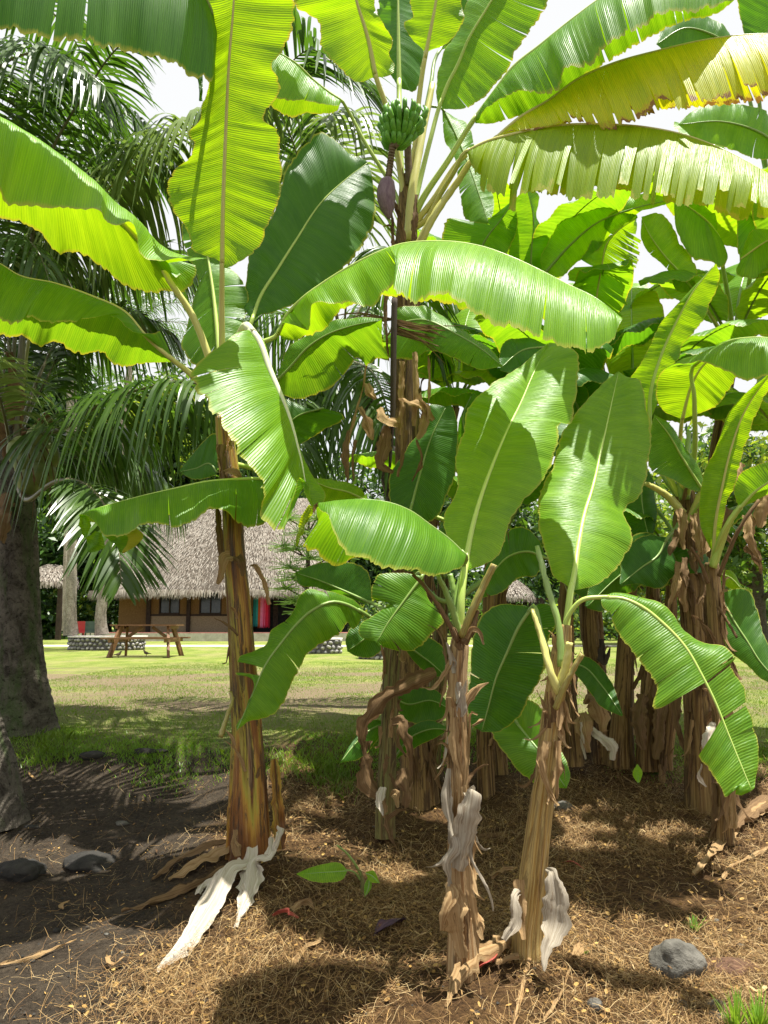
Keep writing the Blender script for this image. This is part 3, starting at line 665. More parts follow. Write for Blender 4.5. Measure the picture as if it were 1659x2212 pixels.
# ------------------------------------------------------------------ trees behind
def crown(th, blobs, n, size, mat, name='crown', elong=1.0, seed=None, hollow=0.35, up=0.4):
    """n leaf faces gathered in twig clumps through the blobs [(x, y, z, rx, ry, rz)...]"""
    bl = np.array(blobs, float); vol = bl[:, 3]*bl[:, 4]*bl[:, 5]; pr = vol/vol.sum()
    nc = max(20, n//26); bi = rng.choice(len(bl), nc, p=pr)
    d = rng.normal(0, 1, (nc, 3)); d /= np.linalg.norm(d, axis=1)[:, None]; r = rng.uniform(hollow, 1, nc)**.5
    cc = bl[bi, :3] + d*r[:, None]*bl[bi, 3:]
    ci = rng.integers(0, nc, n); cs = size*rng.uniform(1.6, 4.5, nc)
    c = cc[ci] + rng.normal(0, 1, (n, 3))*cs[ci][:, None]*np.array((1, 1, .55))
    nr = rng.normal(0, 1, (n, 3)) + np.array((0, 0, up*2)); nr /= np.linalg.norm(nr, axis=1)[:, None]
    a = np.cross(nr, rng.normal(0, 1, (n, 3))); a /= np.linalg.norm(a, axis=1)[:, None]; b_ = np.cross(nr, a)
    s = size*rng.uniform(.5, 1.3, n)[:, None]
    V = np.stack([c - a*s*elong, c + b_*s*.45 + nr*s*.1, c + a*s*elong - np.array((0, 0, .25))*s, c - b_*s*.45 + nr*s*.1], 1).reshape(-1, 3)
    return mesh(name, V, np.arange(n*4).reshape(-1, 4), M[mat], th, None, None, False)
def tree(label, base, h, r, trunk_w, n, size, mats, blobs=None, cat='tree', lean=(0, 0), group=None, elong=1.0, start=0.3, name='broadleaf_tree'):
    base = np.asarray(base, float); th = thing(name, base, label, cat, group)
    top = base + np.array((lean[0], lean[1], h*0.75))
    pts = [base - (0, 0, .1), base + (top-base)*.35 + rng.normal(0, .05*h/4, 3)*(1, 1, 0), base + (top-base)*.7, top]
    P = spline(np.array(pts), 14); V, Fc, uv = tube_geo(P, np.linspace(trunk_w/2, trunk_w/7, 14)*rng.uniform(.93, 1.07, 14), 10)
    g = Geo(); g.add(V, clean_faces(Fc), uv)
    if blobs is None:
        blobs = []
        for q in range(9):
            a = rng.uniform(0, 6.28); z = rng.uniform(start, .95); rr = r*(1-.5*z)*rng.uniform(.3, .9)
            blobs.append((base[0]+lean[0]*z+math.cos(a)*rr, base[1]+lean[1]*z+math.sin(a)*rr, base[2]+h*z, r*rng.uniform(.3, .55), r*rng.uniform(.3, .55), h*rng.uniform(.09, .16)))
    for bb in blobs:
        t = min(.95, max(.3, (bb[2]-base[2])/(h*.75)*.7)); s0 = P[int(t*13)]; e = np.array(bb[:3]); mdl = (s0+e)/2 + rng.normal(0, .12, 3)
        V, Fc, uv = tube_geo(spline(np.array([s0, mdl, e]), 7), np.linspace(trunk_w/5, trunk_w/20, 7), 6); g.add(V, clean_faces(Fc), uv)
    g.build('trunk', M['tree_bark'], th, smooth=True)
    tot = sum(f for _, f in mats)
    for q, (mt, f) in enumerate(mats): crown(th, blobs, int(n*f/tot), size, mt, 'crown', elong)
    return th

def boulder(name, c, r, mat, label, cat, squash=(1, 1, .7), seed=0, group=None, sub=3, parent_th=None, amp=.28):
    import bmesh
    bm = bmesh.new(); bmesh.ops.create_icosphere(bm, subdivisions=sub, radius=1)
    for v in bm.verts:
        d = v.co.normalized(); f = 1 + amp*mnoise.noise(d*1.1 + Vector((seed*3.7, 1, 2))) + amp*.5*mnoise.noise(d*2.6 + Vector((seed, 5, 2))) + amp*.12*mnoise.noise(d*9)
        v.co = d*f
    V = np.array([tuple(v.co) for v in bm.verts]); Fc = [[v.index for v in f.verts] for f in bm.faces]; bm.free()
    V = V * np.array(squash) * r + np.asarray(c, float)
    if parent_th is not None: return mesh(name, V, Fc, M[mat], parent_th)
    o = mesh(name, V, Fc, M[mat], origin=c); tag(o, label, cat, group); return o
# ================================================================== the setting far off
# ---- main thatched hut (about 37 m away) and its veranda
def Wz(x, Y): return W(x, 1350, Y)[0]
HY = 39.0
xl, xr = Wz(225, HY), Wz(745, HY)
hut = thing('thatched_hut', (Wz(480, HY), HY, 0), 'long hut with big pale thatched roof and woven bamboo walls behind the lawn', 'hut')
flo = .37
g = Geo(); g.box(((xl+xr)/2, HY+1.6, flo/2-.1), (xr-xl+1.2, 6.2, flo+.2)); g.build('veranda_base', M['concrete'], hut)
g = Geo(); g.box(((xl+xr)/2, HY+1.6, flo+.012), (xr-xl+1.14, 6.14, .024)); g.build('veranda_floor', M['veranda'], hut)
WY = HY + 2.0
sc_ = lambda x: Wz(x, WY); zz = lambda y: W(829, y, WY)[2]
fl = flo+.024
g = Geo(); g.box(((sc_(250)+sc_(745))/2, WY+2.5, 1.5), (sc_(745)-sc_(250), 4.0, 2.3)); g.build('room', M['inside'], hut)
wx = [(255, 316, 'w'), (316, 325, 'p'), (325, 403, 'b'), (403, 411, 'p'), (411, 494, 'b'), (494, 502, 'p'), (502, 545, 'b'), (590, 600, 'p'), (655, 663, 'p')]
for x0, x1, k in wx:
    X0, X1 = sc_(x0), sc_(x1); mx = (X0+X1)/2; wd = X1-X0
    if k == 'p':
        g = Geo(); g.box((mx, WY-.05, (fl+2.5)/2), (wd, .16, 2.5-fl)); g.build('post', M['wood_dark'], hut)
    elif k == 'w':
        g = Geo(); g.box((mx, WY+.05, (fl+2.5)/2), (wd, .08, 2.5-fl)); g.build('wall_panel', M['weave'], hut)
    else:
        sill = zz(1330)
        g = Geo(); g.box((mx, WY+.03, (fl+sill)/2), (wd, .08, sill-fl)); g.build('wall_panel', M['weave_pale'], hut)
        g = Geo(); g.box((mx, WY-.02, sill+.03), (wd, .14, .09)); g.build('sill', M['wood_dark'], hut)
        s0, s1 = X0, X0+wd*.22; e0, e1 = X1-wd*.2, X1
        for a0, a1 in ((s0, s1), (e0, e1)):
            g = Geo(); g.box(((a0+a1)/2, WY+.03, (sill+.075+2.5)/2), (a1-a0, .07, 2.5-sill-.075)); g.build('wall_panel', M['weave'], hut)
        g = Geo(); zt = 2.5
        for a0, a1, b0, b1 in ((s1, e0, sill+.075, sill+.14), (s1, s1+.06, sill+.14, zt), (e0-.06, e0, sill+.14, zt), ((s1+e0)/2-.02, (s1+e0)/2+.02, sill+.14, zt)):
            g.box(((a0+a1)/2, WY+.01, (b0+b1)/2), (a1-a0, .07, b1-b0))
        wf = g.build('window', M['wood_dark'], hut)
        g = Geo(); g.box(((s1+e0)/2, WY+.09, (sill+.14+zt)/2), (e0-s1-.1, .01, zt-sill-.16)); g.build('pane', M['glass'], hut, wf)
# roof: ellipsoid-ended hip, thatch laid as thousands of stalks
eL, eR, eF, eB, ez = Wz(160, HY), Wz(770, HY), HY-.2, HY+9, 2.3
rL, rR, rY, rz = Wz(345, HY+4), Wz(690, HY+4), HY+4.2, 7.6
def roof_pt(a, t):
    """a: 0..1 along the eave round the front, t: 0 eave .. 1 ridge"""
    cx, cy = (eL+eR)/2, (eF+eB)/2; ang = math.pi*(1-a*1.0)
    ex = np.clip(cx + (eR-eL)/2*1.0*np.sign(math.cos(ang))*abs(math.cos(ang))**.55, eL, eR); ey = cy - (eB-eF)/2*abs(math.sin(ang))**.55
    kx = rL + (rR-rL)*np.clip((ex-eL)/(eR-eL), 0, 1)
    s = t; z = ez + (rz-ez)*(s**.92)
    return np.array((ex+(kx-ex)*s, ey+(rY-ey)*s, z))
na, nt_ = 90, 20
Vr = np.array([roof_pt(a, t) for a in np.linspace(0, 1, na) for t in np.linspace(0, 1, nt_)])
rf = mesh('roof', Vr, grid_faces(na, nt_), M['thatch_dark'], hut)
def straws(n, fn, lmin, lmax, w, depth=.05, fringe=False):
    V = np.zeros((n, 4, 3))
    for i in range(n):
        a = rng.random(); t = 0 if fringe else rng.random()**.9
        p = fn(a, t); q = fn(a, t+.02); q2 = fn(min(1, a+.004), t); dn = p-q; dn /= np.linalg.norm(dn); s = q2-p; s /= np.linalg.norm(s)+1e-9
        nr = np.cross(s, dn); nr = nr if nr[1] < 0 else -nr
        if fringe: dn = dn*.5 + np.array((0, 0, -1))*.8; dn /= np.linalg.norm(dn)
        L = rng.uniform(lmin, lmax); d = dn + s*rng.normal(0, .13) + nr*rng.uniform(0.0, .22); ww = w*rng.uniform(.5, 1.3)/2
        o0 = p + nr*rng.uniform(.01, depth)
        V[i] = (o0-s*ww, o0+s*ww, o0+d*L+s*ww*.35, o0+d*L-s*ww*.35)
    return V.reshape(-1, 3), np.arange(4*n).reshape(-1, 4)
Vs, Fs = straws(48000, roof_pt, .12, .32, .028)
o = mesh('thatch', Vs, Fs, M['thatch'], hut, rf, None, False); o['kind'] = 'stuff'
Vs, Fs = straws(8000, roof_pt, .12, .42, .032, .3, True)
o = mesh('thatch_fringe', Vs, Fs, M['thatch'], hut, rf, None, False); o['kind'] = 'stuff'

# ---- sarongs hanging at the hut's corner
cols = [(0.02, 0.22, 0.22), (0.03, 0.30, 0.28), (0.55, 0.12, 0.03), (0.75, 0.25, 0.42), (0.72, 0.18, 0.36), (0.55, 0.02, 0.06), (0.22, 0.01, 0.03)]
lbls = ['dark teal', 'bright teal', 'orange', 'pale pink', 'strong pink', 'red', 'dark maroon']
for q, (c, lb) in enumerate(zip(cols, lbls)):
    nm = 'sarong_' + lb.replace(' ', '_'); m_ = plain(nm, tuple(v*.8 for v in c), c, 6, .85, .2); x0 = 549 + q*5.2; wdt = [4.5, 4.5, 4.5, 5.5, 6.5, 10, 5][q]
    n, m = 14, 9; V = []
    for i in range(n):
        for j in range(m):
            X = Wz(x0, HY+.7) + (j/(m-1)-.5)*wdt/F*HY*(1+.25*i/n); V.append((X, HY+.7+.05*math.sin(j*2.2+q)+.02*i/n, 2.45-(2.45-zz(1355+(-2 if q < 2 else 0)))*i/(n-1)+.05*math.sin(j*1.7+q)*i/n))
    o = mesh('sarong', V, grid_faces(n, m), m_, origin=V[0]); sm = o.modifiers.new('thick', 'SOLIDIFY'); sm.thickness = .01
    tag(o, f'{lb} sarong hanging from the thatched hut\'s right corner', 'sarong', 'sarongs hung at the hut corner')
# rail they hang from
g = Geo(); g.beam((Wz(542, HY+.7), HY+.7, 2.47), (Wz(602, HY+.7), HY+.7, 2.47), .05, .05)
o = g.build('clothes_rail', M['wood_dark'], origin=(Wz(542, HY+.7), HY+.7, 2.47)); tag(o, 'thin dark rail above the hanging sarongs', 'rail')

# ---- small huts far left and right
def small_hut(x0, x1, Y, ye, yt, label, posts=True):
    t = thing('small_thatched_shelter', (Wz((x0+x1)/2, Y), Y, 0), label, 'shelter')
    X0, X1 = Wz(x0, Y), Wz(x1, Y); cx = (X0+X1)/2; rx = (X1-X0)/2; z0 = W(829, ye, Y)[2]; z1 = W(829, yt, Y)[2]
    fn = lambda a, s: np.array((cx + rx*(1-s**1.6*.72)*-math.cos(math.pi*a), Y + 2 - 2.2*(1-s**1.6*.72)*abs(math.sin(math.pi*a))**.7, z0+(z1-z0)*s))
    Vr = np.array([fn(a, s) for a in np.linspace(0, 1, 40) for s in np.linspace(0, 1, 12)])
    r_ = mesh('roof', Vr, grid_faces(40, 12), M['thatch_dark'], t)
    Vs, Fs = straws(1800, fn, .12, .3, .05); o = mesh('thatch', Vs, Fs, M['thatch'], t, r_, None, False); o['kind'] = 'stuff'
    Vs, Fs = straws(420, fn, .12, .35, .05, .1, True); o = mesh('thatch_fringe', Vs, Fs, M['thatch'], t, r_, None, False); o['kind'] = 'stuff'
    for px in (X0+.25*rx, X1-.25*rx):
        g = Geo(); g.box((px, Y+.5, z0/2), (.22, .22, z0+.3)); g.build('post', M['wood_dark'], t)
    return t
sh = small_hut(20, 132, 40, 1258, 1216, 'small dark thatched shelter at far left behind the palm trunk')
small_hut(1058, 1165, 46, 1290, 1248, 'small pale thatched roof on the far right seen between banana stems')
g = Geo(); zf = W(829, 1292, 48)[2]
fe = thing('dark_fence', (Wz(1180, 48), 48, 0), 'dark board fence beyond the banana leaves at right', 'fence')
for q in range(34):
    X = Wz(1010+q*12.5, 48); g = Geo(); g.box((X, 48, zf/2), (.27, .05, zf+rng.normal(0, .03))); g.build('board', M['wood_dark'], fe)
g = Geo(); g.box((Wz(1216, 48), 48.07, zf*.75), (Wz(1425, 48)-Wz(1008, 48), .06, .1)); g.build('rail', M['wood_dark'], fe)
# chairs under the far left shelter
def chair(x, Y, mat, label, rz):
    X = Wz(x, Y); t = thing('garden_chair', (X, Y, 0), label, 'chair')
    ca, sa = math.cos(rz), math.sin(rz); R_ = lambda dx, dy, z: (X+dx*ca-dy*sa, Y+dx*sa+dy*ca, z)
    g = Geo(); g.box(R_(0, 0, .43), (.45, .45, .04), rz); g.build('seat', mat, t)
    g = Geo(); g.box(R_(0, .21, .68), (.45, .04, .45), rz); g.build('backrest', mat, t)
    for dx in (-.19, .19):
        for dy in (-.19, .19):
            g = Geo(); g.beam(R_(dx*1.1, dy*1.1, 0), R_(dx, dy, .42), .035, .035); g.build('leg', mat, t)
mr = plain('chair_red', (.22, .015, .02), (.30, .03, .03), 5, .5); mw = plain('chair_dark_green', (.03, .05, .04), (.05, .08, .06), 5, .5)
chair(171, 34, mr, 'red chair in the shade between the two pale palm trunks', .3)
chair(182, 35, mw, 'dark green chair just right of the red chair', -.2); chair(196, 34.5, mw, 'dark green chair nearest the right pale palm trunk', .4)

# ---- path
pv = []
for x in np.linspace(-60, 60, 80): w_ = .12*math.sin(x*.4); pv += [(x, 28.3+w_, float(ground_z(x, 28.3))+.004), (x, 30.6+w_*.6, float(ground_z(x, 30.6))+.004)]
o = mesh('path', np.array(pv), grid_faces(80, 2)[:, ::-1].copy(), M['path'], smooth=False); tag(o, kind='structure')

# ---- round stone planters
import bmesh
def stone_mesh(seed):
    bm = bmesh.new(); bmesh.ops.create_icosphere(bm, subdivisions=1, radius=1)
    for v in bm.verts: v.co *= 1 + .25*mnoise.noise(v.co*1.2 + Vector((seed*3.1, 0, 0)))
    me = bpy.data.meshes.new('stone'); bm.to_mesh(me); bm.free(); me.materials.append(M['stone']); me.polygons.foreach_set('use_smooth', np.ones(len(me.polygons), bool)); return me
STONES = [stone_mesh(i) for i in range(6)]
def planter(x0, x1, yb, yt, label, name='stone_planter', rows=3, full=False):
    Y = CAM_Z*F/(yb-1350); X0, X1 = Wz(x0, Y), Wz(x1, Y); r = (X1-X0)/2; c = np.array(((X0+X1)/2, Y+r*.75, 0)); h = W(829, yt, Y)[2]
    t = thing(name, c, label, 'planter', 'round stone planters on the lawn'); ry = r*.75
    n = 48; a = np.linspace(0, 2*np.pi, n, endpoint=False); ring = lambda rr, z: np.stack([c[0]+np.cos(a)*r*rr, c[1]+np.sin(a)*ry*rr, np.full(n, z)], 1)
    V = np.vstack([ring(.96, -.1), ring(.96, h-.05), ring(.86, h-.05), ring(.86, -.1)]); mesh('mortar', V, grid_faces(4, n, wrap=True), M['mortar'], t)
    V = np.vstack([ring(1.02, h-.05), ring(1.03, h), ring(.80, h+.004), ring(.79, h-.05)]); mesh('coping', V, grid_faces(4, n, wrap=True), M['cap'], t, smooth=False)
    V = np.vstack([ring(.8, h-.04), ring(.01, h+.01)]); mesh('soil', V, grid_faces(2, n, wrap=True), plain('planter_soil_'+str(len(bpy.data.objects)), (.16, .09, .06), (.26, .15, .10), 9), t)
    rh = (h-.06)/rows; per = int(math.pi*r*1.8/(rh*1.2)/2)
    for q in range(rows):
        for k in range(per):
            an = math.pi + math.pi*(k+.5*(q % 2)+rng.uniform(-.16, .16))/per
            o = bpy.data.objects.new('stone', STONES[int(rng.integers(6))]); COL.objects.link(o); o.parent = t.o
            o.location = (math.cos(an)*r*.97, math.sin(an)*ry*.97, rh*(q+.5)+rng.uniform(-.02, .02)); o.rotation_euler = (rng.normal(0, .4), rng.normal(0, .5), an+math.pi/2)
            o.scale = (rh*.55*rng.uniform(.75, 1.15), .07, rh*.47*rng.uniform(.8, 1.15))
    t.h = h; t.c = c; return t
pl = planter(128, 298, 1404, 1374, 'round grey cobble planter with two pale palm trunks, behind the picnic table')
pl2 = planter(668, 738, 1411, 1378, 'small round cobble planter right of the amber banana stem')
pl3 = planter(775, 962, 1424, 1387, 'low round cobble planter half hidden by banana leaves in the centre')

# ---- picnic table
tY = 19.0; TX0, TX1 = Wz(237, tY), Wz(382, tY)
tb = thing('picnic_table', ((TX0+TX1)/2, tY+.2, 0), 'orange brown wooden picnic table with attached benches on the lawn', 'picnic table')
ax = np.array((1, .08, 0)); tc = np.array(((TX0+TX1)/2, tY+.35, 0)); L = TX1-TX0
for q in range(5):
    g = Geo(); g.box(tc+(0, -.30+q*.15, .745), (L, .138, .035), -.04); g.build('table_plank', M['wood'], tb)
for sg in (-1, 1):
    for k in range(2):
        g = Geo(); g.box(tc+(0, sg*(.62+k*.13), .44), (L*1.08, .12, .035), -.04); g.build('bench_plank', M['wood'], tb)
for sx in (-1, 1):
    ex = tc[0]+sx*(L/2-.22)
    for sg in (-1, 1):
        g = Geo(); g.beam((ex+sx*.12, tc[1]+sg*.62, -.02), (ex-sx*.02, tc[1]+sg*.22, .73), .06, .12); g.build('leg', M['wood'], tb)
    g = Geo(); g.beam((ex+sx*.07, tc[1]-.78, .40), (ex+sx*.07, tc[1]+.78, .40), .05, .10); g.build('bench_support', M['wood'], tb)
    g = Geo(); g.beam((ex+sx*.06, tc[1]-.36, .70), (ex+sx*.06, tc[1]+.36, .70), .05, .08); g.build('top_support', M['wood'], tb)
    g = Geo(); g.beam((ex-sx*.02, tc[1], .40), (ex-sx*.45, tc[1], .70), .05, .07); g.build('brace', M['wood'], tb)
# two little birds on the grass below it
def bird(x, y, label, face):
    p = G(x, y); t = thing('small_bird', p, label, 'bird'); bt = 0.07
    P = [p+(-.07*face, 0, .075), p+(-.04*face, 0, .075), p+(0, 0, .08), p+(.035*face, 0, .10), p+(.05*face, 0, .125), p+(.065*face, 0, .14), p+(.085*face, 0, .138)]
    V, Fc, uv = tube_geo(spline(np.array(P), 20), np.interp(np.linspace(0, 1, 20), [0, .15, .4, .6, .75, .85, 1], [.006, .02, .036, .032, .02, .022, .003]), 10)
    mesh('body', V, clean_faces(Fc), plain('bird_feathers'+str(int(x)), (.12, .08, .055), (.24, .18, .13), 30), t)
    for s in (-.012, .012):
        V, Fc, uv = tube_geo(np.array([p+(0, s, .05), p+(.005, s, .0)]), [.003, .003], 5); mesh('leg', V, clean_faces(Fc), M['wood_dark'], t)
    V, Fc, uv = tube_geo(np.array([p+(-.06*face, 0, .078), p+(-.12*face, 0, .06)]), [.012, .006], 6, .35); mesh('tail', V, clean_faces(Fc), M['wood_dark'], t)
bird(255, 1421, 'small brown bird on the grass under the left end of the picnic table', 1); bird(316, 1418, 'small brown bird on the grass under the middle of the picnic table', -1)

# ---- pale palms rising from the round planter, thin ones further off
def far_palm(pts, ws, label, nf=0, L=1.8, mat='palm_bark_pale', base=None):
    t = thing('coconut_palm', base if base is not None else W(*pts[0]), label, 'palm'); ring_trunk(t, pts, ws, mat, 26, skirt=.25, n=60, k=16, amp=.03)
    top = W(*pts[-1])
    for q in range(nf):
        a = q*2.4+.3; e = rng.uniform(.1, 1.1); R = 3.0*rng.uniform(.8, 1.1)
        P = [top, top+np.array((math.sin(a)*R*.35*math.cos(e*.6), math.cos(a)*R*.35*math.cos(e*.6), R*.36*math.sin(e))), top+np.array((math.sin(a)*R*.72, math.cos(a)*R*.72, R*.42*math.sin(e)-.1)), top+np.array((math.sin(a)*R, math.cos(a)*R, R*.25*math.sin(e)-.75))]
        # frond() takes pixels; go back to them
        frond3(t, P, 46, .8)
    return t
def unproj(p):
    p = np.asarray(p, float) - (0, 0, CAM_Z); f = p[1]*_c + p[2]*_s; up = -p[1]*_s + p[2]*_c
    return (829.5 + F*p[0]/f, 1106 - F*up/f, p[1])
def frond3(t, P, n, L, **k): return frond(t, [unproj(p) for p in P], n=n, L=L, **k)
zp = pl.h
pY = pl.c[1]
far_palm([(152, 1372, pY), (152, 1330, pY), (154, 1250, pY), (158, 1130, pY), (160, 950, pY), (150, 640, pY), (140, 420, pY)], [.40, .29, .22, .19, .17, .16, .15], 'tall pale palm trunk at the left of the round planter', 12)
far_palm([(219, 1371, pY), (217, 1345, pY), (222, 1290, pY), (231, 1210, pY), (243, 1100, pY), (262, 960, pY), (290, 700, pY)], [.36, .29, .26, .25, .23, .2, .17], 'pale leaning palm trunk at the right of the round planter', 12)
far_palm([(142, 1362, 33), (143, 1250, 33), (146, 1050, 33), (150, 800, 33)], [.3, .22, .2, .18], 'thin grey palm trunk far off at left beside the dark shelter', 8)

# ---- trees behind everything
sky_gap = None
tree('dark broad tree far off above the left palm trunk', (Wz(20, 52), 52, 0), 13, 6, .6, 9000, .30, [('tree_dark', 3), ('tree_mid', 1)], cat='tree', start=.12)
tree('dark bushy tree left of the big thatched roof', (Wz(150, 46), 46, 0), 9, 4.6, .5, 9000, .26, [('tree_dark', 4), ('tree_mid', 1)], start=.08)
tree('yellow green tree behind the drooping palm fronds at left', (Wz(270, 48), 48, 0), 15, 5.5, .6, 12000, .24, [('tree_mid', 2), ('tree_light', 2), ('tree_dark', 1)], elong=1.5, start=.35)
tree('mid green tree behind the hut\'s roof', (Wz(560, 56), 56, 0), 10.5, 6.5, .6, 9000, .30, [('tree_mid', 2), ('tree_dark', 2)], start=.2)
tree('dark tree behind the centre of the banana grove', (Wz(860, 54), 54, 0), 13, 7, .5, 14000, .30, [('tree_dark', 2), ('tree_mid', 2)], start=.15)
tree('feathery grey green tree behind the tall erect banana leaves', (Wz(1130, 56), 56, 0), 11, 4.5, .4, 4000, .25, [('tree_mid', 2), ('tree_dark', 1)], elong=2, start=.25)
tree('bright green tree at right behind the tall banana stems', (Wz(1420, 30), 30, 0), 5.2, 4.2, .4, 10000, .17, [('tree_mid', 3), ('tree_light', 2)], start=.25)
tree('leafy tree at the right edge behind the banana stems', (Wz(1640, 22), 22, 0), 6.2, 3.2, .42, 11000, .13, [('tree_mid', 3), ('tree_light', 2), ('tree_dark', 1)], start=.38)
tree('dark tree behind the right group of banana stems', (Wz(1300, 50), 50, 0), 9, 5, .4, 7000, .25, [('tree_dark', 2), ('tree_mid', 1)], start=.1)
def bush(label, x, Y, r, h, n, size, mats, name='shrub'):
    t = thing(name, (Wz(x, Y), Y, 0), label, 'shrub'); c = np.array((Wz(x, Y), Y, 0)); bl = [(c[0]+rng.uniform(-.6, .6)*r, c[1]+rng.uniform(-.3, .3)*r, h*rng.uniform(.3, .7), r*.5, r*.4, h*.35) for _ in range(7)]
    g = Geo()
    for q in range(6):
        e = c+np.array((rng.uniform(-.5, .5)*r, 0, h*.8)); V, Fc, uv = tube_geo(spline(np.array([c-(0, 0, .05), (c+e)/2+rng.normal(0, .05, 3), e]), 6), [.04, .035, .03, .025, .02, .01], 5); g.add(V, clean_faces(Fc))
    g.build('stems', M['tree_bark'], t)
    for mt, f in mats: crown(t, bl, int(n*f), size, mt, 'foliage')
for q, (x, Y, r, h) in enumerate([(40, 44, 4.5, 2.6), (330, 52, 6, 4), (900, 44, 5, 2.4), (1060, 52, 5, 3.0), (1210, 50, 4.5, 2.6), (1340, 40, 4.5, 2.4), (1480, 44, 5, 3.2), (1620, 38, 4, 2.6), (760, 50, 5, 3)]):
    pos_w = ['at the far left edge behind the shelter', 'behind the left half of the thatched hut', 'behind the planter in the centre of the lawn', 'beside the small pale thatched roof', 'in front of the dark board fence', 'behind the thick brown banana stems', 'behind the tall stem at right', 'at the far right edge of the lawn', 'right of the thatched hut'][q]
    bush('low dark green shrub ' + pos_w, x, Y, r, h, 3200, .16, [('tree_dark', .5), ('tree_mid', .4), ('tree_light', .1)])
tree('dense dark tree just behind the left palm fronds', (Wz(60, 48), 48, 0), 17, 6.5, .5, 16000, .28, [('tree_dark', 4), ('tree_mid', 1)], start=.15)
tree('leafy tree with yellow green sprays between the two pale palm trunks', (Wz(235, 54), 54, 0), 18, 7, .5, 16000, .30, [('tree_dark', 2), ('tree_mid', 2), ('tree_light', 1)], elong=1.5, start=.30)
tree('dark tree filling the gap above the thatched roof', (Wz(400, 44), 50, 0), 15, 6, .5, 14000, .26, [('tree_dark', 3), ('tree_mid', 2), ('tree_light', 1)], start=.4)
# far wood closing the view
t = thing('far_trees', (0, 70, 0), 'dark line of distant trees closing off the lawn', 'trees'); t.o['kind'] = 'stuff'
bl = [(x+rng.uniform(-2, 2), 68+rng.uniform(-3, 6), rng.uniform(1.2, 3.6), 5, 3, rng.uniform(1.6, 3.0)) for x in np.arange(-52, 54, 4.5)]
crown(t, bl, 26000, .42, 'tree_dark', 'foliage', hollow=0); crown(t, bl, 9000, .40, 'tree_mid', 'foliage')
for o_ in t.o.children: o_['kind'] = 'stuff'
# pine-like pandanus shrub right of the hut (long needle tufts)
ps = thing('needle_leaved_shrub', (pl2.c[0], pl2.c[1], 0), 'spiky needle tufted young pine growing in the small planter right of the hut', 'shrub')
pY_ = float(pl2.c[1])
tufts = [(622, 1120), (650, 1150), (640, 1185), (625, 1225), (618, 1270), (650, 1240), (668, 1205), (690, 1160), (640, 1300), (672, 1285), (700, 1240), (612, 1180), (684, 1120), (660, 1320), (634, 1250), (720, 1200)]
g = Geo(); V, Fc, uv = tube_geo(spline(np.array([(pl2.c[0], pY_, .35), W(670, 1330, pY_), W(664, 1230, pY_), W(668, 1110, pY_)]), 14), np.linspace(.07, .03, 14), 7); g.add(V, clean_faces(Fc))
for x, y in tufts:
    V, Fc, uv = tube_geo(spline(np.array([W(668, y+28, pY_), W((x+668)/2, y+14, pY_), W(x, y, pY_-.3)]), 6), [.03, .028, .025, .022, .02, .018], 5); g.add(V, clean_faces(Fc))
g.build('branches', M['tree_bark'], ps, smooth=True)
Vn = []
for x, y in tufts:
    c = W(x, y, pY_-.3)
    for q in range(64):
        d = rng.normal(0, 1, 3); d[2] = abs(d[2])*.5 + d[2]*.4; d /= np.linalg.norm(d); l_ = rng.uniform(.35, .72); s = np.cross(d, rng.normal(0, 1, 3)); s /= np.linalg.norm(s); e = c+d*l_-np.array((0, 0, .10))
        c0 = c + rng.normal(0, .03, 3); Vn += [c0-s*.011, c0+s*.011, e+s*.006, e-s*.006]
o = mesh('needles', np.array(Vn), np.arange(len(Vn)).reshape(-1, 4), simple_leaf_mat('pine_needles', (.08, .17, .03), (.15, .26, .05), (.22, .36, .05)), ps, None, None, False); o['kind'] = 'stuff'
# ================================================================== coconut palms near
Yp = 6.2
pb = np.array((Wz(50, Yp), Yp, -.02))
palm = thing('coconut_palm', pb, 'large dark coconut palm with mossy trunk at the left edge and arching fronds', 'palm')
ring_trunk(palm, [(52, 1585, Yp), (50, 1530, Yp), (44, 1440, Yp), (40, 1300, Yp), (36, 1150, Yp), (30, 1010, Yp), (28, 930, Yp)], [.44, .36, .325, .31, .30, .29, .28], 'palm_bark', 34, skirt=.16, amp=.016)
for q, (x, y) in enumerate([(78, 985), (92, 1020), (58, 1000), (84, 950), (44, 975), (100, 985), (66, 1035)]):
    c = W(x, y, Yp-.35); boulder('coconut', c, .095, 'coconut', '', '', (1, 1, 1.25), q+3, sub=3, parent_th=palm, amp=.06)
# bases of the fronds: brown fibrous sheaths
for q, p in enumerate([[(30, 1010, 6.1), (5, 950, 6.0), (-20, 860, 5.9)], [(30, 1000, 6.1), (70, 930, 5.9), (110, 900, 5.8)], [(25, 1060, 6.1), (8, 1110, 5.9), (2, 1170, 5.8)], [(40, 940, 6.1), (30, 860, 6.0), (20, 760, 6.0)]]):
    strip(palm, p, [.13, .11, .07], 'dry_brown', curl=1.2, name='frond_sheath')
FR = frond
FR(palm, [(34, 960, 6.1), (60, 620, 5.9), (105, 340, 5.6), (140, 270, 5.5), (185, 200, 5.4), (240, 118, 5.2), (330, 40, 5.0)], n=90, L=.72, droop=.62, t0=.40, rr=.032, w=.026)
FR(palm, [(36, 950, 6.3), (90, 620, 6.3), (160, 470, 6.2), (232, 410, 6.1), (320, 336, 6.0), (430, 266, 5.8), (540, 215, 5.6), (620, 205, 5.5)], n=125, L=.85, droop=1.0, mat='frond_pale', rach='rachis_yellow', t0=.36, rr=.018, w=.034, fwd=.2)
FR(palm, [(32, 950, 6.2), (-60, 560, 6.0), (-80, 250, 5.7), (20, 130, 5.3), (130, 120, 5.0), (230, 190, 4.8)], n=120, L=.85, droop=.9, t0=.38, rr=.03, w=.026)
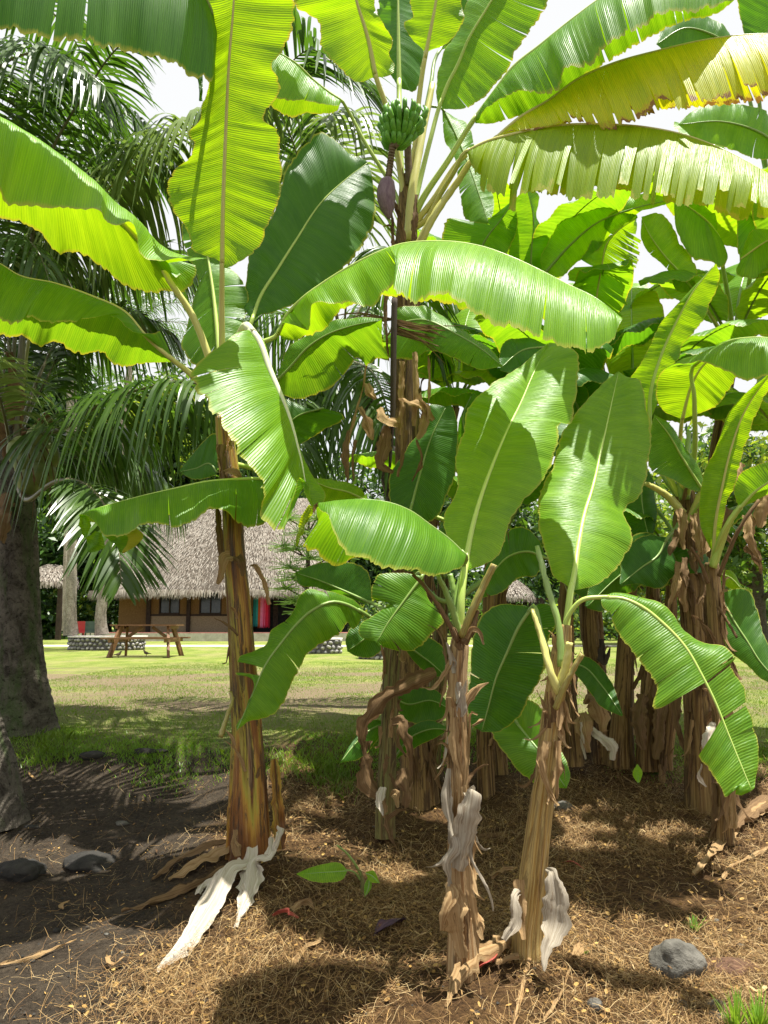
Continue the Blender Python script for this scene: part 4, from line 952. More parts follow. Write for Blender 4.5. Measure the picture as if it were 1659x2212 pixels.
FR(palm, [(28, 960, 6.2), (70, 940, 5.9), (150, 918, 5.6), (195, 885, 5.5), (250, 857, 5.4), (312, 838, 5.3), (391, 824, 5.2), (470, 845, 5.1), (540, 900, 5.0)], n=100, L=.76, droop=1.05, t0=.22, rr=.028, w=.024, fwd=.15)
FR(palm, [(30, 1030, 6.1), (60, 1080, 5.7), (120, 1040, 5.4), (190, 1050, 5.1), (235, 1110, 4.9), (255, 1180, 4.8), (262, 1260, 4.7)], n=70, L=.50, droop=.35, t0=.55, rr=.025, w=.022, fwd=.75, up=.1)
FR(palm, [(32, 950, 6.2), (30, 760, 6.1), (70, 560, 6.0), (170, 485, 5.9), (280, 500, 5.8), (390, 590, 5.7)], n=74, L=.62, droop=.95, t0=.3, mat='frond_pale', rr=.022, w=.028)
FR(palm, [(36, 980, 6.3), (80, 1000, 6.6), (150, 940, 6.9), (240, 920, 7.1), (330, 960, 7.3)], n=60, L=.75, droop=1.0, t0=.15, rr=.022)
FR(palm, [(28, 960, 6.2), (-40, 900, 6.0), (-80, 700, 5.8), (-60, 560, 5.6), (60, 520, 5.4), (120, 640, 5.3)], n=70, L=.6, droop=.9, t0=.2, rr=.022, w=.028)
FR(palm, [(28, 1000, 6.0), (10, 900, 5.6), (-20, 800, 5.2), (-60, 740, 4.8)], n=40, L=.55, droop=.6, t0=.3, mat='frond_pale', rr=.022)
for P_ in ([(30, 960, 6.5), (60, 640, 6.7), (130, 420, 6.8), (260, 330, 6.8), (400, 400, 6.7)], [(30, 960, 6.5), (20, 600, 6.6), (50, 330, 6.6), (150, 230, 6.5), (300, 260, 6.4), (400, 380, 6.3)], [(30, 960, 6.5), (110, 760, 6.9), (220, 600, 7.1), (340, 540, 7.2), (450, 600, 7.3)],
           [(30, 960, 6.6), (-40, 600, 6.6), (-60, 300, 6.4), (0, 170, 6.1), (90, 200, 5.8)], [(34, 960, 6.3), (90, 840, 6.8), (170, 720, 7.0), (270, 680, 7.1), (370, 720, 7.2)], [(30, 980, 6.4), (10, 760, 6.9), (40, 620, 7.2), (110, 560, 7.3), (200, 600, 7.4)]):
    FR(palm, P_, n=110, L=.95, droop=.75, t0=.3, rr=.022, w=.034)
for P_ in ([(30, 1000, 6.4), (90, 1010, 6.6), (190, 980, 6.8), (300, 1000, 6.9), (400, 1080, 7.0)],):
    FR(palm, P_, n=90, L=.62, droop=1.0, t0=.2, rr=.02, w=.026)
# dead flower stalk threads under the crown
for q in range(5):
    x = rng.uniform(30, 120); strip(palm, [(45, 950, 5.9), (x, 960+rng.uniform(0, 30), 5.7), (x+15, 1040, 5.65), (x+rng.uniform(-20, 30), 1120, 5.6)], [.012, .008, .004], 'dry_brown', curl=.3, name='dead_flower_stalk')

# second palm behind the grove, only its crown shows
P2 = np.array((Wz(905, 7.6), 7.6, 0)); palm2 = thing('coconut_palm', P2, 'coconut palm behind the banana leaves in the centre with dark hanging fronds', 'palm')
ring_trunk(palm2, [(905, 1522, 7.6), (900, 1400, 7.6), (880, 1250, 7.6), (850, 1050, 7.6), (800, 880, 7.6), (740, 760, 7.6)], [.34, .26, .23, .21, .2, .19], 'palm_bark', 22, skirt=.2)
c2 = (740, 760, 7.6)
FR(palm2, [c2, (690, 620, 7.0), (640, 330, 6.4), (600, 180, 6.1), (660, 110, 5.9), (735, 150, 5.7), (800, 200, 5.6), (850, 240, 5.5)], n=84, L=.80, droop=.45, t0=.45, rr=.018, w=.03, fwd=.9)
FR(palm2, [c2, (700, 520, 7.3), (660, 300, 7.0), (600, 200, 6.8), (540, 190, 6.7), (480, 260, 6.6)], n=70, L=1.0, droop=1.1, t0=.4, mat='frond_pale', rr=.02, w=.034, fwd=.2)
FR(palm2, [c2, (760, 480, 7.0), (770, 330, 6.7), (760, 260, 6.5), (730, 240, 6.3), (700, 262, 6.1)], n=50, L=.85, droop=1.0, t0=.45, mat='frond_pale', rr=.018, w=.032, fwd=.3)
FR(palm2, [c2, (690, 760, 7.2), (620, 800, 6.9), (540, 860, 6.6), (480, 930, 6.4)], n=60, L=.85, droop=1.2, t0=.1, rr=.02)
FR(palm2, [c2, (760, 780, 7.0), (800, 800, 6.6), (830, 860, 6.2), (850, 960, 6.0)], n=56, L=.80, droop=1.2, t0=.1, rr=.02)
FR(palm2, [c2, (700, 780, 7.2), (650, 830, 6.8), (640, 900, 6.5), (650, 990, 6.3)], n=60, L=.7, droop=.9, t0=.1, rr=.02)
FR(palm2, [c2, (660, 690, 7.8), (560, 680, 8.0), (480, 740, 8.2)], n=60, L=.9, droop=1.1, t0=.1, rr=.02)
FR(palm2, [c2, (800, 640, 7.8), (900, 600, 8.0), (1000, 660, 8.2)], n=60, L=.9, droop=1.1, t0=.1, rr=.02)
FR(palm2, [c2, (800, 660, 7.2), (840, 560, 6.6), (850, 540, 6.2), (900, 620, 5.9), (940, 760, 5.8)], n=50, L=.6, droop=.8, t0=.4, rr=.015)
# the leaning foot of a third trunk cut by the left edge
t3 = thing('coconut_palm', G(-10, 1700), 'leaning palm trunk foot cut off by the left edge of the picture', 'palm')
ring_trunk(t3, [(-4, 1800, 4.8), (-22, 1660, 4.85), (-66, 1500, 4.9), (-140, 1200, 5.0), (-230, 700, 5.1), (-260, 300, 5.2), (-260, -80, 5.3)], [.30, .24, .22, .21, .21, .2, .19], 'palm_bark', 20, skirt=.2)
c3 = np.array(W(-260, -80, 5.3))
for a, rr_ in ((1.2, 2.6), (2.0, 2.8), (2.9, 2.6), (.4, 2.4), (3.8, 2.5), (5.0, 2.4)):
    P = [c3, c3+np.array((math.sin(a)*.9, math.cos(a)*.9, .75)), c3+np.array((math.sin(a)*1.9, math.cos(a)*1.9, .75)), c3+np.array((math.sin(a)*rr_, math.cos(a)*rr_, .1))]
    frond3(t3, P, 56, .7, droop=.6, w=.034)

# ================================================================== banana plant A: the glossy amber stem, nearest left
GRP = 'banana plants of the grove'
YA = 4.25
A = thing('banana_plant', W(547, 1838, YA), 'tall banana plant with glossy amber stem and a white dead leaf at its foot', 'banana plant', GRP)
stem(A, [(548, 1850, YA), (545, 1740, YA), (540, 1600, YA), (527, 1430, YA), (518, 1300, YA), (508, 1180, YA), (504, 1080, YA), (492, 980, YA), (482, 900, YA)], [92, 84, 68, 58, 52, 46, 44, 42, 34], 'stem_glossy', 9, n=140, k=48)
cA = (482, 905, YA)
leaf(A, [(480, 568, 4.0), (481, 480), (487, 300), (495, 130), (505, 0), (508, -130, 3.5), (505, -260, 3.4)],
     [(478, 568), (473, 564), (440, 552), (418, 543), (406, 504), (386, 475), (371, 453), (361, 394), (375, 367), (414, 332), (420, 312), (406, 289), (430, 262), (433, 230), (446, 195), (455, 168), (457, 137), (445, 66), (435, 0), (432, -90), (460, -200), (505, -260)],
     [(482, 568), (484, 577), (519, 566), (558, 535), (586, 472), (603, 441), (610, 390), (606, 330), (600, 281), (570, 258), (578, 238), (607, 191), (600, 165), (588, 148), (609, 113), (633, 62), (638, 23), (634, -20), (610, -120), (560, -220), (505, -260)],
     'leaf_light', .05, .04, pet=[cA, (480, 780, 4.2), (479, 660, 4.1)], rib='rib_yellow', rw=.013, petw=.022, bulge=.06, wave=.010, label='big upright leaf glowing yellow green against the light')
leaf(A, [(345, 570, 4.15), (290, 505), (220, 440), (120, 385), (0, 330, 3.7), (-90, 295, 3.5), (-180, 280, 3.4)],
     [[(424, 560, 0), (395, 553), (345, 528), (300, 480), (240, 430), (185, 380), (120, 330), (60, 290), (0, 258), (-80, 228), (-180, 275)],
      [(424, 561, -.1), (422, 562, -.1), (387, 557, -.12), (340, 564, -.14), (312, 560, -.14), (301, 543, -.13), (297, 504, -.12), (284, 478, -.12), (250, 486, -.14), (226, 480, -.14), (215, 459, -.14), (187, 453, -.15), (117, 449, -.16), (59, 447, -.16), (10, 441, -.16), (0, 415, -.16), (-70, 380, -.14), (-180, 282, -.05)]],
     [(380, 600), (424, 575), (424, 594), (406, 629), (367, 631), (328, 635), (273, 621), (219, 578), (156, 547), (129, 553), (94, 512), (59, 488), (0, 471), (-80, 440), (-180, 285)],
     'leaf_light', -.16, .24, pet=[cA, (449, 766, 4.25), (410, 672, 4.2), (368, 610, 4.15)], rib='rib_yellow', petw=.024, rw=.016, wave=.008, rip=.003, label='long leaf folded over along its length, pale flap above yellow green')
leaf(A, [(372, 776, 4.2), (312, 722), (273, 676), (195, 638), (117, 611), (39, 593), (0, 569, 3.8), (-90, 545, 3.7), (-170, 560, 3.6)],
     [(345, 718), (336, 719), (297, 723), (269, 703), (238, 686), (187, 697), (148, 695), (113, 705), (62, 693), (31, 697), (0, 689), (-60, 680), (-170, 562)],
     [(374, 782), (332, 783), (250, 790), (219, 762), (164, 768), (137, 750), (117, 738), (90, 750), (51, 731), (27, 733), (0, 727), (-70, 700), (-170, 564)],
     'leaf', -.30, .22, pet=[cA, (470, 880, 4.28), (430, 825, 4.28), (400, 798, 4.25)], rib='rib_yellow', petw=.024, rw=.013, tears=(7, 0), gap=.12, label='arching left leaf whose near half hangs in strips')
leaf(A, [(540, 712, 4.15), (552, 726), (583, 800), (622, 893), (648, 985), (672, 1085, 3.9), (680, 1100, 3.9)],
     [(538, 711), (523, 709), (492, 731), (437, 774), (406, 809), (422, 832), (461, 891), (480, 925), (496, 957), (512, 992), (547, 1020), (559, 1047), (566, 1078), (559, 1114), (585, 1140), (602, 1158), (612, 1141), (630, 1085), (648, 1030), (668, 1080), (680, 1100)],
     [(542, 711), (560, 722), (583, 775), (607, 855), (624, 895), (645, 962), (672, 1020), (702, 1078), (690, 1098), (680, 1100)],
     'leaf_light', -.42, .05, pet=[cA, (490, 820, 4.5), (515, 730, 4.4), (530, 705, 4.25)], rib='rib_glare', petw=.022, rw=.024, tears=(11, 0), gap=.10, wave=.008, rip=.004, bulge=.08, label='broken leaf hanging steeply, midrib whitened by glare and browning left margin')
leaf(A, [(600, 1035, 4.35), (559, 1033, 4.2), (504, 1035, 4.05), (453, 1039), (375, 1055), (293, 1074), (234, 1090), (184, 1106), (170, 1113, 3.8)],
     [(600, 1110), (578, 1128), (547, 1139), (520, 1131), (484, 1104), (461, 1098), (430, 1113), (375, 1139), (320, 1137), (273, 1153), (245, 1162), (225, 1161), (211, 1140), (192, 1122), (170, 1115)],
     [(600, 1060), (540, 1080), (450, 1100), (300, 1130), (200, 1130), (170, 1115)],
     'leaf', -.24, .28, pet=[(492, 1000, YA), (540, 1010, 4.35)], rib='rib', petw=.016, rw=.011, tears=(4, 0), gap=.06, bulge=.07, label='low leaf reaching left across the amber stem, tip hanging in rags')
for p, w_ in (([(178, 1112, 3.82), (182, 1130, 3.82), (186, 1160, 3.82)], [.02, .045, .01]), ([(215, 1150, 3.85), (205, 1175, 3.85), (190, 1190, 3.85)], [.03, .09, .03]), ([(262, 1145, 3.9), (268, 1172, 3.9), (262, 1194, 3.9)], [.16, .12, .02])):
    o = strip(A, p, w_, 'leaf', curl=.5, name='leaf_rag', ragged=.05)
leaf(A, [(545, 690, 4.5), (560, 645), (600, 580), (638, 520), (696, 434), (751, 383), (795, 350, 4.9)],
     [(545, 692), (524, 660), (533, 600), (538, 545), (560, 505), (586, 469), (612, 380), (640, 330), (696, 287), (712, 293), (745, 320), (795, 350)],
     [(545, 692), (560, 682), (600, 674), (650, 650), (720, 600), (759, 566), (790, 523), (806, 492), (813, 450), (808, 400), (795, 350)],
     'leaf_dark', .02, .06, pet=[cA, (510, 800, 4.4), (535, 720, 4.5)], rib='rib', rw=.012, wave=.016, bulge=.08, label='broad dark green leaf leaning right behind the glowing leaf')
leaf(A, [(600, 722, 4.3), (620, 680, 4.2), (653, 645, 4.05), (696, 613), (759, 574), (813, 547), (868, 527), (931, 521), (989, 523), (1044, 533), (1106, 555), (1165, 582), (1226, 613), (1284, 641), (1345, 688, 3.35)],
     [(598, 724), (614, 702), (640, 705), (665, 715), (677, 668), (720, 660), (759, 655), (800, 664), (840, 640), (868, 580), (852, 612), (852, 637), (876, 653), (899, 655), (931, 637), (954, 631), (981, 653), (1009, 672), (1048, 692), (1087, 707), (1118, 719), (1153, 727), (1188, 739), (1230, 750), (1277, 770), (1292, 758), (1323, 739), (1339, 700), (1345, 688)],
     [(615, 735), (670, 725), (759, 655), (868, 640), (931, 650), (1020, 665), (1106, 680), (1226, 710), (1300, 720), (1345, 690)],
     'leaf_light', -.36, .30, pet=[cA, (510, 830, 4.3), (555, 745, 4.3)], rib='rib', rw=.012, tears=(5, 2), gap=.05, bulge=.10, wave=.016, label='great arching leaf sweeping right across the middle of the grove')
leaf(A, [(597, 822, 4.6), (622, 797), (669, 746), (704, 723), (759, 703), (825, 690, 4.4)],
     [(597, 822), (602, 800), (626, 750), (660, 722), (720, 695), (780, 684), (825, 688)],
     [(597, 824), (602, 846), (638, 863), (696, 848), (735, 824), (759, 789), (774, 774), (794, 793), (817, 774), (843, 780), (829, 750), (825, 692)],
     'leaf', .05, .12, pet=[cA, (530, 890, 4.45), (575, 850, 4.6)], rib='rib_dull', rw=.009, wave=.015, tears=(0, 3), gap=.05, label='short green leaf below the arching one with a torn tip')
leaf(A, [(474, 765, 4.4), (468, 700), (459, 620), (450, 560), (440, 500), (430, 445, 4.7)],
     [(474, 765), (430, 795), (402, 770), (392, 745), (408, 690), (425, 600), (402, 540), (392, 497), (415, 455), (430, 445)],
     [(474, 765), (500, 735), (530, 690), (535, 630), (510, 590), (480, 560), (455, 490), (430, 445)],
     'leaf', .06, .05, pet=[cA, (476, 830, 4.35)], rib='rib', rw=.016, tears=(8, 4), gap=.10, label='narrow leaf behind the petioles, slit with small holes')
leaf(A, [(474, 60, 3.7), (420, -40, 3.55), (340, -90, 3.45), (220, -130, 3.35), (80, -150, 3.2), (-60, -130, 3.1), (-160, -60, 3.0)],
     [(462, 120), (457, 180), (414, 166), (391, 154), (352, 135), (309, 125), (266, 113), (219, 109), (191, 98), (145, 92), (90, 84), (51, 78), (0, 64), (-80, 40), (-160, -50)],
     [(474, 20), (430, -120), (340, -200), (200, -250), (60, -260), (-80, -200), (-160, -70)],
     'leaf_dark', -.05, .25, pet=[(480, 700, 4.2), (478, 400, 4.15), (476, 180, 3.9)], rib='rib_dull', petw=.014, rw=.012, tears=(2, 0), gap=.05, label='leaf crossing the top left corner with a yellow torn edge', wave=.012)
leaf(A, [(470, 1020, 4.5), (452, 1000), (425, 1010), (388, 1018, 4.55)], [(470, 1022), (462, 935), (430, 965), (388, 1016)], [(470, 1022), (455, 1030), (412, 1034), (390, 1020)], 'leaf_dark', 0, 0, rib='rib_dull', rw=.006, label='small torn piece of leaf behind the stem')
strip(A, [(432, 68, 3.9), (430, 110, 3.9), (434, 160, 3.9), (433, 218, 3.9)], [.022, .034, .03, .022], 'leaf_dark', curl=1.3, name='rolled_leaf_edge')
# sheaths, stubs and dead strips of plant A
strip(A, [(482, 960, 4.12), (478, 1000, 4.10), (492, 1040, 4.10), (500, 1030, 4.10)], [.06, .06, .04, .03], 'dry_brown', curl=1.1)
strip(A, [(478, 1025, 4.12), (495, 1018, 4.08), (512, 1022, 4.08), (520, 1034, 4.10)], [.03, .05, .05, .02], 'dry_tan', curl=1.2)
strip(A, [(470, 1060, 4.15), (470, 1110, 4.14), (476, 1170, 4.14), (480, 1216, 4.16)], [.018, .03, .028, .016], 'dry_brown', curl=1.2)
strip(A, [(540, 1222, 4.1), (552, 1224, 4.05), (566, 1250, 4.05), (582, 1306, 4.05)], [.012, .03, .03, .022], 'dry_tan', curl=1.2)
strip(A, [(500, 1200, 4.12), (488, 1205, 4.08), (478, 1240, 4.06), (470, 1262, 4.06)], [.05, .05, .04, .02], 'dry_tan', curl=1.0)
strip(A, [(510, 1200, 4.14), (520, 1212, 4.10), (524, 1245, 4.10)], [.07, .06, .02], 'dry_brown', curl=1.0)
cut_petiole(A, [(498, 1495, 4.15), (502, 1510, 4.12), (490, 1548, 4.05), (476, 1592, 4.0)], [7, 11, 11, 14], 'petiole_old')
flakes(A, 10, ('dry_brown', 'dry_tan'), .05, .16, .15, .98, .035, .02)
strip(A, [(592, 1640, 4.2), (598, 1700, 4.2), (603, 1780, 4.2), (606, 1835, 4.2)], [.03, .06, .07, .05], 'stem_glossy', curl=1.0, name='sheath')
strip(A, [(510, 1792, 4.12), (508, 1820, 4.1), (514, 1850, 4.1)], [.03, .06, .05], 'dry_tan', curl=1.1)
gp = lambda x, y, h=.01: G(x, y, h)
o = strip(A, [W(540, 1832, 4.08), W(532, 1862, 3.98), gp(505, 1920, .11), gp(455, 1985, .07), gp(395, 2060, .03), gp(338, 2106, .015)], [.08, .105, .11, .10, .08, .02], 'dry_white', curl=.25, crumple=.004, name='dead_leaf', lift=True, n=70, ragged=.05, wob=.3, face=(0, .5, -1), m=9); o['label'] = 'long pale dead leaf coloured sunlit white, trailing to the left'
o = strip(A, [W(585, 1808, 4.1), W(578, 1850, 3.95), gp(560, 1900, .10), gp(535, 1955, .05), gp(508, 2008, .01)], [.03, .06, .10, .08, .02], 'dry_white', curl=.4, crumple=.005, name='dead_leaf', lift=True, n=50, face=(0, .6, -1))
o = strip(A, [W(598, 1785, 4.1), W(604, 1800, 4.02), W(592, 1835, 3.98), W(582, 1858, 3.96)], [.015, .035, .03, .015], 'dry_white', curl=1.0, name='dead_leaf', lift=True, n=30, face=(0, 1, -.3))
strip(A, [gp(520, 1895, .08), gp(480, 1912, .05), gp(440, 1925, .03), gp(430, 1940, .02)], [.06, .07, .06, .03], 'dry_white', curl=.6, name='dead_leaf', lift=True, n=30, face=(0, .3, -1))
strip(A, [gp(500, 1850, .06), gp(450, 1870, .04), gp(400, 1890, .03), gp(365, 1905, .01)], [.08, .10, .08, .02], 'dry_tan', curl=.5, name='dead_leaf', lift=True, n=40, face=(0, .3, -1))
strip(A, [gp(510, 1830, .05), gp(430, 1855, .05), gp(380, 1872, .03), gp(330, 1905, .01)], [.05, .07, .07, .02], 'dry_brown', curl=.5, name='dead_leaf', lift=True, n=40, face=(0, .3, -1))
strip(A, [gp(500, 1880, .03), gp(400, 1930, .02), gp(330, 1955, .02), gp(262, 1975, .01)], [.04, .05, .05, .01], 'dry_brown', curl=.5, name='dead_leaf', lift=True, n=40, face=(0, .3, -1))

# ================================================================== plant B: tall fruiting plant behind
YB = 4.95
B = thing('banana_plant', W(905, 1722, YB), 'tallest banana plant bearing a green bunch and purple bud above the grove', 'banana plant', GRP)
stem(B, [(905, 1725, YB), (900, 1600, YB), (888, 1400, YB), (882, 1150, YB), (880, 950, YB), (878, 780, YB), (876, 640, YB), (878, 520, YB), (880, 450, YB), (876, 380, YB)], [78, 66, 60, 56, 54, 54, 52, 52, 44, 26], 'stem_dull', 9, n=120)
cB = (882, 500, YB)
leaf(B, [(811, 160, 4.75), (794, 78), (770, 0), (755, -90, 4.5), (745, -190, 4.4)], [(811, 166), (774, 177), (759, 172), (735, 150), (712, 129), (690, 94), (688, 51), (660, 28), (641, 20), (634, -20), (660, -100), (745, -190)],
     [(813, 166), (829, 168), (852, 156), (852, 137), (842, 121), (850, 90), (826, 50), (812, 20), (812, -30), (800, -120), (745, -190)], 'leaf_light', .08, .03, pet=[cB, (858, 330, 4.9), (838, 240, 4.85)], rib='rib_yellow', rw=.016, petw=.024, wave=.02, label='yellow green leaf left of the vertical white midrib, seen from below')
leaf(B, [(918, 125, 4.8), (931, 59), (942, 0), (950, -80, 4.6), (955, -150, 4.5)], [(918, 106), (899, 94), (884, 78), (872, 47), (892, 35), (885, 12), (890, -30), (915, -100), (955, -150)],
     [(925, 106), (931, 106), (966, 94), (993, 63), (1003, 35), (998, 0), (990, -60), (955, -150)], 'leaf_light', .02, .06, pet=[cB, (896, 330, 4.95), (905, 215, 4.9)], rib='rib_yellow', rw=.015, petw=.022, label='yellow green leaf right of the vertical white midrib, seen from below')
leaf(B, [(950, 108, 5.3), (985, 60), (1040, -10), (1080, -90, 5.3)], [(948, 108), (955, 40), (1000, -40), (1080, -92)], [(952, 108), (1001, 94), (1044, 59), (1087, 4), (1110, -50), (1080, -90)], 'leaf_dark', 0, .1, pet=[cB, (905, 330, 5.1), (931, 180, 5.2)], rib='rib_dull', rw=.012)
leaf(B, [(952, 222, 5.0), (968, 180), (987, 143), (1012, 84), (1050, 20), (1100, -60), (1160, -130, 4.7)],
     [(948, 235), (940, 190), (958, 120), (985, 60), (1020, -10), (1080, -90), (1160, -130)],
     [(955, 236), (1000, 236), (1052, 207), (1070, 182), (1095, 156), (1118, 109), (1145, 70), (1181, 16), (1205, -60), (1160, -130)],
     'leaf', .15, .02, pet=[cB, (905, 400, 5.0), (930, 300, 5.0)], rib='rib', rw=.014, tears=(0, 5), gap=.06, label='striped green leaf with a ragged right edge against the white sky')
leaf(B, [(1024, 258, 4.7), (1067, 200), (1109, 145), (1167, 98), (1245, 35), (1300, -5), (1400, -50, 4.2), (1500, -60), (1610, -20, 4.0)],
     [(1030, 262), (1060, 226), (1109, 203), (1183, 206), (1206, 195), (1218, 164), (1245, 148), (1277, 145), (1292, 121), (1327, 94), (1362, 72), (1402, 47), (1437, 31), (1499, 24), (1538, 20), (1569, 4), (1610, -20)],
     [(1026, 266), (1060, 268), (1089, 262), (1140, 248), (1187, 222), (1250, 175), (1327, 128), (1400, 85), (1470, 50), (1540, 34), (1610, -18)],
     'leaf', -.34, .15, pet=[cB, (907, 441, 4.9), (970, 344, 4.8)], rib='rib', rw=.016, petw=.024, tears=(6, 5), gap=.05, bulge=.12, wave=.014, label='long leaf arching over the top right, pale above and yellow below')
leaf(B, [(1066, 302, 4.5), (1128, 250), (1187, 215), (1245, 172), (1323, 137), (1421, 109), (1519, 86), (1659, 72, 3.9), (1760, 80, 3.8)],
     [(1066, 304), (1100, 290), (1160, 285), (1214, 272), (1290, 275), (1350, 276), (1378, 268), (1410, 250), (1441, 234), (1472, 245), (1505, 232), (1538, 230), (1580, 222), (1620, 222), (1659, 220), (1710, 180), (1760, 84)],
     [(1066, 302), (1160, 280), (1290, 262), (1400, 255), (1441, 250), (1538, 246), (1620, 236), (1700, 180), (1760, 82)],
     'leaf_gold', -.24, .16, pet=[cB, (930, 440, 4.85), (1000, 340, 4.7)], rib='rib_yellow', rw=.013, petw=.022, tears=(26, 16), gap=.22, rag=.18, bulge=.06, wave=.006, label='golden yellow leaf torn into ribbons, upper of the two at the right')
leaf(B, [(1006, 328, 4.5), (1050, 306), (1109, 289), (1214, 270), (1304, 268), (1402, 275), (1480, 291), (1558, 320), (1659, 375, 3.7), (1740, 430, 3.6)],
     [(1008, 332), (1019, 362), (1045, 415), (1089, 430), (1167, 424), (1222, 428), (1261, 428), (1323, 430), (1402, 438), (1519, 446), (1558, 448), (1597, 446), (1659, 462), (1700, 470), (1740, 435)],
     [(1008, 332), (1030, 380), (1089, 410), (1222, 425), (1323, 428), (1402, 442), (1519, 452), (1597, 480), (1659, 480), (1740, 435)],
     'leaf_yellow', -.24, .18, pet=[cB, (915, 480, 4.9), (950, 422, 4.8), (985, 365, 4.6)], rib='rib_yellow', rw=.012, petw=.02, tears=(38, 14), gap=.42, rag=.14, bulge=.05, wave=.006, label='yellowing leaf hanging in a comb of strips, lower of the two at the right')
leaf(B, [(735, 215, 4.9), (708, 197), (677, 172), (641, 137), (606, 115), (560, 95, 4.6), (520, 90)], [(738, 217), (735, 226), (704, 223), (669, 217), (598, 217), (555, 190), (520, 92)], [(737, 220), (728, 240), (700, 247), (660, 246), (630, 255), (590, 235), (560, 180), (520, 92)],
     'leaf_light', -.1, .15, pet=[cB, (845, 400, 5.1), (790, 310, 5.05), (752, 240, 5.0)], rib='rib', rw=.01, petw=.018, tears=(2, 0), gap=.05, label='pale pointed leaf reaching left behind the glowing leaf')
leaf(B, [(958, 236, 5.2), (985, 290), (1010, 350), (1035, 420), (1055, 482, 5.0)], [(955, 240), (962, 309), (981, 340), (990, 400), (1012, 478), (1055, 484)], [(960, 240), (1005, 262), (1028, 316), (1052, 380), (1065, 440), (1055, 484)], 'leaf', 0, .1, rib='rib_dull', rw=.008, tears=(8, 8), gap=.1, pet=[cB, (900, 300, 5.2), (930, 230, 5.2)])
leaf(B, [(862, 180, 5.2), (861, 100), (860, 0), (862, -100, 5.2)], [(862, 190), (835, 150), (815, 80), (825, -20), (862, -100)], [(862, 190), (890, 200), (915, 130), (905, 40), (890, -30), (862, -100)], 'leaf_dark', .15, .15, pet=[cB, (868, 380, 5.05), (863, 260, 5.1)], rib='rib', rw=.018, petw=.02, label='leaf on a white vertical midrib behind the fruit')
for pp, ww in (([(884, 520, 4.85), (890, 420, 4.85), (905, 330, 4.9), (935, 180, 5.0)], [26, 20, 16, 12]), ([(900, 540, 4.8), (935, 470, 4.75), (990, 390, 4.7), (1020, 345, 4.6)], [22, 20, 17, 15])): cut_petiole(B, pp, ww, 'rib_yellow')
for q, (pp, w_) in enumerate([([(872, 520, 4.7), (862, 470, 4.68), (850, 430, 4.7)], [.04, .05, .02]), ([(890, 540, 4.7), (895, 480, 4.68), (900, 420, 4.7)], [.05, .05, .02]), ([(850, 560, 4.7), (848, 500, 4.7), (846, 455, 4.7)], [.05, .03, .01])]): strip(B, pp, w_, 'dry_brown', curl=1.0)
flakes(B, 30, ('dry_brown', 'dry_tan', 'dry_brown'), .08, .35, .03, .9, .06, .035)
# fruit
YF = 4.62
ped = tube('fruit_stalk', [W(884, 400, 4.9), W(880, 300, 4.85), W(878, 240, 4.75), W(866, 262, YF), W(846, 315, YF), W(842, 350, YF), (W(838, 386, YF-.02))], [.024, .024, .023, .022, .016, .014, .012], M['stalk'], B, n=40, k=12)
for q in range(13):    # bract scars: knobbly rings down the bare stalk
    t = q/12; p = W(848+(839-848)*t, 312+72*t, YF); V, Fc, uv = tube_geo(np.array([p+(0, 0, .008), p+(0, 0, .003), p-(0, 0, .004), p-(0, 0, .009)]), [.010, .021, .022, .011], 12); mesh('bract_scar', V, clean_faces(Fc), M['stalk'], B, ped)
bunch = mesh('banana_bunch', *(lambda g: (np.vstack(g.V), g.F))((lambda g: (g.add(*tube_geo(np.array([W(878, 250, YF+.05), W(862, 300, YF), W(850, 318, YF)]), [.03, .035, .02], 10)[:2]), g)[1])(Geo())), M['stalk'], B)
cb = np.array(W(862, 290, YF+.03))
def fruit(c, a, r0, z0, L, rad, up, parent):
    d = np.array((math.sin(a), -math.cos(a), 0)); n = 14; s = np.linspace(0, 1, n)
    P = c + d*(r0*(.45+.65*np.sin(np.minimum(s*2.0, 1.57))) + .02*np.sin(s*2.6) + .02*s*rng.uniform(0, 1))[:, None] + rng.normal(0, .006, 3)*s[:, None] + np.array((0, 0, 1.0))*(z0 + L*s*up)[:, None] + d*(.045*s*(1-s)*2)[:, None]
    R = rad*np.array([.35, .55, .8, .95, 1, 1.02, 1.02, 1, .98, .92, .82, .62, .34, .22])
    V, Fc, uv = tube_geo(P, R, 6); o = mesh('banana', V, clean_faces(Fc), M['fruit'], B, parent)
    V, Fc, uv = tube_geo(P[-2:]+np.array((0, 0, .004)), [.004, .003], 5); g_tip.add(V, clean_faces(Fc))
g_tip = Geo()
for tier, (z0, r0, nn, L, cx) in enumerate([(-.10, .03, 10, .11, -8), (-.055, .055, 13, .125, 0), (-.01, .08, 14, .13, 6), (.045, .08, 13, .13, 14)]):
    for k in range(nn):
        a = -2.2 + 4.4*k/(nn-1) + rng.normal(0, .04)
        fruit(cb + np.array((cx/F*YF, 0, 0)), a, r0+rng.normal(0, .003), z0, L*rng.uniform(.8, 1.15), .0175, 1.0, bunch)
g_tip.build('flower_tips', M['fruit_tip'], B, bunch)
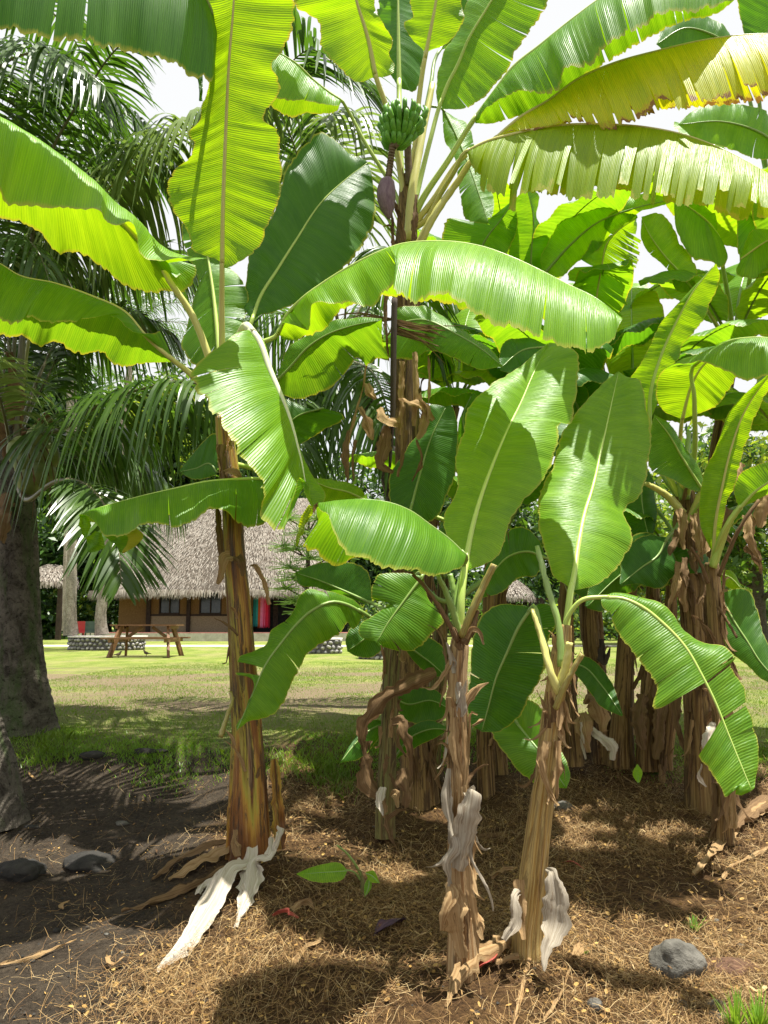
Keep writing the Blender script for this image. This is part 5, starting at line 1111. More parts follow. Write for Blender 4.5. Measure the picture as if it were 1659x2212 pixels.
# purple bud
P = spline(np.array([W(838, 384, YF-.02), W(835, 405, YF-.02), W(834, 430, YF-.02), W(838, 455, YF-.02), W(841, 474, YF-.02)]), 24); s = np.linspace(0, 1, 24)
V, Fc, uv = tube_geo(P, .058*np.clip(np.interp(s, [0, .08, .25, .5, .75, .92, 1], [.35, .72, .93, 1.0, .72, .34, .05]), 0, 1), 20); V[:-2] *= 1
a_ = np.tile(np.linspace(0, 2*np.pi, 20, endpoint=False), 24); cen = np.repeat(P, 20, 0); V[:-2] = cen + (V[:-2]-cen)*(1+.035*np.sign(np.sin(a_*2.5+np.repeat(s, 20)*4)))[:, None]
mesh('flower_bud', V, clean_faces(Fc), M['bud'], B)
tube('hanging_stalk', [W(852, 645, 4.55), W(850, 760, 4.55), W(848, 900, 4.55), W(842, 1010, 4.55)], [.018, .018, .016, .008], M['dry_dark'], B, n=30, k=8)
# dead brown leaves hanging round B's stem
for pp, w_, mt in [([(792, 790, 4.5), (785, 830, 4.5), (772, 880, 4.5), (758, 930, 4.5), (748, 1010, 4.5)], [.012, .015, .02, .03, .01], 'dry_tan'),
    ([(790, 828, 4.5), (800, 850, 4.48), (812, 862, 4.5)], [.05, .07, .02], 'dry_tan'), ([(775, 880, 4.5), (788, 900, 4.47), (806, 950, 4.5)], [.04, .10, .03], 'dry_tan'),
    ([(752, 930, 4.5), (745, 975, 4.5), (752, 1044, 4.5)], [.03, .06, .01], 'dry_brown'), ([(768, 950, 4.5), (762, 990, 4.5), (765, 1040, 4.5)], [.03, .03, .01], 'dry_brown'),
    ([(862, 862, 4.5), (885, 868, 4.46), (912, 880, 4.46), (936, 908, 4.5)], [.04, .10, .13, .03], 'dry_tan'), ([(905, 850, 4.48), (920, 900, 4.46), (905, 950, 4.48)], [.05, .12, .05], 'dry_tan'),
    ([(822, 880, 4.5), (835, 905, 4.46), (862, 915, 4.5)], [.06, .12, .06], 'dry_tan'), ([(835, 920, 4.5), (830, 960, 4.5), (822, 1000, 4.5), (850, 1020, 4.5)], [.05, .12, .10, .03], 'dry_brown'),
    ([(880, 930, 4.5), (870, 990, 4.5), (860, 1030, 4.5)], [.06, .05, .01], 'dry_brown'), ([(900, 950, 4.5), (912, 985, 4.5), (890, 1040, 4.5)], [.02, .05, .01], 'dry_brown'),
    ([(870, 780, 4.55), (868, 850, 4.55), (864, 940, 4.55)], [.05, .06, .03], 'dry_tan'), ([(895, 760, 4.55), (898, 830, 4.52), (893, 920, 4.52)], [.04, .05, .03], 'dry_tan'), ([(925, 770, 4.6), (930, 830, 4.6), (922, 900, 4.6)], [.02, .03, .01], 'dry_tan'),
    ([(850, 560, 4.6), (838, 600, 4.55), (832, 680, 4.55), (840, 780, 4.55)], [.05, .04, .03, .01], 'dry_brown')]:
    strip(B, pp, [v*.72 for v in w_], mt, curl=.7, crumple=.007, name='dead_leaf', face=(rng.normal(0, .5), 1, rng.normal(0, .2)))
for q in range(16):    # stiff brown spikes of a dead frond caught at the stem
    a = rng.uniform(-.5, .25); x1 = rng.uniform(930, 1050); strip(B, [(850, 690+q*2, 4.6), ((850+x1)/2, 700+q*3+a*20, 4.55), (x1, 700+q*6+rng.uniform(-10, 20), 4.5)], [.010, .009, .003], 'dry_brown', curl=.2, name='dead_leaflet', n=10, m=3, crumple=.002)
for q in range(8):
    x1 = rng.uniform(640, 760); strip(B, [(850, 690, 4.6), ((850+x1)/2, 676+q*4, 4.6), (x1, 690+q*12, 4.6)], [.010, .009, .003], 'dry_brown', curl=.2, name='dead_leaflet', n=10, m=3, crumple=.002)
leaf(B, [(850, 700, 4.7), (915, 690), (985, 720), (1050, 760), (1085, 790, 4.3)], [(850, 700), (852, 668), (915, 664), (1009, 719), (1079, 770), (1085, 790)], [(850, 702), (855, 778), (890, 776), (923, 760), (981, 774), (1036, 799), (1085, 792)], 'leaf', .1, .05, rib='rib_dull', rw=.009, tears=(2, 4), gap=.06, label='green leaf with a ragged edge behind the brown spikes')
leaf(B, [(700, 880, 5.3), (640, 900), (610, 930), (600, 980, 5.3)], [(700, 878), (690, 890), (660, 880), (600, 862), (560, 900), (600, 980)], [(700, 882), (745, 900), (700, 930), (650, 960), (600, 980)], 'leaf_dark', .05, .1, rib='rib_dull', rw=.008)
# ================================================================== plant C: middle front papery stem
YC = 3.2
C = thing('banana_plant', W(1004, 2065, YC), 'small banana plant with papery flaking stem, left of the two front ones', 'banana plant', GRP)
stem(C, [(1004, 2075, YC), (1000, 1960, YC), (994, 1800, YC), (990, 1650, YC), (989, 1500, YC), (992, 1400, YC), (996, 1350, YC)], [68, 54, 46, 42, 40, 42, 26], 'stem_flaky', 9, n=120, rough=1.5)
cC = (995, 1370, YC)
leaf(C, [(1003, 1235, 3.25), (1013, 1172), (1032, 1094), (1056, 1024), (1095, 930), (1126, 867), (1149, 813), (1183, 745, 4.15)],
     [(1001, 1236), (1000, 1222), (975, 1180), (957, 1129), (964, 1098), (985, 1063), (983, 985), (1001, 926), (1009, 879), (1040, 848), (1087, 813), (1126, 789), (1160, 760), (1186, 739)],
     [(1005, 1236), (1015, 1231), (1050, 1219), (1080, 1197), (1089, 1175), (1094, 1150), (1124, 1094), (1160, 1055), (1183, 1024), (1205, 965), (1216, 914), (1228, 916), (1245, 860), (1251, 810), (1249, 766), (1230, 748), (1188, 739)],
     'leaf_light', .05, .05, pet=[cC, (996, 1300, YC)], rib='rib', rw=.014, petw=.017, bulge=.09, wave=.008, rip=.0025, label='tall erect leaf of the left front plant with a pale straight midrib')
leaf(C, [(1006, 1200, 3.2), (970, 1164), (923, 1129), (892, 1106), (852, 1088), (794, 1078), (735, 1080), (685, 1087, 2.95)],
     [(1006, 1203), (1000, 1222), (974, 1236), (931, 1244), (892, 1237), (872, 1234), (829, 1235), (790, 1210), (751, 1200), (731, 1178), (716, 1140), (707, 1112), (690, 1100), (685, 1088)],
     [(1000, 1212), (950, 1210), (890, 1200), (830, 1200), (790, 1208), (752, 1212), (735, 1228), (712, 1220), (694, 1208), (653, 1180), (668, 1155), (687, 1128), (683, 1105), (684, 1090)],
     'leaf', -.28, .16, pet=[(992, 1362, YC), (985, 1300, 3.24), (1002, 1222, 3.26)], rib='rib_dull', rw=.008, petw=.012, bulge=.13, wave=.006, rip=.004, tears=(3, 2), gap=.03, label='broad folded leaf arching left from the front plant, low centre')
strip(C, [(672, 1092, 2.98), (664, 1110, 2.98), (652, 1140, 2.98), (640, 1180, 2.98)], [.02, .03, .035, .012], 'leaf_yellow', curl=.8, name='leaf_rag')
strip(C, [(690, 1088, 2.95), (682, 1095, 2.93), (678, 1108, 2.95)], [.015, .02, .006], 'dry_brown', curl=1, name='leaf_rag')
cut_petiole(C, [(990, 1385, 3.16), (960, 1330, 3.13), (918, 1268, 3.1), (892, 1240, 3.08)], [14, 11, 9, 7], 'dry_brown')
cut_petiole(C, [(992, 1370, 3.18), (975, 1310, 3.15), (952, 1255, 3.12), (945, 1243, 3.11)], [18, 15, 12, 10], 'rib_dull')
cut_petiole(C, [(994, 1370, 3.24), (985, 1300, 3.26), (972, 1240, 3.28)], [17, 14, 12], 'rib_dull')
cut_petiole(C, [(1000, 1375, 3.16), (1020, 1320, 3.12), (1045, 1265, 3.1), (1067, 1219, 3.08)], [22, 19, 17, 15], 'petiole_old')
cut_petiole(C, [(1004, 1390, 3.14), (1024, 1350, 3.12), (1032, 1318, 3.12)], [14, 12, 8], 'dry_brown')
strip(C, [(1008, 1380, 3.12), (1020, 1358, 3.1), (1032, 1362, 3.09), (1046, 1392, 3.08)], [.015, .022, .02, .006], 'dry_tan', curl=1.0)
strip(C, [(1020, 1568, 3.12), (1032, 1560, 3.1), (1046, 1554, 3.08)], [.010, .014, .006], 'dry_tan', curl=.8)
flakes(C, 34, ('dry_tan', 'dry_brown', 'dry_grey', 'dry_tan'), .06, .26, .30, .97, .045, .02)
for pp, w_, mt in [([(1020, 1715, 3.1), (1018, 1708, 3.05), (1012, 1740, 3.04), (1004, 1800, 3.05), (990, 1880, 3.08)], [.03, .06, .07, .075, .05], 'dry_grey'),
    ([(970, 1660, 3.12), (966, 1720, 3.1), (975, 1790, 3.08), (985, 1830, 3.06), (970, 1860, 3.07), (975, 1930, 3.08)], [.015, .03, .04, .03, .04, .02], 'dry_grey'),
    ([(1016, 1720, 3.08), (1024, 1760, 3.06), (1018, 1850, 3.07), (1040, 1900, 3.05), (1060, 1940, 3.04), (1066, 1968, 3.04)], [.02, .025, .02, .014, .014, .005], 'dry_grey'),
    ([(980, 1910, 3.08), (985, 1960, 3.05), (992, 2020, 3.04), (1000, 2070, 3.03)], [.05, .08, .08, .04], 'dry_tan'), ([(968, 1905, 3.1), (974, 1930, 3.05), (960, 1968, 3.03), (952, 2010, 3.03)], [.02, .04, .03, .008], 'dry_tan'),
    ([(1010, 1870, 3.08), (1018, 1950, 3.06), (1030, 2020, 3.05), (1034, 2060, 3.03)], [.03, .03, .025, .01], 'dry_tan'), ([(1020, 1960, 3.1), (1036, 2000, 3.05), (1044, 2030, 3.03)], [.03, .04, .01], 'dry_tan'),
    ([(982, 1550, 3.12), (984, 1620, 3.1), (996, 1690, 3.09), (992, 1740, 3.09)], [.03, .045, .04, .015], 'dry_tan'), ([(1000, 1560, 3.12), (1006, 1640, 3.1), (1002, 1720, 3.09)], [.02, .03, .01], 'dry_tan')]:
    strip(C, pp, w_, mt, curl=.9, crumple=.006)

# ================================================================== plant D: right front straw stem
YD = 3.3
D = thing('banana_plant', W(1150, 2020, YD), 'banana plant with leaning straw coloured stem, right of the two front ones', 'banana plant', GRP)
stem(D, [(1142, 2032, YD), (1152, 1930, YD), (1166, 1800, YD), (1180, 1680, YD), (1190, 1580, YD), (1204, 1480, YD), (1214, 1410, YD), (1222, 1350, YD)], [62, 58, 50, 44, 42, 42, 42, 26], 'stem_straw', 8, n=110, rough=1.1)
cD = (1216, 1400, YD)
leaf(D, [(1233, 1275, 3.35), (1240, 1240), (1249, 1178), (1265, 1100), (1277, 1063), (1300, 965), (1320, 875), (1336, 803, 4.2)],
     [(1230, 1276), (1228, 1270), (1198, 1248), (1179, 1197), (1165, 1150), (1161, 1121), (1165, 1063), (1191, 1008), (1218, 926), (1245, 891), (1284, 844), (1316, 817), (1335, 803)],
     [(1236, 1276), (1245, 1274), (1284, 1267), (1323, 1240), (1343, 1217), (1361, 1185), (1364, 1146), (1347, 1111), (1360, 1092), (1378, 1078), (1402, 1004), (1407, 926), (1390, 844), (1384, 824), (1355, 812), (1337, 803)],
     'leaf_light', .05, .05, pet=[cD, (1226, 1330, 3.32)], rib='rib', rw=.014, petw=.016, bulge=.09, wave=.010, rip=.0025, label='tall erect leaf of the right front plant with lobed right margin')
leaf(D, [(1302, 1290, 3.25), (1343, 1291), (1382, 1307), (1433, 1346), (1480, 1396), (1515, 1455), (1546, 1517), (1570, 1576), (1597, 1642), (1624, 1706, 2.95)],
     [(1298, 1293), (1300, 1310), (1316, 1326), (1331, 1361), (1355, 1396), (1390, 1443), (1417, 1482), (1439, 1525), (1460, 1512), (1480, 1560), (1507, 1631), (1534, 1666), (1558, 1705), (1573, 1721), (1589, 1700), (1590, 1722), (1626, 1710)],
     [(1302, 1287), (1320, 1278), (1343, 1277), (1386, 1287), (1425, 1299), (1452, 1322), (1480, 1357), (1519, 1385), (1573, 1400), (1589, 1420), (1575, 1440), (1581, 1451), (1609, 1482), (1612, 1525), (1625, 1555), (1632, 1580), (1637, 1640), (1628, 1706)],
     'leaf', -.02, .03, pet=[(1214, 1420, YD), (1228, 1330, 3.28), (1256, 1297, 3.26)], rib='rib', rw=.009, petw=.012, tsL=[0, .03, .08, .16, .25, .36, .45, .545, .555, .60, .70, .80, .92, .96, .975, .985, 1], gapsL=((.55, .695),), gapsR=((.545, .555), (.70, .706)), tears=(3, 5), gap=.05, bulge=.10, wave=.010, label='leaf arching right and hanging down with a big piece missing from its left side')
leaf(D, [(1148, 1312, 3.45), (1120, 1353), (1097, 1404), (1073, 1459), (1054, 1529), (1040, 1580, 3.5)],
     [(1150, 1312), (1120, 1303), (1083, 1303), (1048, 1322), (1028, 1353), (1015, 1412), (1011, 1471), (1009, 1529), (1020, 1570), (1040, 1580)],
     [(1150, 1311), (1172, 1303), (1198, 1310), (1204, 1334), (1190, 1385), (1181, 1439), (1167, 1471), (1140, 1514), (1116, 1557), (1085, 1582), (1040, 1582)],
     'leaf_dark', .08, .06, pet=[(1210, 1500, 3.3), (1198, 1455, 3.3), (1170, 1370, 3.36)], rib='rib_dull', rw=.008, petw=.014, tears=(2, 2), gap=.04, bulge=.08, label='broad shaded leaf hanging between the two front stems')
cut_petiole(D, [(1206, 1490, 3.22), (1224, 1430, 3.19), (1230, 1388, 3.18)], [20, 18, 15], 'rib_yellow')
cut_petiole(D, [(1200, 1530, 3.22), (1226, 1470, 3.17), (1257, 1412, 3.14)], [16, 14, 11], 'petiole_old')
cut_petiole(D, [(1210, 1500, 3.22), (1196, 1470, 3.2), (1170, 1380, 3.24), (1150, 1316, 3.28)], [20, 18, 14, 10], 'rib_yellow')
cut_petiole(D, [(1212, 1440, 3.24), (1208, 1360, 3.26), (1180, 1260, 3.32), (1160, 1180, 3.42)], [16, 15, 13, 10], 'rib_dull')
flakes(D, 26, ('dry_tan', 'dry_brown', 'dry_tan'), .05, .16, .50, .93, .04, .018)
for pp, w_, mt in [([(1180, 1876, 3.2), (1192, 1885, 3.15), (1200, 1930, 3.12), (1196, 2000, 3.10), (1180, 2060, 3.05), (1176, 2098, 3.02)], [.02, .055, .085, .09, .05, .006], 'dry_grey'),
    ([(1130, 1920, 3.22), (1112, 1940, 3.15), (1110, 1990, 3.12), (1088, 2030, 3.1)], [.03, .035, .05, .02], 'dry_grey'), ([(1122, 1900, 3.2), (1125, 1960, 3.18), (1132, 2030, 3.14)], [.04, .05, .02], 'dry_tan'),
    ([(1176, 1600, 3.2), (1172, 1650, 3.18), (1186, 1700, 3.18), (1200, 1730, 3.18)], [.05, .05, .03, .006], 'dry_tan'), ([(1208, 1600, 3.22), (1206, 1650, 3.2), (1204, 1726, 3.2)], [.02, .03, .008], 'dry_tan')]:
    strip(D, pp, w_, mt, curl=1.0, crumple=.006)
o = strip(D, [gp(1118, 2040, .05), gp(1080, 2080, .07), gp(1025, 2105, .08), gp(990, 2135, .05), gp(965, 2180, .01)], [.05, .07, .07, .06, .01], 'dry_tan', curl=1.1, name='dead_leaf', lift=True, n=50, face=(0, .7, -1)); o['label'] = 'curled dead leaf lying between the two front stems'
strip(D, [gp(1150, 2060, .03), gp(1135, 2120, .02), gp(1120, 2180, .02), gp(1108, 2225, .01)], [.03, .025, .02, .01], 'dry_tan', curl=.8, name='dead_leaf', lift=True, n=30, face=(0, .3, -1))
strip(D, [gp(1075, 1900, .03), gp(1060, 1915, .05), gp(1090, 1935, .12), gp(1112, 1950, .15)], [.01, .02, .03, .02], 'dry_tan', curl=.8, name='dead_leaf', lift=True, n=30, face=(0, .7, -1))
strip(D, [gp(1120, 2085, .04), gp(1070, 2095, .03), gp(1140, 2075, .02), gp(1180, 2082, .02)], [.012, .012, .012, .006], 'dry_tan', curl=.5, name='dead_leaf', lift=True, n=30, face=(0, .3, -1))

# ================================================================== plant E: small one behind, between amber stem and front stem
YE = 4.45
E = thing('banana_plant', W(833, 1775, YE), 'slim banana plant with dark leaves between the amber stem and the front stems', 'banana plant', GRP)
stem(E, [(830, 1782, YE), (834, 1680, YE), (838, 1580, YE), (842, 1480, YE), (848, 1380, YE), (854, 1300, YE)], [44, 38, 34, 34, 36, 20], 'stem_green', 8, n=90)
cE = (850, 1350, YE)
leaf(E, [(782, 1322, 4.3), (750, 1305), (724, 1299), (673, 1318), (638, 1350), (606, 1389), (575, 1432), (552, 1482), (532, 1530), (511, 1577, 3.85)],
     [(784, 1320), (770, 1300), (740, 1286), (696, 1274), (673, 1268), (645, 1285), (636, 1310), (610, 1345), (586, 1360), (574, 1393), (545, 1405), (516, 1417), (506, 1440), (510, 1458), (543, 1456), (550, 1470), (547, 1483), (535, 1526), (511, 1577)],
     [(784, 1325), (775, 1350), (763, 1361), (751, 1345), (735, 1369), (716, 1381), (690, 1395), (665, 1412), (648, 1440), (634, 1471), (624, 1498), (599, 1537), (563, 1555), (540, 1558), (511, 1578)],
     'leaf', .03, .05, pet=[cE, (820, 1345, 4.4)], rib='rib_dull', rw=.010, petw=.014, tears=(3, 3), gap=.05, bulge=.08, gapsL=((.66, .70),), label='long leaf reaching down left in front of the amber stem')
leaf(E, [(804, 1303, 4.6), (743, 1275), (688, 1252), (638, 1236, 4.8)], [(804, 1303), (790, 1228), (740, 1212), (688, 1216), (638, 1236)], [(804, 1305), (770, 1300), (735, 1285), (690, 1270), (645, 1262), (638, 1238)], 'leaf_dark', 0, .05, pet=[cE, (830, 1320, 4.5)], rib='rib_dull', rw=.009, label='dark leaf above the long one')
leaf(E, [(912, 1245, 4.2), (895, 1267), (868, 1303), (837, 1346), (813, 1388, 4.1)], [(912, 1243), (870, 1238), (810, 1246), (802, 1290), (845, 1297), (805, 1330), (774, 1352), (775, 1375), (813, 1390)], [(914, 1245), (925, 1290), (962, 1342), (931, 1373), (892, 1408), (850, 1404), (813, 1390)],
     'leaf', .03, .03, pet=[(852, 1330, YE), (880, 1270, 4.4), (905, 1238, 4.3)], rib='rib_dull', rw=.009, tears=(2, 4), gap=.06, bulge=.08, label='leaf hanging below the broad folded leaf')
leaf(E, [(845, 1340, 4.6), (810, 1362), (770, 1392), (750, 1405, 4.5)], [(845, 1338), (800, 1335), (760, 1352), (746, 1380), (750, 1405)], [(847, 1342), (835, 1395), (805, 1420), (770, 1418), (750, 1407)], 'leaf_dark', .03, .03, rib='rib_dull', rw=.007, pet=[cE, (852, 1345, 4.5)])
leaf(E, [(862, 1372, 4.6), (890, 1400), (930, 1430), (966, 1462, 4.5)], [(862, 1370), (910, 1372), (955, 1395), (966, 1460)], [(862, 1374), (890, 1425), (930, 1458), (966, 1463)], 'leaf_dark', .03, .03, rib='rib_dull', rw=.007, pet=[cE, (855, 1360, 4.5)])
leaf(E, [(838, 1560, 4.5), (800, 1575), (768, 1605), (735, 1646, 4.3)], [(838, 1558), (800, 1556), (775, 1580), (735, 1646)], [(838, 1564), (812, 1605), (775, 1640), (735, 1648)], 'leaf_dark', .02, .02, rib='rib_dull', rw=.006, pet=[(842, 1580, YE), (840, 1570, 4.45)])
leaf(E, [(850, 1640, 4.6), (890, 1590), (930, 1574), (968, 1574, 4.4)], [(850, 1640), (870, 1585), (930, 1555), (968, 1572)], [(850, 1642), (905, 1612), (945, 1592), (968, 1576)], 'leaf_dark', .02, .02, rib='rib_dull', rw=.006, pet=[(840, 1680, YE), (842, 1655, 4.5)])
leaf(E, [(842, 1500, 4.7), (880, 1520), (930, 1512), (980, 1535, 4.6)], [(842, 1500), (890, 1485), (940, 1490), (980, 1535)], [(842, 1502), (880, 1560), (935, 1560), (980, 1537)], 'leaf_dark', .02, .02, rib='rib_dull', rw=.006, pet=[(844, 1520, YE), (842, 1508, 4.6)])
flakes(E, 18, ('dry_brown', 'dry_tan'), .05, .2, .03, .85, .04, .02)
for pp, w_, mt in [([(942, 1452, 4.4), (905, 1466, 4.36), (864, 1488, 4.33), (820, 1515, 4.33), (796, 1550, 4.35), (784, 1592, 4.38), (792, 1650, 4.4)], [.05, .07, .075, .07, .07, .06, .04], 'dry_brown'),
    ([(846, 1560, 4.33), (862, 1558, 4.3), (874, 1590, 4.28), (885, 1620, 4.3), (884, 1690, 4.32), (870, 1740, 4.32)], [.04, .08, .05, .02, .02, .02], 'dry_brown'),
    ([(828, 1700, 4.35), (822, 1725, 4.32), (828, 1762, 4.3)], [.03, .06, .01], 'dry_white'), ([(845, 1720, 4.35), (852, 1712, 4.32), (860, 1745, 4.3)], [.02, .05, .01], 'dry_tan'),
    ([(790, 1600, 4.4), (786, 1650, 4.4), (800, 1700, 4.4), (830, 1730, 4.4)], [.08, .10, .08, .02], 'dry_brown'), ([(870, 1660, 4.35), (880, 1710, 4.3), (876, 1745, 4.3)], [.08, .07, .02], 'dry_brown')]:
    strip(E, pp, w_, mt, curl=.9, crumple=.008)

# ================================================================== back stems of the clump
def back(label, pts, ws, mat='stem_dull', nfl=8, name='banana_plant'):
    t = thing(name, W(*pts[0]), label, 'banana plant', GRP); stem(t, pts, ws, mat, 8, n=80, k=28, rough=1.3); flakes(t, nfl, ('dry_brown', 'dry_tan', 'dry_brown'), .08, .3, .02, .9, .06, .03)
    t.top = t.path[-1]; return t
def leaves_on(t, specs, top=None):
    for s in specs:
        az, el, L, wd, dr, mt = s[:6]; kw = s[6] if len(s) > 6 else {}
        gen_leaf(t, t.top if top is None else top, math.radians(az), math.radians(el), L, wd, math.radians(dr), mt, **kw)
K1 = back('dark slim banana stem in the shade just left of the front papery stem', [(1052, 1705, 5.0), (1048, 1600, 5.0), (1052, 1450, 5.0), (1060, 1200, 5.05), (1064, 1050, 5.1)], [38, 34, 28, 24, 20])
K2 = back('banana stem in the shade between the two front stems', [(1072, 1660, 5.3), (1064, 1560, 5.3), (1070, 1400, 5.3), (1090, 1150, 5.3)], [48, 42, 34, 24])
K3 = back('straight brown banana stem just right of the leaning front stem', [(1236, 1632, 5.3), (1226, 1500, 5.3), (1222, 1380, 5.3), (1228, 1200, 5.3), (1240, 1020, 5.3)], [44, 36, 32, 26, 20])
K4 = back('thick tan banana stem leaning left behind the front plants', [(1300, 1632, 5.5), (1290, 1500, 5.5), (1272, 1350, 5.5), (1268, 1200, 5.5), (1290, 980, 5.5)], [52, 44, 38, 30, 24], 'stem_dull', 12)
K5 = back('thickest brown banana stem with a wide straight foot', [(1342, 1636, 5.4), (1345, 1540, 5.4), (1352, 1400, 5.4), (1366, 1150, 5.5), (1372, 950, 5.6)], [56, 42, 36, 30, 24], 'stem_dull', 10)
K6 = back('dark ragged banana stem with dead leaves piled round its foot', [(1402, 1642, 5.3), (1404, 1560, 5.3), (1406, 1440, 5.3), (1410, 1250, 5.4)], [54, 46, 38, 28], 'stem_dull', 16)
K7 = back('thin brown banana stem right of the ragged one', [(1434, 1640, 5.2), (1440, 1560, 5.2), (1446, 1400, 5.2), (1452, 1200, 5.2)], [28, 30, 26, 22], 'stem_dull', 6)
K8 = back('green banana sucker stem in the shade behind the front papery stem', [(930, 1712, 5.2), (938, 1560, 5.2), (950, 1400, 5.2), (958, 1250, 5.2)], [40, 34, 30, 24], 'stem_green', 5)
leaf(K2, [(1114, 1557, 4.6), (1144, 1596), (1179, 1638), (1224, 1702, 4.3)], [(1112, 1557), (1060, 1580), (1089, 1627), (1128, 1674), (1170, 1700), (1200, 1702), (1224, 1703)], [(1114, 1556), (1140, 1510), (1172, 1530), (1195, 1590), (1226, 1650), (1232, 1680), (1224, 1702)], 'leaf', .05, .05, pet=[(1062, 1480, 5.2), (1080, 1500, 5.0), (1098, 1530, 4.7)], rib='rib_dull', rw=.010, bulge=.08, label='glossy leaf low between the two front stems')
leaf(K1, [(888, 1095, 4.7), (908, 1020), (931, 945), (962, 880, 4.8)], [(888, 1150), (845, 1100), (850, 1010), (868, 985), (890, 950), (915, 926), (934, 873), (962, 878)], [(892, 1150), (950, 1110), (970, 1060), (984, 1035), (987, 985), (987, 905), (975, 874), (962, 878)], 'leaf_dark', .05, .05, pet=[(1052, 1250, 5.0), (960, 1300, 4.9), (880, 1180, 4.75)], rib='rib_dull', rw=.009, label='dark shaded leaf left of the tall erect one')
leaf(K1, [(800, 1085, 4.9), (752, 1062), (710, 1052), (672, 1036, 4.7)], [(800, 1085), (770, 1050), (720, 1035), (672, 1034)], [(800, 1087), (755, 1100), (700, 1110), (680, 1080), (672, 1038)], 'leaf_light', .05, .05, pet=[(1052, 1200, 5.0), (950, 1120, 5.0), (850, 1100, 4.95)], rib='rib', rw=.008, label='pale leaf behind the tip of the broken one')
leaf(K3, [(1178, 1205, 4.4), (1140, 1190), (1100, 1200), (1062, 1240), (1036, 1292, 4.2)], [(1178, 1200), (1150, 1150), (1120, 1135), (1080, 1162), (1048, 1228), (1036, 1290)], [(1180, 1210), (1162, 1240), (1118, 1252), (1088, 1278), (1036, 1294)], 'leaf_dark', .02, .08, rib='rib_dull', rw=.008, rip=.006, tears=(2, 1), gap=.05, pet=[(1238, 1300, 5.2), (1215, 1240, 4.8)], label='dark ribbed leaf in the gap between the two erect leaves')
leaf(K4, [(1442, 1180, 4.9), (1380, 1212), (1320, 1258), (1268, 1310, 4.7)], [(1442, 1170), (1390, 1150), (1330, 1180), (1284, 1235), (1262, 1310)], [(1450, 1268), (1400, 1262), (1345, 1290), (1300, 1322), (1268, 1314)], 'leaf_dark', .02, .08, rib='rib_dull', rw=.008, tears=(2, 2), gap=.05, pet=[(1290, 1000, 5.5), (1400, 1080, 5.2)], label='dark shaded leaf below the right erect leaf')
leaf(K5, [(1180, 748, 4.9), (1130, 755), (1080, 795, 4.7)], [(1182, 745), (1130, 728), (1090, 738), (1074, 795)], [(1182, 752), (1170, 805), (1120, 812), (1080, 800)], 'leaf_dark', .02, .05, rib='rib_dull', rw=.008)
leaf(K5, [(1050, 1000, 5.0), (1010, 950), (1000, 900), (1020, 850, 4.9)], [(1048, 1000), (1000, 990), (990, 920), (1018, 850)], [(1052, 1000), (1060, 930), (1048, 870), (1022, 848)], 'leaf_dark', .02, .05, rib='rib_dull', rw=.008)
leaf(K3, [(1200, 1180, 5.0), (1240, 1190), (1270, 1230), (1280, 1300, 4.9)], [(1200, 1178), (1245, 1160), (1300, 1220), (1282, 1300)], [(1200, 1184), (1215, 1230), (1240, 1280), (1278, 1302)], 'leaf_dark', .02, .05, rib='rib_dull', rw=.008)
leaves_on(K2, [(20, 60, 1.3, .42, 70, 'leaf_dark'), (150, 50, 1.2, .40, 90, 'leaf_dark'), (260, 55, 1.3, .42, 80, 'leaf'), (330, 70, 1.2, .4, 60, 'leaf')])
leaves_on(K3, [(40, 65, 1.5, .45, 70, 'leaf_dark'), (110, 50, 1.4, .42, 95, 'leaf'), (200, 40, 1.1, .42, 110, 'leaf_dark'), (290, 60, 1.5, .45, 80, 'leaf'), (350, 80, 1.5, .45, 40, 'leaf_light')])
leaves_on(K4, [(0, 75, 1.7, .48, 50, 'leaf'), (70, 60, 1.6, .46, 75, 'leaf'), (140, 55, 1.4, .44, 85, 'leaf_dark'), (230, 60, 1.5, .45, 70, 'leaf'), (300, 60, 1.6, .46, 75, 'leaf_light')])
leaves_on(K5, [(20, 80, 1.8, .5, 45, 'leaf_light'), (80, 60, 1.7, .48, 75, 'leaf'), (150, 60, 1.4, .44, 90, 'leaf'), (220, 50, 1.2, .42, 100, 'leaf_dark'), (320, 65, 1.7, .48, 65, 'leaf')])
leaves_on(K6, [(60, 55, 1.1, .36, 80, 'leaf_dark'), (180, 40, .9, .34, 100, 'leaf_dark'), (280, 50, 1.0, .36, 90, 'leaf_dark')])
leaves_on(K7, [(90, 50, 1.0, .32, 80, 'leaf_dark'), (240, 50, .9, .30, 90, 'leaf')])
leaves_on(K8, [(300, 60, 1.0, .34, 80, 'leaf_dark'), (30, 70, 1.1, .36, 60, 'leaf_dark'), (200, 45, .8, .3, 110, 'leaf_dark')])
leaf(K3, [(1224, 1430, 5.1), (1262, 1440), (1300, 1480), (1345, 1545, 4.7)], [(1224, 1428), (1265, 1418), (1310, 1455), (1346, 1544)], [(1224, 1434), (1255, 1470), (1300, 1528), (1344, 1548)], 'leaf_dark', .03, .03, rib='rib_dull', rw=.007, pet=[(1228, 1480, 5.25), (1222, 1450, 5.2)])
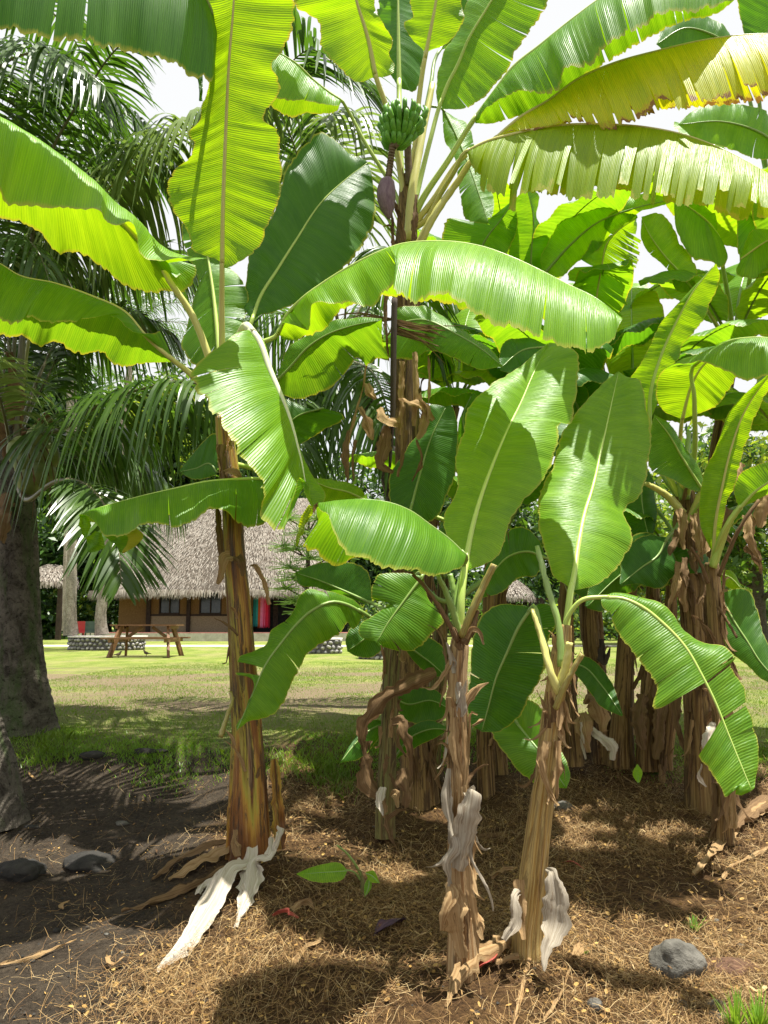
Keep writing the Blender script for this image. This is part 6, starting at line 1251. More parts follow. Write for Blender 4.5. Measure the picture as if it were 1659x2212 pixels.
for pp, w_, mt in [([(1262, 1520, 5.1), (1275, 1508, 5.05), (1295, 1540, 5.0), (1300, 1580, 5.0)], [.04, .10, .12, .04], 'dry_tan'), ([(1255, 1540, 5.1), (1260, 1580, 5.0), (1275, 1625, 5.0)], [.06, .10, .02], 'dry_tan'), ([(1270, 1570, 5.05), (1295, 1590, 5.0), (1325, 1620, 4.95), (1322, 1642, 4.95)], [.03, .05, .07, .03], 'dry_white'),
    ([(1255, 1560, 5.0), (1262, 1620, 5.0), (1265, 1640, 5.0)], [.02, .03, .01], 'dry_white'), ([(1470, 1540, 5.0), (1458, 1500, 5.0), (1462, 1560, 4.95), (1478, 1620, 4.95)], [.03, .06, .04, .02], 'dry_brown'), ([(1300, 1380, 5.3), (1306, 1430, 5.25), (1318, 1400, 5.25)], [.03, .06, .02], 'dry_dark'),
    ([(1390, 1500, 5.2), (1380, 1560, 5.1), (1392, 1620, 5.05)], [.06, .10, .05], 'dry_brown'), ([(1420, 1480, 5.2), (1426, 1560, 5.1), (1415, 1640, 5.05)], [.06, .08, .05], 'dry_brown')]:
    strip(K6, pp, w_, mt, curl=.9, crumple=.012, name='dead_leaf')

# ================================================================== right group
Gp = back('tall banana plant with blackened papery stem at the right', [(1512, 1735, 4.85), (1508, 1620, 4.85), (1502, 1450, 4.85), (1494, 1330, 4.85), (1484, 1200, 4.85), (1482, 1120, 4.85), (1478, 1050, 4.85)], [58, 50, 46, 46, 50, 54, 38], 'stem_dull', 34)
cG = (1480, 1090, 4.85)
leaf(Gp, [(1403, 905, 4.7), (1405, 850), (1425, 775), (1458, 700), (1500, 625), (1545, 570, 4.5)], [(1402, 905), (1375, 880), (1359, 822), (1380, 790), (1402, 750), (1425, 700), (1460, 660), (1515, 602), (1545, 570)], [(1405, 906), (1420, 870), (1426, 815), (1468, 770), (1480, 740), (1499, 719), (1525, 680), (1545, 635), (1555, 594), (1547, 570)], 'leaf_light', .02, .05, pet=[cG, (1445, 1030, 4.8), (1415, 960, 4.75)], rib='rib', rw=.013, petw=.022, bulge=.12, label='tall erect yellow green leaf leaning right above the right group')
leaf(Gp, [(1474, 905, 4.5), (1482, 870), (1495, 828), (1519, 788), (1560, 760), (1620, 745, 4.2)], [(1472, 905), (1433, 888), (1415, 836), (1430, 800), (1480, 778), (1558, 745), (1620, 735)], [(1476, 905), (1530, 887), (1558, 867), (1589, 824), (1615, 790), (1622, 748)], 'leaf_light', .02, .05, pet=[cG, (1466, 990, 4.7), (1470, 940, 4.6)], rib='rib_yellow', rw=.011, petw=.016, wave=.018, label='leaf seen from below under the dark green flap at right')
leaf(Gp, [(1500, 788, 4.3), (1530, 765), (1570, 738), (1615, 729), (1680, 733), (1750, 770, 3.8)], [(1430, 802), (1445, 789), (1495, 782), (1519, 786), (1558, 799), (1620, 823), (1650, 812), (1700, 835), (1750, 775)], [(1500, 780), (1560, 745), (1640, 745), (1700, 750), (1750, 768)], 'leaf', -.12, .12, pet=[cG, (1500, 980, 4.6), (1500, 860, 4.35)], rib='rib', rw=.01, bulge=.12, label='green leaf bending over to the right edge')
leaf(Gp, [(1520, 1062, 4.6), (1500, 1030), (1472, 985), (1445, 938), (1413, 897, 4.4)], [(1522, 1064), (1499, 1060), (1460, 1040), (1429, 1028), (1405, 1018), (1402, 970), (1406, 926), (1413, 897)], [(1520, 1060), (1517, 1030), (1495, 985), (1470, 950), (1445, 915), (1413, 895)], 'leaf', -.04, .05, pet=[(1482, 1130, 4.8), (1505, 1100, 4.7)], rib='rib', rw=.01, petw=.015, tears=(3, 0), gap=.03, label='leaf bending down left at the top of the tall right stem')
leaf(Gp, [(1390, 990, 5.0), (1385, 1060), (1392, 1120), (1405, 1170, 4.9)], [(1390, 990), (1350, 1030), (1345, 1120), (1380, 1165), (1405, 1172)], [(1390, 990), (1410, 1040), (1420, 1110), (1405, 1172)], 'leaf_dark', .05, .05, rib='rib_dull', rw=.008, pet=[cG, (1440, 1040, 4.9), (1400, 980, 5.0)])
leaf(Gp, [(1440, 1165, 4.75), (1420, 1200), (1385, 1225), (1340, 1262, 4.6)], [(1440, 1160), (1400, 1155), (1352, 1180), (1338, 1260)], [(1442, 1168), (1462, 1230), (1430, 1272), (1380, 1262), (1340, 1266)], 'leaf_dark', .03, .03, rib='rib_dull', rw=.009, pet=[cG, (1462, 1140, 4.8)])
for pp, w, mt in (([(1490, 1120, 4.8), (1512, 1075, 4.75), (1535, 1020, 4.7), (1560, 985, 4.65)], [20, 18, 16, 12], 'rib_yellow'), ([(1476, 1110, 4.78), (1440, 1070, 4.75), (1410, 1052, 4.72), (1395, 1045, 4.7)], [20, 18, 15, 10], 'rib_yellow'), ([(1482, 1080, 4.8), (1484, 1010, 4.8), (1488, 930, 4.85)], [18, 14, 10], 'rib_dull'), ([(1474, 1080, 4.8), (1462, 1000, 4.8), (1456, 940, 4.8)], [14, 12, 9], 'rib_dull')): cut_petiole(Gp, pp, w, mt)
for q in range(10):
    x = rng.uniform(1462, 1520); y = rng.uniform(1090, 1240); strip(Gp, [(x, y, 4.68), (x+rng.uniform(-12, 14), y+30, 4.64), (x+rng.uniform(-20, 26), y+rng.uniform(50, 110), 4.62)], [.04, .06, .015], str(rng.choice(['dry_tan', 'dry_brown', 'dry_tan'])), curl=1, crumple=.01)
Hp = back('slimmer banana plant at the right edge with dead brown leaves under its crown', [(1562, 1795, 4.45), (1566, 1700, 4.45), (1560, 1550, 4.45), (1550, 1400, 4.45), (1545, 1300, 4.45), (1538, 1215, 4.45)], [44, 40, 36, 34, 34, 28], 'stem_dull', 26)
cH = (1539, 1220, 4.45)
leaf(Hp, [(1541, 1196, 4.4), (1545, 1130), (1560, 1050), (1580, 965), (1605, 895), (1650, 825), (1700, 770, 4.1)], [(1540, 1196), (1522, 1160), (1511, 1121), (1513, 1050), (1530, 1000), (1548, 960), (1577, 887), (1615, 845), (1659, 809), (1700, 770)], [(1543, 1197), (1556, 1150), (1571, 1094), (1590, 1035), (1605, 985), (1628, 907), (1659, 850), (1690, 800), (1700, 770)], 'leaf_light', .0, .06, pet=[cH, (1540, 1210, 4.42)], rib='rib_yellow', rw=.010, bulge=.2, label='tall narrow rolled leaf rising at the right edge')
leaf(Hp, [(1597, 1098, 4.2), (1630, 1062), (1670, 1035), (1720, 1015, 4.0)], [(1597, 1098), (1585, 1060), (1597, 1024), (1630, 1006), (1670, 995), (1720, 1013)], [(1599, 1098), (1625, 1085), (1660, 1070), (1700, 1050), (1720, 1017)], 'leaf', .03, .03, pet=[cH, (1550, 1180, 4.35), (1570, 1135, 4.25)], rib='rib', rw=.011, petw=.018, label='rounded pale leaf end entering from the right edge')
leaf(Hp, [(1556, 1285, 4.5), (1589, 1346), (1615, 1385), (1640, 1425), (1690, 1480, 4.2)], [(1556, 1286), (1556, 1340), (1570, 1400), (1613, 1437), (1650, 1470), (1690, 1482)], [(1558, 1282), (1590, 1272), (1618, 1276), (1636, 1314), (1652, 1377), (1670, 1420), (1690, 1478)], 'leaf_dark', .03, .03, pet=[(1545, 1330, 4.45), (1548, 1300, 4.45)], rib='rib_dull', rw=.008, label='dark shaded leaf low at the right edge')
leaf(Hp, [(1550, 1238, 4.6), (1575, 1245), (1603, 1272, 4.5)], [(1550, 1236), (1578, 1232), (1604, 1270)], [(1550, 1240), (1572, 1270), (1603, 1274)], 'leaf_light', .02, .02, rib='rib', rw=.005)
for pp, w, mt in (([(1540, 1225, 4.4), (1556, 1180, 4.35), (1580, 1120, 4.25), (1600, 1095, 4.2)], [18, 16, 15, 13], 'rib'), ([(1552, 1245, 4.4), (1575, 1190, 4.35), (1610, 1120, 4.3), (1640, 1080, 4.3)], [10, 9, 8, 7], 'dry_brown'), ([(1530, 1260, 4.4), (1510, 1210, 4.38), (1492, 1182, 4.36)], [9, 8, 6], 'dry_brown'), ([(1550, 1310, 4.38), (1570, 1340, 4.34), (1592, 1378, 4.3)], [6, 6, 5], 'dry_brown')): cut_petiole(Hp, pp, w, mt)
for pp, w_, mt in [([(1600, 1000, 4.5), (1590, 1040, 4.45), (1604, 1080, 4.45)], [.06, .10, .03], 'dry_tan'), ([(1575, 1100, 4.5), (1562, 1140, 4.45), (1580, 1175, 4.45)], [.05, .09, .02], 'dry_brown'), ([(1640, 1040, 4.45), (1650, 1080, 4.4), (1640, 1140, 4.4)], [.05, .10, .02], 'dry_tan'), ([(1615, 1110, 4.45), (1620, 1160, 4.4), (1640, 1210, 4.4)], [.05, .07, .01], 'dry_tan'),
    ([(1610, 1180, 4.5), (1630, 1200, 4.45), (1645, 1240, 4.45)], [.04, .05, .01], 'dry_brown'), ([(1540, 1560, 4.35), (1530, 1590, 4.3), (1520, 1640, 4.28)], [.03, .04, .01], 'dry_white'), ([(1550, 1620, 4.3), (1556, 1660, 4.28), (1590, 1700, 4.26)], [.03, .05, .01], 'dry_white'), ([(1580, 1640, 4.38), (1584, 1700, 4.36), (1586, 1790, 4.34)], [.03, .035, .04], 'dry_tan'),
    ([(1570, 1400, 4.35), (1580, 1430, 4.32), (1596, 1470, 4.3)], [.03, .04, .03], 'dry_brown'), ([(1515, 1650, 4.3), (1512, 1680, 4.3), (1526, 1700, 4.3)], [.01, .03, .01], 'dry_white')]:
    strip(Hp, pp, w_, mt, curl=1.0, crumple=.012, name='dead_leaf')

# plants whose crowns fill the upper right
def bg_plant(label, x, Y, crown_y, w, specs, foot=None):
    fx = foot or x; base = np.array((Wz(fx, Y), Y, float(ground_z(Wz(fx, Y), Y)))); w = w*.72; bx, by, _ = unproj(base)
    t = back(label, [(bx, by, Y), (bx+4+(x-bx)*.1, by*.6+crown_y*.4, Y), (bx-2+(x-bx)*.4, by*.3+crown_y*.7, Y), (x, crown_y, Y)], [w, w*.85, w*.8, w*.6], 'stem_dull', 6)
    leaves_on(t, [(s[0], s[1], s[2]*1.03, s[3]*1.08, s[4], 'leaf' if s[5] == 'leaf_dark' and not label.endswith('front leaves') else s[5]) for s in specs]); return t
R1 = bg_plant('banana plant deep in the grove whose crown shows right of the fruiting stem', 1110, 6.1, 720, 44, [(300, 70, 1.5, .48, 50, 'leaf'), (60, 70, 1.5, .46, 60, 'leaf_light'), (150, 60, 1.5, .46, 80, 'leaf'), (240, 55, 1.3, .44, 95, 'leaf_dark'), (200, 75, 1.2, .42, 50, 'leaf_light')], foot=1066)
leaf(R1, [(1028, 565, 5.6), (1050, 515), (1085, 470), (1108, 434, 5.4)], [(1010, 590), (954, 520), (964, 475), (1040, 480), (1108, 432)], [(1040, 590), (1100, 540), (1118, 470), (1108, 434)], 'leaf', .1, .05, pet=[(1110, 720, 6.1), (1040, 620, 5.8)], rib='rib_dull', rw=.01, tears=(0, 3), gap=.05, label='dull green leaf under the comb leaf')
leaf(R1, [(1145, 640, 5.7), (1148, 540), (1152, 470), (1138, 405, 5.4)], [(1140, 640), (1100, 560), (1098, 500), (1109, 434), (1138, 405)], [(1150, 640), (1185, 580), (1190, 520), (1160, 470), (1160, 415), (1138, 405)], 'leaf', .05, .05, pet=[(1110, 720, 6.1), (1135, 690, 5.9)], rib='rib_dull', rw=.009, label='hanging narrow leaf right of it, finely ribbed')
R2 = bg_plant('banana plant behind with a leaf like a comb against the white sky', 1290, 6.2, 760, 44, [(0, 70, 1.4, .44, 60, 'leaf'), (100, 60, 1.3, .42, 80, 'leaf'), (190, 50, 1.2, .42, 95, 'leaf'), (250, 60, 1.2, .42, 85, 'leaf_dark')], foot=1345)
leaf(R2, [(1175, 592, 5.6), (1230, 530), (1290, 480), (1360, 452), (1460, 428, 5.2)], [(1172, 590), (1168, 560), (1187, 516), (1202, 484), (1261, 441), (1330, 425), (1400, 420), (1460, 426)], [(1178, 600), (1215, 596), (1245, 570), (1300, 531), (1331, 496), (1390, 457), (1430, 445), (1460, 430)], 'leaf_light', .05, .1, pet=[(1290, 760, 6.2), (1200, 680, 5.9)], rib='rib_dull', rw=.012, wave=.02, label='broad arching leaf just below the comb leaf')
leaf(R2, [(1284, 700, 5.7), (1290, 633), (1300, 574), (1312, 523), (1345, 490), (1378, 470, 5.4)], [(1282, 700), (1232, 640), (1225, 590), (1258, 560), (1290, 520), (1330, 485), (1378, 470)], [(1288, 700), (1345, 690), (1355, 648), (1362, 598), (1378, 560), (1384, 520), (1385, 490), (1378, 472)], 'leaf_light', .05, .08, pet=[(1290, 760, 6.2), (1284, 730, 6.0)], rib='rib_yellow', rw=.009, tears=(3, 26), gap=.5, rag=.1, label='yellow green leaf with a comb like torn right side')
R3 = bg_plant('tall banana plant at right whose pale petioles cross the white sky', 1585, 5.9, 760, 52, [(40, 70, 1.7, .5, 60, 'leaf'), (110, 60, 1.6, .48, 75, 'leaf'), (170, 55, 1.2, .44, 95, 'leaf_light'), (230, 50, 1.3, .44, 95, 'leaf'), (70, 40, 1.3, .44, 80, 'leaf_dark')], foot=1505)
leaf(R3, [(1548, 505, 5.5), (1530, 480), (1500, 455), (1456, 425, 5.3)], [(1550, 507), (1573, 560), (1560, 582), (1538, 566), (1500, 560), (1470, 520), (1456, 480), (1456, 427)], [(1548, 503), (1552, 480), (1520, 440), (1456, 423)], 'leaf', .05, .05, pet=[(1585, 760, 5.9), (1578, 680, 5.8), (1562, 580, 5.6)], rib='rib', rw=.012, petw=.024, label='leaf on the left one of the two pale petioles')
leaf(R3, [(1636, 500, 5.4), (1660, 440), (1690, 380, 5.3)], [(1634, 502), (1600, 570), (1590, 500), (1600, 440), (1690, 380)], [(1638, 502), (1650, 585), (1700, 560), (1720, 450), (1690, 380)], 'leaf', .05, .05, pet=[(1590, 760, 5.9), (1605, 680, 5.8), (1622, 590, 5.6)], rib='rib', rw=.013, petw=.022, label='leaf on the right one of the two pale petioles')
leaf(R3, [(1500, 628, 5.5), (1470, 590), (1430, 545), (1400, 500), (1386, 470, 5.3)], [(1500, 630), (1468, 632), (1440, 580), (1400, 545), (1386, 520), (1386, 472)], [(1500, 626), (1505, 585), (1470, 520), (1445, 478), (1421, 460), (1386, 468)], 'leaf_light', .05, .05, pet=[(1585, 760, 5.9), (1540, 690, 5.7)], rib='rib', rw=.01, tears=(3, 0), gap=.05, label='pale leaf in the gap of white sky')
R4 = bg_plant('banana plant far right with dark leaves at the upper right edge', 1690, 5.6, 620, 50, [(300, 72, 1.9, .52, 45, 'leaf'), (340, 78, 2.1, .55, 35, 'leaf'), (250, 60, 1.5, .48, 80, 'leaf_light'), (200, 50, 1.4, .46, 90, 'leaf')])
leaf(R4, [(1640, 150, 5.2), (1655, 80), (1680, 0), (1700, -80, 5.0)], [(1638, 150), (1612, 90), (1595, 20), (1588, -40), (1640, -90), (1700, -80)], [(1642, 150), (1700, 120), (1740, 40), (1700, -80)], 'leaf_dark', .05, .05, pet=[(1690, 620, 5.6), (1660, 400, 5.5), (1642, 240, 5.3)], rib='rib_dull', rw=.012)
leaf(R4, [(1590, 110, 5.4), (1540, 75), (1480, 60), (1418, 95, 5.2)], [(1592, 112), (1530, 120), (1460, 130), (1418, 96)], [(1590, 106), (1560, 50), (1500, 25), (1440, 40), (1418, 94)], 'leaf_dark', .05, .05, pet=[(1690, 620, 5.6), (1650, 350, 5.6), (1610, 180, 5.5)], rib='rib_dull', rw=.012)
leaf(R4, [(1700, 330, 5.2), (1640, 285), (1560, 262), (1465, 268, 4.9)], [(1700, 335), (1640, 345), (1570, 320), (1500, 300), (1465, 270)], [(1700, 322), (1650, 240), (1580, 222), (1500, 235), (1465, 266)], 'leaf', .05, .05, pet=[(1690, 620, 5.6), (1700, 450, 5.4)], rib='rib_dull', rw=.012, tears=(4, 2), gap=.04, label='white striped glossy leaf between the two yellow ones and the edge')
leaf(R4, [(1600, 560, 5.3), (1640, 530), (1690, 500, 5.1)], [(1600, 560), (1590, 590), (1650, 600), (1690, 502)], [(1600, 558), (1620, 500), (1690, 498)], 'leaf_light', .05, .05, rib='rib_yellow', rw=.01)
R5 = bg_plant('banana plant behind the great arching leaf in the centre', 985, 6.3, 880, 40, [(330, 70, 1.4, .44, 50, 'leaf'), (20, 75, 1.4, .44, 40, 'leaf_light'), (80, 60, 1.3, .42, 70, 'leaf'), (150, 50, 1.2, .40, 90, 'leaf_dark'), (210, 50, 1.2, .40, 90, 'leaf_dark'), (270, 60, 1.3, .42, 70, 'leaf')], foot=910)
R6 = bg_plant('banana plant in the shade behind the two erect front leaves', 1190, 5.7, 880, 44, [(300, 65, 1.3, .46, 60, 'leaf_dark'), (30, 70, 1.4, .46, 60, 'leaf_dark'), (100, 60, 1.3, .44, 75, 'leaf_dark'), (170, 50, 1.0, .42, 100, 'leaf_dark'), (240, 50, 1.2, .42, 90, 'leaf_dark')], foot=1285)
R7 = bg_plant('banana plant at the far right edge low behind the others', 1700, 5.4, 980, 44, [(280, 60, 1.3, .42, 70, 'leaf'), (330, 65, 1.3, .42, 60, 'leaf_light'), (230, 45, 1.1, .40, 90, 'leaf'), (30, 70, 1.3, .42, 50, 'leaf')])

# ================================================================== sprout on the litter
sp0 = G(783, 1935); S = thing('banana_sucker', sp0, 'tiny green banana sprout with one broad leaf on the litter', 'banana sprout'); Ys = sp0[1]
tube('stem', [sp0-(0, 0, .01), W(783, 1905, Ys), W(778, 1880, Ys)], [.012, .010, .006], M['stem_green'], S, n=12, k=8)
tube('petiole', [W(780, 1892, Ys), W(768, 1868, Ys-.02), W(748, 1842, Ys-.04), W(728, 1826, Ys-.06)], [.006, .006, .005, .004], M['rib_dull'], S, n=14, k=7)
leaf(S, [(750, 1880, Ys-.05), (720, 1882), (685, 1884), (641, 1888, Ys-.12)], [(750, 1879), (735, 1864), (700, 1866), (665, 1876), (641, 1887)], [(750, 1882), (742, 1898), (705, 1907), (670, 1903), (641, 1889)], 'leaf_light', .02, -.02, rib='rib_dull', rw=.003, rip=.001, wave=.003, pet=[(778, 1900, Ys), (765, 1884, Ys-.03)], petw=.005)
leaf(S, [(790, 1885, Ys-.03), (803, 1890), (820, 1907, Ys-.08)], [(790, 1884), (805, 1880), (820, 1906)], [(790, 1887), (800, 1905), (820, 1908)], 'leaf_light', .0, 0, rib='rib_dull', rw=.003, rip=.001, wave=.002)
leaf(S, [(798, 1892, Ys-.03), (796, 1915), (787, 1938, Ys-.06)], [(797, 1892), (787, 1912), (787, 1937)], [(800, 1892), (803, 1915), (788, 1939)], 'leaf', .0, 0, rib='rib_dull', rw=.003, rip=.001, wave=.002)
strip(S, [(778, 1880, Ys-.02), (770, 1878, Ys-.03), (755, 1870, Ys-.04)], [.01, .014, .004], 'dry_tan', curl=.8, n=14)

# ================================================================== rocks, bracts, pebbles, twigs
def rock_at(x, y, wpx, mat, label, squash, seed, name='rock', cat='rock', sink=.35, sub=3, amp=.28, group=None):
    p = G(x, y); r = wpx/2/F*p[1]; return boulder(name, p+(0, r*.5, r*squash[2]*(1-sink)-r*squash[2]*.3), r, mat, label, cat, squash, seed, sub=sub, amp=amp, group=group)
rock_at(1474, 2118, 104, 'rock', 'large rounded grey rock on the litter at lower right', (1, .85, .88), 2, sink=.25, sub=4, amp=.22)
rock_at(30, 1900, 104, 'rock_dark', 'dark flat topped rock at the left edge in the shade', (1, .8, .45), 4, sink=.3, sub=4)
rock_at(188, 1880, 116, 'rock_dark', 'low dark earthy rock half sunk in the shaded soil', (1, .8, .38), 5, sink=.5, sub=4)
rock_at(1588, 2112, 120, 'rock_red', 'brownish red flat rock at the lower right edge', (1.1, .8, .28), 6, sink=.5)
rock_at(1288, 2185, 32, 'rock', 'small smooth grey stone near the bottom of the picture', (1, .9, .95), 7, sink=.2, amp=.1)
rock_at(1478, 2180, 24, 'rock', 'small round stone below the large grey rock', (1, .9, .9), 8, amp=.1)
rock_at(1552, 2182, 44, 'rock', 'oval stone near the lower right corner', (1, .7, .5), 9, amp=.12)
rock_at(1556, 2208, 44, 'rock', 'pale stone at the bottom edge below the oval stone', (1, .7, .6), 10, amp=.15)
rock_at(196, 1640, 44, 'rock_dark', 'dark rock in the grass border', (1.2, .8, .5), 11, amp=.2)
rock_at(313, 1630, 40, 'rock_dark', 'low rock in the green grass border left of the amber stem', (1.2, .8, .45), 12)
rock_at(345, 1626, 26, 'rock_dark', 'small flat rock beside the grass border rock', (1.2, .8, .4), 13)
rock_at(1218, 1752, 44, 'rock', 'angular grey rock behind the straw coloured stem', (1.1, .8, .6), 14, sub=2)
rock_at(64, 1790, 22, 'rock_dark', 'small flat stone on the dark soil above the flat topped rock', (1.4, .8, .4), 15); rock_at(262, 1782, 22, 'rock', 'small pale stone in the dappled light left of the amber stem', (1.2, .8, .5), 16)
rock_at(46, 1779, 12, 'rock', 'tiny stone in the dark soil near the leaning palm foot', (1, .8, .6), 17)
peb = [(1553, 2085, 18, 'pale pebble just right of the large grey rock'), (1572, 2100, 14, 'small pebble between the large grey rock and the red one'), (1600, 2046, 16, 'whitish pebble above the red rock'), (1640, 2010, 16, 'grey pebble touching the right edge of the picture'), (1505, 2030, 11, 'pebble beside the small grass tuft'),
 (1548, 1990, 11, 'brownish pebble up the slope from the grass tuft'), (1218, 1950, 16, 'white crumpled pebble right of the straw coloured stem'), (122, 2012, 14, 'grey pebble in the dark soil below the flat topped rock'), (230, 2020, 10, 'bluish pebble lying near the pale stalk'), (70, 2078, 12, 'dark pebble touching the long pale stalk'),
 (412, 2150, 20, 'dark clod on the bare soil at the bottom left'), (445, 2164, 15, 'dark clod just right of the other one at the bottom'), (1030, 2190, 14, 'dark pebble at the bottom below the curled dead leaf'), (808, 1788, 10, 'pale pebble in the shade right of the slim stem'), (265, 2060, 10, 'tiny grey pebble on the soil left of the white dead leaf tip'), (1500, 2160, 12, 'tan pebble under the large grey rock')]
for q, (x, y, w_, lb) in enumerate(peb):
    p = G(x, y); r = w_/2/F*p[1]; boulder('pebble', p+(0, 0, r*.25), r, 'rock_dark' if 'dark' in lb else 'rock', lb, 'pebble', (1, .85, .7), q+30, sub=2)
def bract(x0, y0, x1, y1, w, mat, label, lift=.02):
    a, b_ = G(x0, y0, lift), G(x1, y1, lift); m_ = (a+b_)/2+(0, 0, .02)
    o = strip(None, [a, a*.7+b_*.3+(0, 0, .015), m_, a*.3+b_*.7+(0, 0, .015), b_], [w*.5, w*.95, w, w*.9, w*.4], mat, curl=1.25, crumple=.004, name='fallen_bract', lift=True, n=26, m=11, face=(0, .3, 1), ragged=.06, origin=a); tag(o, label, 'bract'); return o
bract(590, 1990, 646, 1992, .05, 'bract', 'red fallen flower bract lying in the sun left of the purple one')
bract(810, 2030, 872, 2000, .065, 'bract_dark', 'dark purple curled flower bract on the litter in the middle')
bract(1030, 2106, 1072, 2088, .05, 'bract', 'red bract half under the curled dead leaf by the front stems')
bract(1214, 1868, 1262, 1882, .022, 'bract', 'thin orange red bract lying right of the straw coloured stem', .01)
o = strip(None, [G(632, 1972, .01), G(648, 1966, .03), G(664, 1962, .028), G(680, 1968, .01)], [.02, .04, .04, .01], 'dry_tan', curl=.9, name='dry_leaf_curl', lift=True, face=(0, 1, -.2), origin=G(650, 1960)); tag(o, 'small dry leaf scrap right above the red bract', 'dry leaf')
def litter_strip(pp, w_, mt, label, nm='dry_leaf', cat='dry leaf', h=.015, curl=.6):
    P = [G(x, y, h) for x, y in pp]; o = strip(None, P, w_, mt, curl=curl, name=nm, lift=True, n=34, face=(0, .2, -1), origin=P[0]); tag(o, label, cat)
litter_strip([(630, 2100), (655, 2060), (688, 2035), (700, 2010)], [.02, .035, .03, .008], 'dry_tan', 'grey dry leaf strip below the red bract')
litter_strip([(0, 2092), (60, 2078), (110, 2060), (165, 2036)], [.008, .010, .008, .004], 'dry_tan', 'long thin pale stalk on the dark soil at lower left', 'dry_stalk', 'stalk')
litter_strip([(1560, 1910), (1590, 1880), (1625, 1862), (1665, 1840)], [.02, .02, .02, .02], 'dry_tan', 'long straw stalk at the right edge', 'dry_stalk', 'stalk', .03)
litter_strip([(1500, 1905), (1556, 1840), (1600, 1790), (1665, 1755)], [.03, .05, .08, .08], 'dry_tan', 'dry leaf blade slanting up to the right edge', 'dry_leaf', 'dry leaf', .04)
litter_strip([(1590, 1810), (1630, 1770), (1665, 1745), (1700, 1730)], [.05, .09, .12, .12], 'dry_brown', 'broad dead leaf heap at the right edge', 'dry_leaf', 'dry leaf', .06)
litter_strip([(1175, 2215), (1210, 2160), (1228, 2110), (1236, 2080)], [.010, .010, .008, .004], 'dry_tan', 'straight straw stalk at the bottom edge right of centre', 'dry_stalk', 'stalk')
litter_strip([(1570, 2070), (1590, 2110), (1625, 2160), (1640, 2200)], [.008, .010, .010, .006], 'dry_tan', 'twisted straw stalk below the red rock', 'dry_stalk', 'stalk')
litter_strip([(870, 2065), (900, 2035), (935, 2000)], [.006, .007, .004], 'dry_tan', 'thin golden straw left of the papery front stem', 'dry_stalk', 'stalk')
litter_strip([(1240, 1640), (1280, 1620), (1330, 1622), (1370, 1640)], [.03, .06, .05, .02], 'dry_brown', 'dead leaf lying before the thick brown stems')
litter_strip([(1000, 1820), (1060, 1812), (1110, 1802)], [.03, .04, .02], 'dry_brown', 'faded leaf on the litter behind the front stems')
g1 = G(1236, 2062, .02)
o = leaf(None, [(1238, 2088, g1[1]-.05), (1250, 2070), (1276, 2052, g1[1]+.02)], [(1238, 2087), (1248, 2064), (1276, 2051)], [(1240, 2089), (1256, 2074), (1276, 2053)], 'leaf_light', 0, 0, rib='rib_dull', rw=.002, rip=.0005, wave=.001, name='fallen_green_leaf'); 
tag(o, 'small narrow green leaf blade lying near the bottom right of centre', 'leaf')
o = leaf(None, [(1378, 1690, 4.4), (1380, 1670), (1376, 1650, 4.5)], [(1376, 1690), (1366, 1672), (1376, 1650)], [(1382, 1690), (1388, 1668), (1377, 1650)], 'leaf_light', 0, 0, rib='rib_dull', rw=.003, rip=.0005, wave=.002, name='fallen_green_leaf')
tag(o, 'small green leaf on the ground before the dark ragged stem', 'leaf')

# ================================================================== litter, grass
def strands(name, n, fx, L0, L1, w, mat, h=.02, col=None, curl=.35):
    X = fx(n); n = len(X); a = rng.uniform(0, 6.28, n); L = rng.uniform(L0, L1, n); k = 5; s = np.linspace(-.5, .5, k)
    bend = rng.normal(0, curl, n); lift = np.abs(rng.normal(0, 1, n))*h; tilt = rng.normal(0, .35, n)
    aa = a[:, None] + bend[:, None]*s*4
    dx = np.cumsum(np.cos(aa), 1)*(L/k)[:, None]; dy = np.cumsum(np.sin(aa), 1)*(L/k)[:, None]
    px = X[:, 0:1]+dx; py = X[:, 1:2]+dy; pz = ground_z(px, py)+.006+lift[:, None]+ (tilt[:, None]*s*L[:, None])*.5+ .02*np.abs(np.sin(s*3+a[:, None]))*h/.02
    pz = np.maximum(pz, ground_z(px, py)+.003)
    nx, ny = -np.sin(aa)*w/2, np.cos(aa)*w/2
    A_ = np.stack([px+nx, py+ny, pz], -1); B_ = np.stack([px-nx, py-ny, pz+w*.4*rng.normal(0, 1, (n, 1))], -1)
    V = np.stack([A_, B_], 2).reshape(-1, 3); i = np.arange(n)[:, None]*(2*k)+np.arange(k-1)[None]*2
    Fc = np.stack([i, i+1, i+3, i+2], -1).reshape(-1, 4)
    o = mesh(name, V, Fc, mat, None, None, None, False); o['kind'] = 'stuff'; return o
def straw_mat(name, stops):
    b = NB(name); r = b.n('NewGeometry').outputs['Random Per Island']; col = b.ramp(r, stops); p = b.principled(col, .75, None, .3)
    return b.done(p)
M['needles'] = straw_mat('dry_needles', [(0, (.05, .024, .008)), (.4, (.16, .085, .028)), (.75, (.31, .19, .07)), (1, (.46, .34, .17))])
M['flecks'] = straw_mat('fallen_leaflets', [(0, (.12, .06, .02)), (.4, (.28, .16, .04)), (.8, (.42, .27, .08)), (1, (.18, .10, .035))])
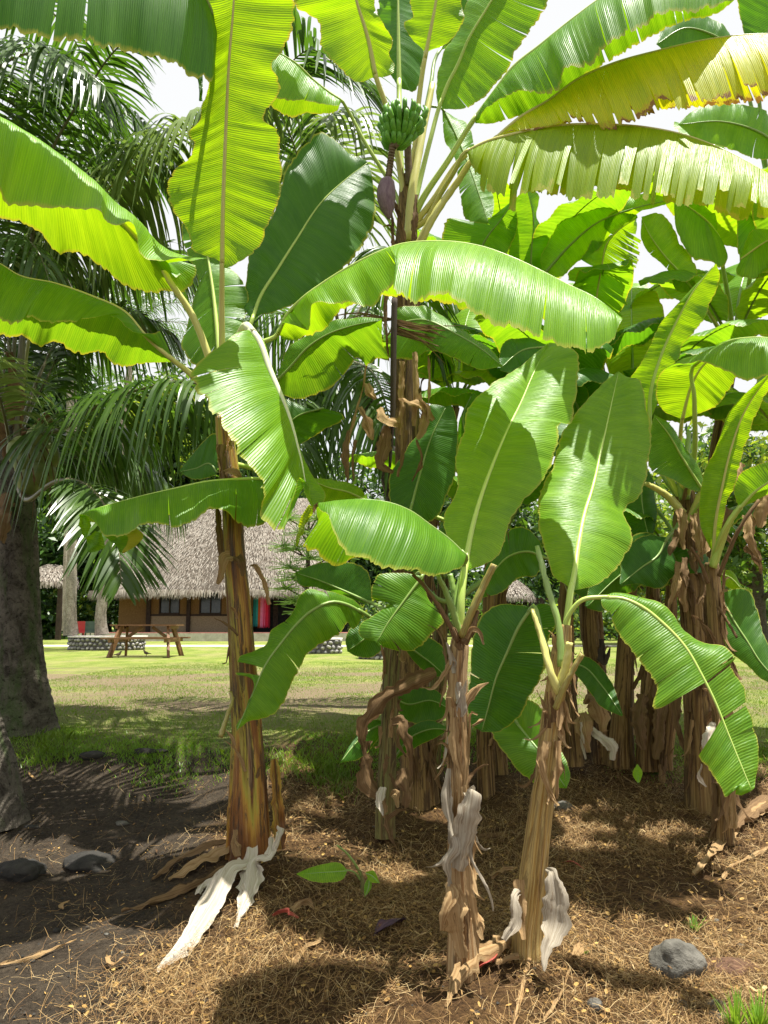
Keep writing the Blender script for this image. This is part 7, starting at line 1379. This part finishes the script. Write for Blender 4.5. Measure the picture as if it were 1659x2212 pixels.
def litter_pts(dens_left=.03, y0=2.2, y1=5.6):
    def f(n):
        x = rng.uniform(-3.2, 3.4, n*3); y = y0+(y1-y0)*rng.random(n*3)**1.25
        nz = np.sin(x*2.1+y*1.3)*.25+np.sin(x*5.3-y*4.1)*.15+np.sin(x*11+y*9)*.1
        p = sstep(-1.15, -.40, x+nz*.9-.35*sstep(3.3, 2.8, y)); p = p*(.35+.65*sstep(-.35, .35, np.sin(x*3.1+1)*np.sin(y*3.7)+nz*1.5)) + dens_left
        p = p*(1-sstep(4.9, 5.6, y+nz)); p = p*(1-.8*sstep(.55, .8, np.sin(x*2.7+4)*np.sin(y*3.3+1)+nz*.8)); k = rng.random(n*3) < p
        return np.stack([x[k], y[k]], 1)[:n]
    return f
strands('dry_needles', 95000, litter_pts(), .05, .16, .0011, M['needles'], .012, curl=.06)
strands('straw_scraps', 900, litter_pts(), .03, .10, .004, M['needles'], .012, curl=.06)
def flat_bits(name, n, fx, s0, s1, mat):
    X = fx(n); n = len(X); a = rng.uniform(0, 6.28, n); s = rng.uniform(s0, s1, n); z = ground_z(X[:, 0], X[:, 1])+.008+np.abs(rng.normal(0, .01, n))
    t = np.linspace(0, 2*np.pi, 7)[:-1]; ca, sa = np.cos(a)[:, None], np.sin(a)[:, None]; ex = np.cos(t)*s[:, None]; ey = np.sin(t)*s[:, None]*rng.uniform(.4, .8, n)[:, None]
    tl = rng.normal(0, .5, (n, 2)); V = np.stack([X[:, 0:1]+ex*ca-ey*sa, X[:, 1:2]+ex*sa+ey*ca, z[:, None]+ex*tl[:, :1]*.6+ey*tl[:, 1:]*.6], -1); V[..., 2] = np.maximum(V[..., 2], ground_z(V[..., 0], V[..., 1])+.003)
    o = mesh(name, V.reshape(-1, 3), np.arange(n*6).reshape(-1, 6), mat, None, None, None, False); o['kind'] = 'stuff'
flat_bits('fallen_leaflets', 9000, litter_pts(.01), .005, .013, M['flecks'])
def scraps(name, n, fx, L0, L1, mat):
    X = fx(n); g = Geo()
    for x, y in X:
        a = rng.uniform(0, 6.28); L = rng.uniform(L0, L1); w_ = L*rng.uniform(.12, .4); k = 6; s = np.linspace(-.5, .5, k); cu = rng.normal(0, 1.2)
        px = x+np.cos(a+cu*s)*s*L; py = y+np.sin(a+cu*s)*s*L; z = ground_z(px, py)+.012+.02*rng.random()*np.abs(np.sin(s*5+a)); wd = w_*np.cos(s*2.6)*rng.uniform(.6, 1, k)
        nx, ny = -np.sin(a+cu*s), np.cos(a+cu*s); rows = [np.stack([px+nx*wd*q, py+ny*wd*q, z+abs(q)*w_*.6*rng.uniform(.2, 1)], 1) for q in (-.5, 0, .5)]
        g.add(np.stack(rows, 1).reshape(-1, 3), grid_faces(k, 3))
    o = g.build(name, mat, None, smooth=True); tag(o, kind='stuff')
scraps('dry_leaf_scraps', 170, litter_pts(.12), .03, .11, M['needles'])
scraps('pale_leaf_scraps', 60, litter_pts(.12), .04, .14, M['dry_tan'])
flat_bits('soil_crumbs', 2600, lambda n: np.stack([rng.uniform(-3, 0, n), rng.uniform(2.3, 5.4, n)], 1), .002, .006, M['flecks'])
# gravel on the bare soil
def gravel(n):
    base = np.array([(1, 0, 0), (-.6, .8, 0), (-.5, -.8, 0), (0, 0, .8)]); x = rng.uniform(-3, 3.3, n); y = 2.2+3.2*rng.random(n)**1.2; k = rng.random(n) < np.where(x < -.5, .9, np.where((x > 1.2) & (y < 3.6), .9, .2)); x, y = x[k], y[k]; n = len(x)
    s = rng.uniform(.002, .009, n)**1.0; a = rng.uniform(0, 6.28, n); V = np.zeros((n, 4, 3)); ca, sa = np.cos(a), np.sin(a)
    for q in range(4): V[:, q, 0] = x+s*(base[q, 0]*ca-base[q, 1]*sa); V[:, q, 1] = y+s*(base[q, 0]*sa+base[q, 1]*ca); V[:, q, 2] = ground_z(x, y)+.004+s*base[q, 2]
    i = np.arange(n)[:, None]*4; Fc = np.concatenate([i+np.array([[0, 1, 3]]), i+np.array([[1, 2, 3]]), i+np.array([[2, 0, 3]])]); o = mesh('gravel', V.reshape(-1, 3), Fc, M['rock_dark'], None, None, None, False); o['kind'] = 'stuff'
gravel(6000)
M['grass_fresh'] = simple_leaf_mat('fresh_grass', (.10, .23, .02), (.18, .33, .03), (.32, .5, .03))
def grass(name, n, fx, h0, h1, w, mat=None):
    X = fx(n); n = len(X); a = rng.uniform(0, 6.28, n); h = rng.uniform(h0, h1, n); ln = rng.normal(0, .55, (n, 2))*h[:, None]; z = ground_z(X[:, 0], X[:, 1])-.004
    ca, sa = np.cos(a)*w/2, np.sin(a)*w/2; sw = w*0+1
    V = np.stack([np.stack([X[:, 0]+ca, X[:, 1]+sa, z], 1), np.stack([X[:, 0]-ca, X[:, 1]-sa, z], 1), np.stack([X[:, 0]-ca*.7+ln[:, 0]*.4, X[:, 1]-sa*.7+ln[:, 1]*.4, z+h*.6], 1), np.stack([X[:, 0]+ln[:, 0], X[:, 1]+ln[:, 1], z+h*.95], 1), np.stack([X[:, 0]+ca*.7+ln[:, 0]*.4, X[:, 1]+sa*.7+ln[:, 1]*.4, z+h*.6], 1)], 1)
    o = mesh(name, V.reshape(-1, 3), np.arange(n*5).reshape(-1, 5), mat or M['grass'], None, None, None, False); tag(o, kind='stuff')
def lawn(n):
    x = rng.uniform(-4.6, 6.5, n*2); y = 5.4+rng.random(n*2)**1.4*11; nz = np.sin(x*1.7+.5)*.22+np.sin(x*4.3+y*2)*.14+np.sin(x*9+y*7)*.08
    patch = np.sin(x*1.3+y*.9+2)*np.sin(y*1.7-x*.6)+.5*np.sin(x*3.1-y*2.3)
    p = sstep(5.6, 6.0, y+nz)*(1-.75*sstep(-.2, .4, patch)*sstep(6.3, 7.0, y)); k = rng.random(n*2) < p; return np.stack([x[k], y[k]], 1)[:n]
grass('lawn_grass', 80000, lawn, .012, .032, .006)
def edge_tuft(n):
    cx = rng.uniform(-3.4, 3.6, 150); cy = 5.75+rng.normal(0, .20, 150)+.18*np.sin(cx*2); i = rng.integers(0, 150, n); r = rng.normal(0, .09, (n, 2)); return np.stack([cx[i]+r[:, 0], cy[i]+r[:, 1]], 1)
grass('border_grass', 20000, edge_tuft, .012, .038, .006, M['grass_fresh'])
def at_tufts(spots, r):
    P = np.array([G(x, y)[:2] for x, y in spots])
    return lambda n: P[rng.integers(0, len(P), n)] + rng.normal(0, r, (n, 2))
grass('weed_tufts', 1400, at_tufts([(720, 1680), (705, 1660), (740, 1700), (520, 1640), (640, 1650), (120, 1600), (90, 1640)], .10), .03, .09, .006)
def weed(x, y, h, n, label, spread=.5):
    p = G(x, y); t = tag(mesh('grass_tuft', *(lambda g: (np.vstack(g.V), g.F))(weed_geo(p, h, n, spread)), M['grass_fresh'], origin=p), label, 'grass tuft')
def weed_geo(p, h, n, spread):
    g = Geo()
    for q in range(n):
        a = rng.uniform(0, 6.28); e = rng.uniform(.3, 1)*spread; d = np.array((math.cos(a)*e, math.sin(a)*e, 1)); d /= np.linalg.norm(d); L = h*rng.uniform(.5, 1.1); s = np.array((-math.sin(a), math.cos(a), 0))*.0035
        b0 = p+rng.normal(0, .008, 3)*(1, 1, 0)-(0, 0, .005); m1 = b0+d*L*.55; e1 = b0+d*L-np.array((0, 0, L*.2*e))
        g.add([b0-s, b0+s, m1+s*.9, m1-s*.9, e1], [[0, 1, 2, 3], [3, 2, 4]])
    return g
weed(1500, 2010, .09, 26, 'small green grass tuft behind the large grey rock', 1.0)
weed(1590, 2235, .17, 60, 'bright green grass tuft at the bottom right corner', .6)
weed(1640, 2240, .17, 60, 'bright green grass tuft cut by the right bottom corner', .6)
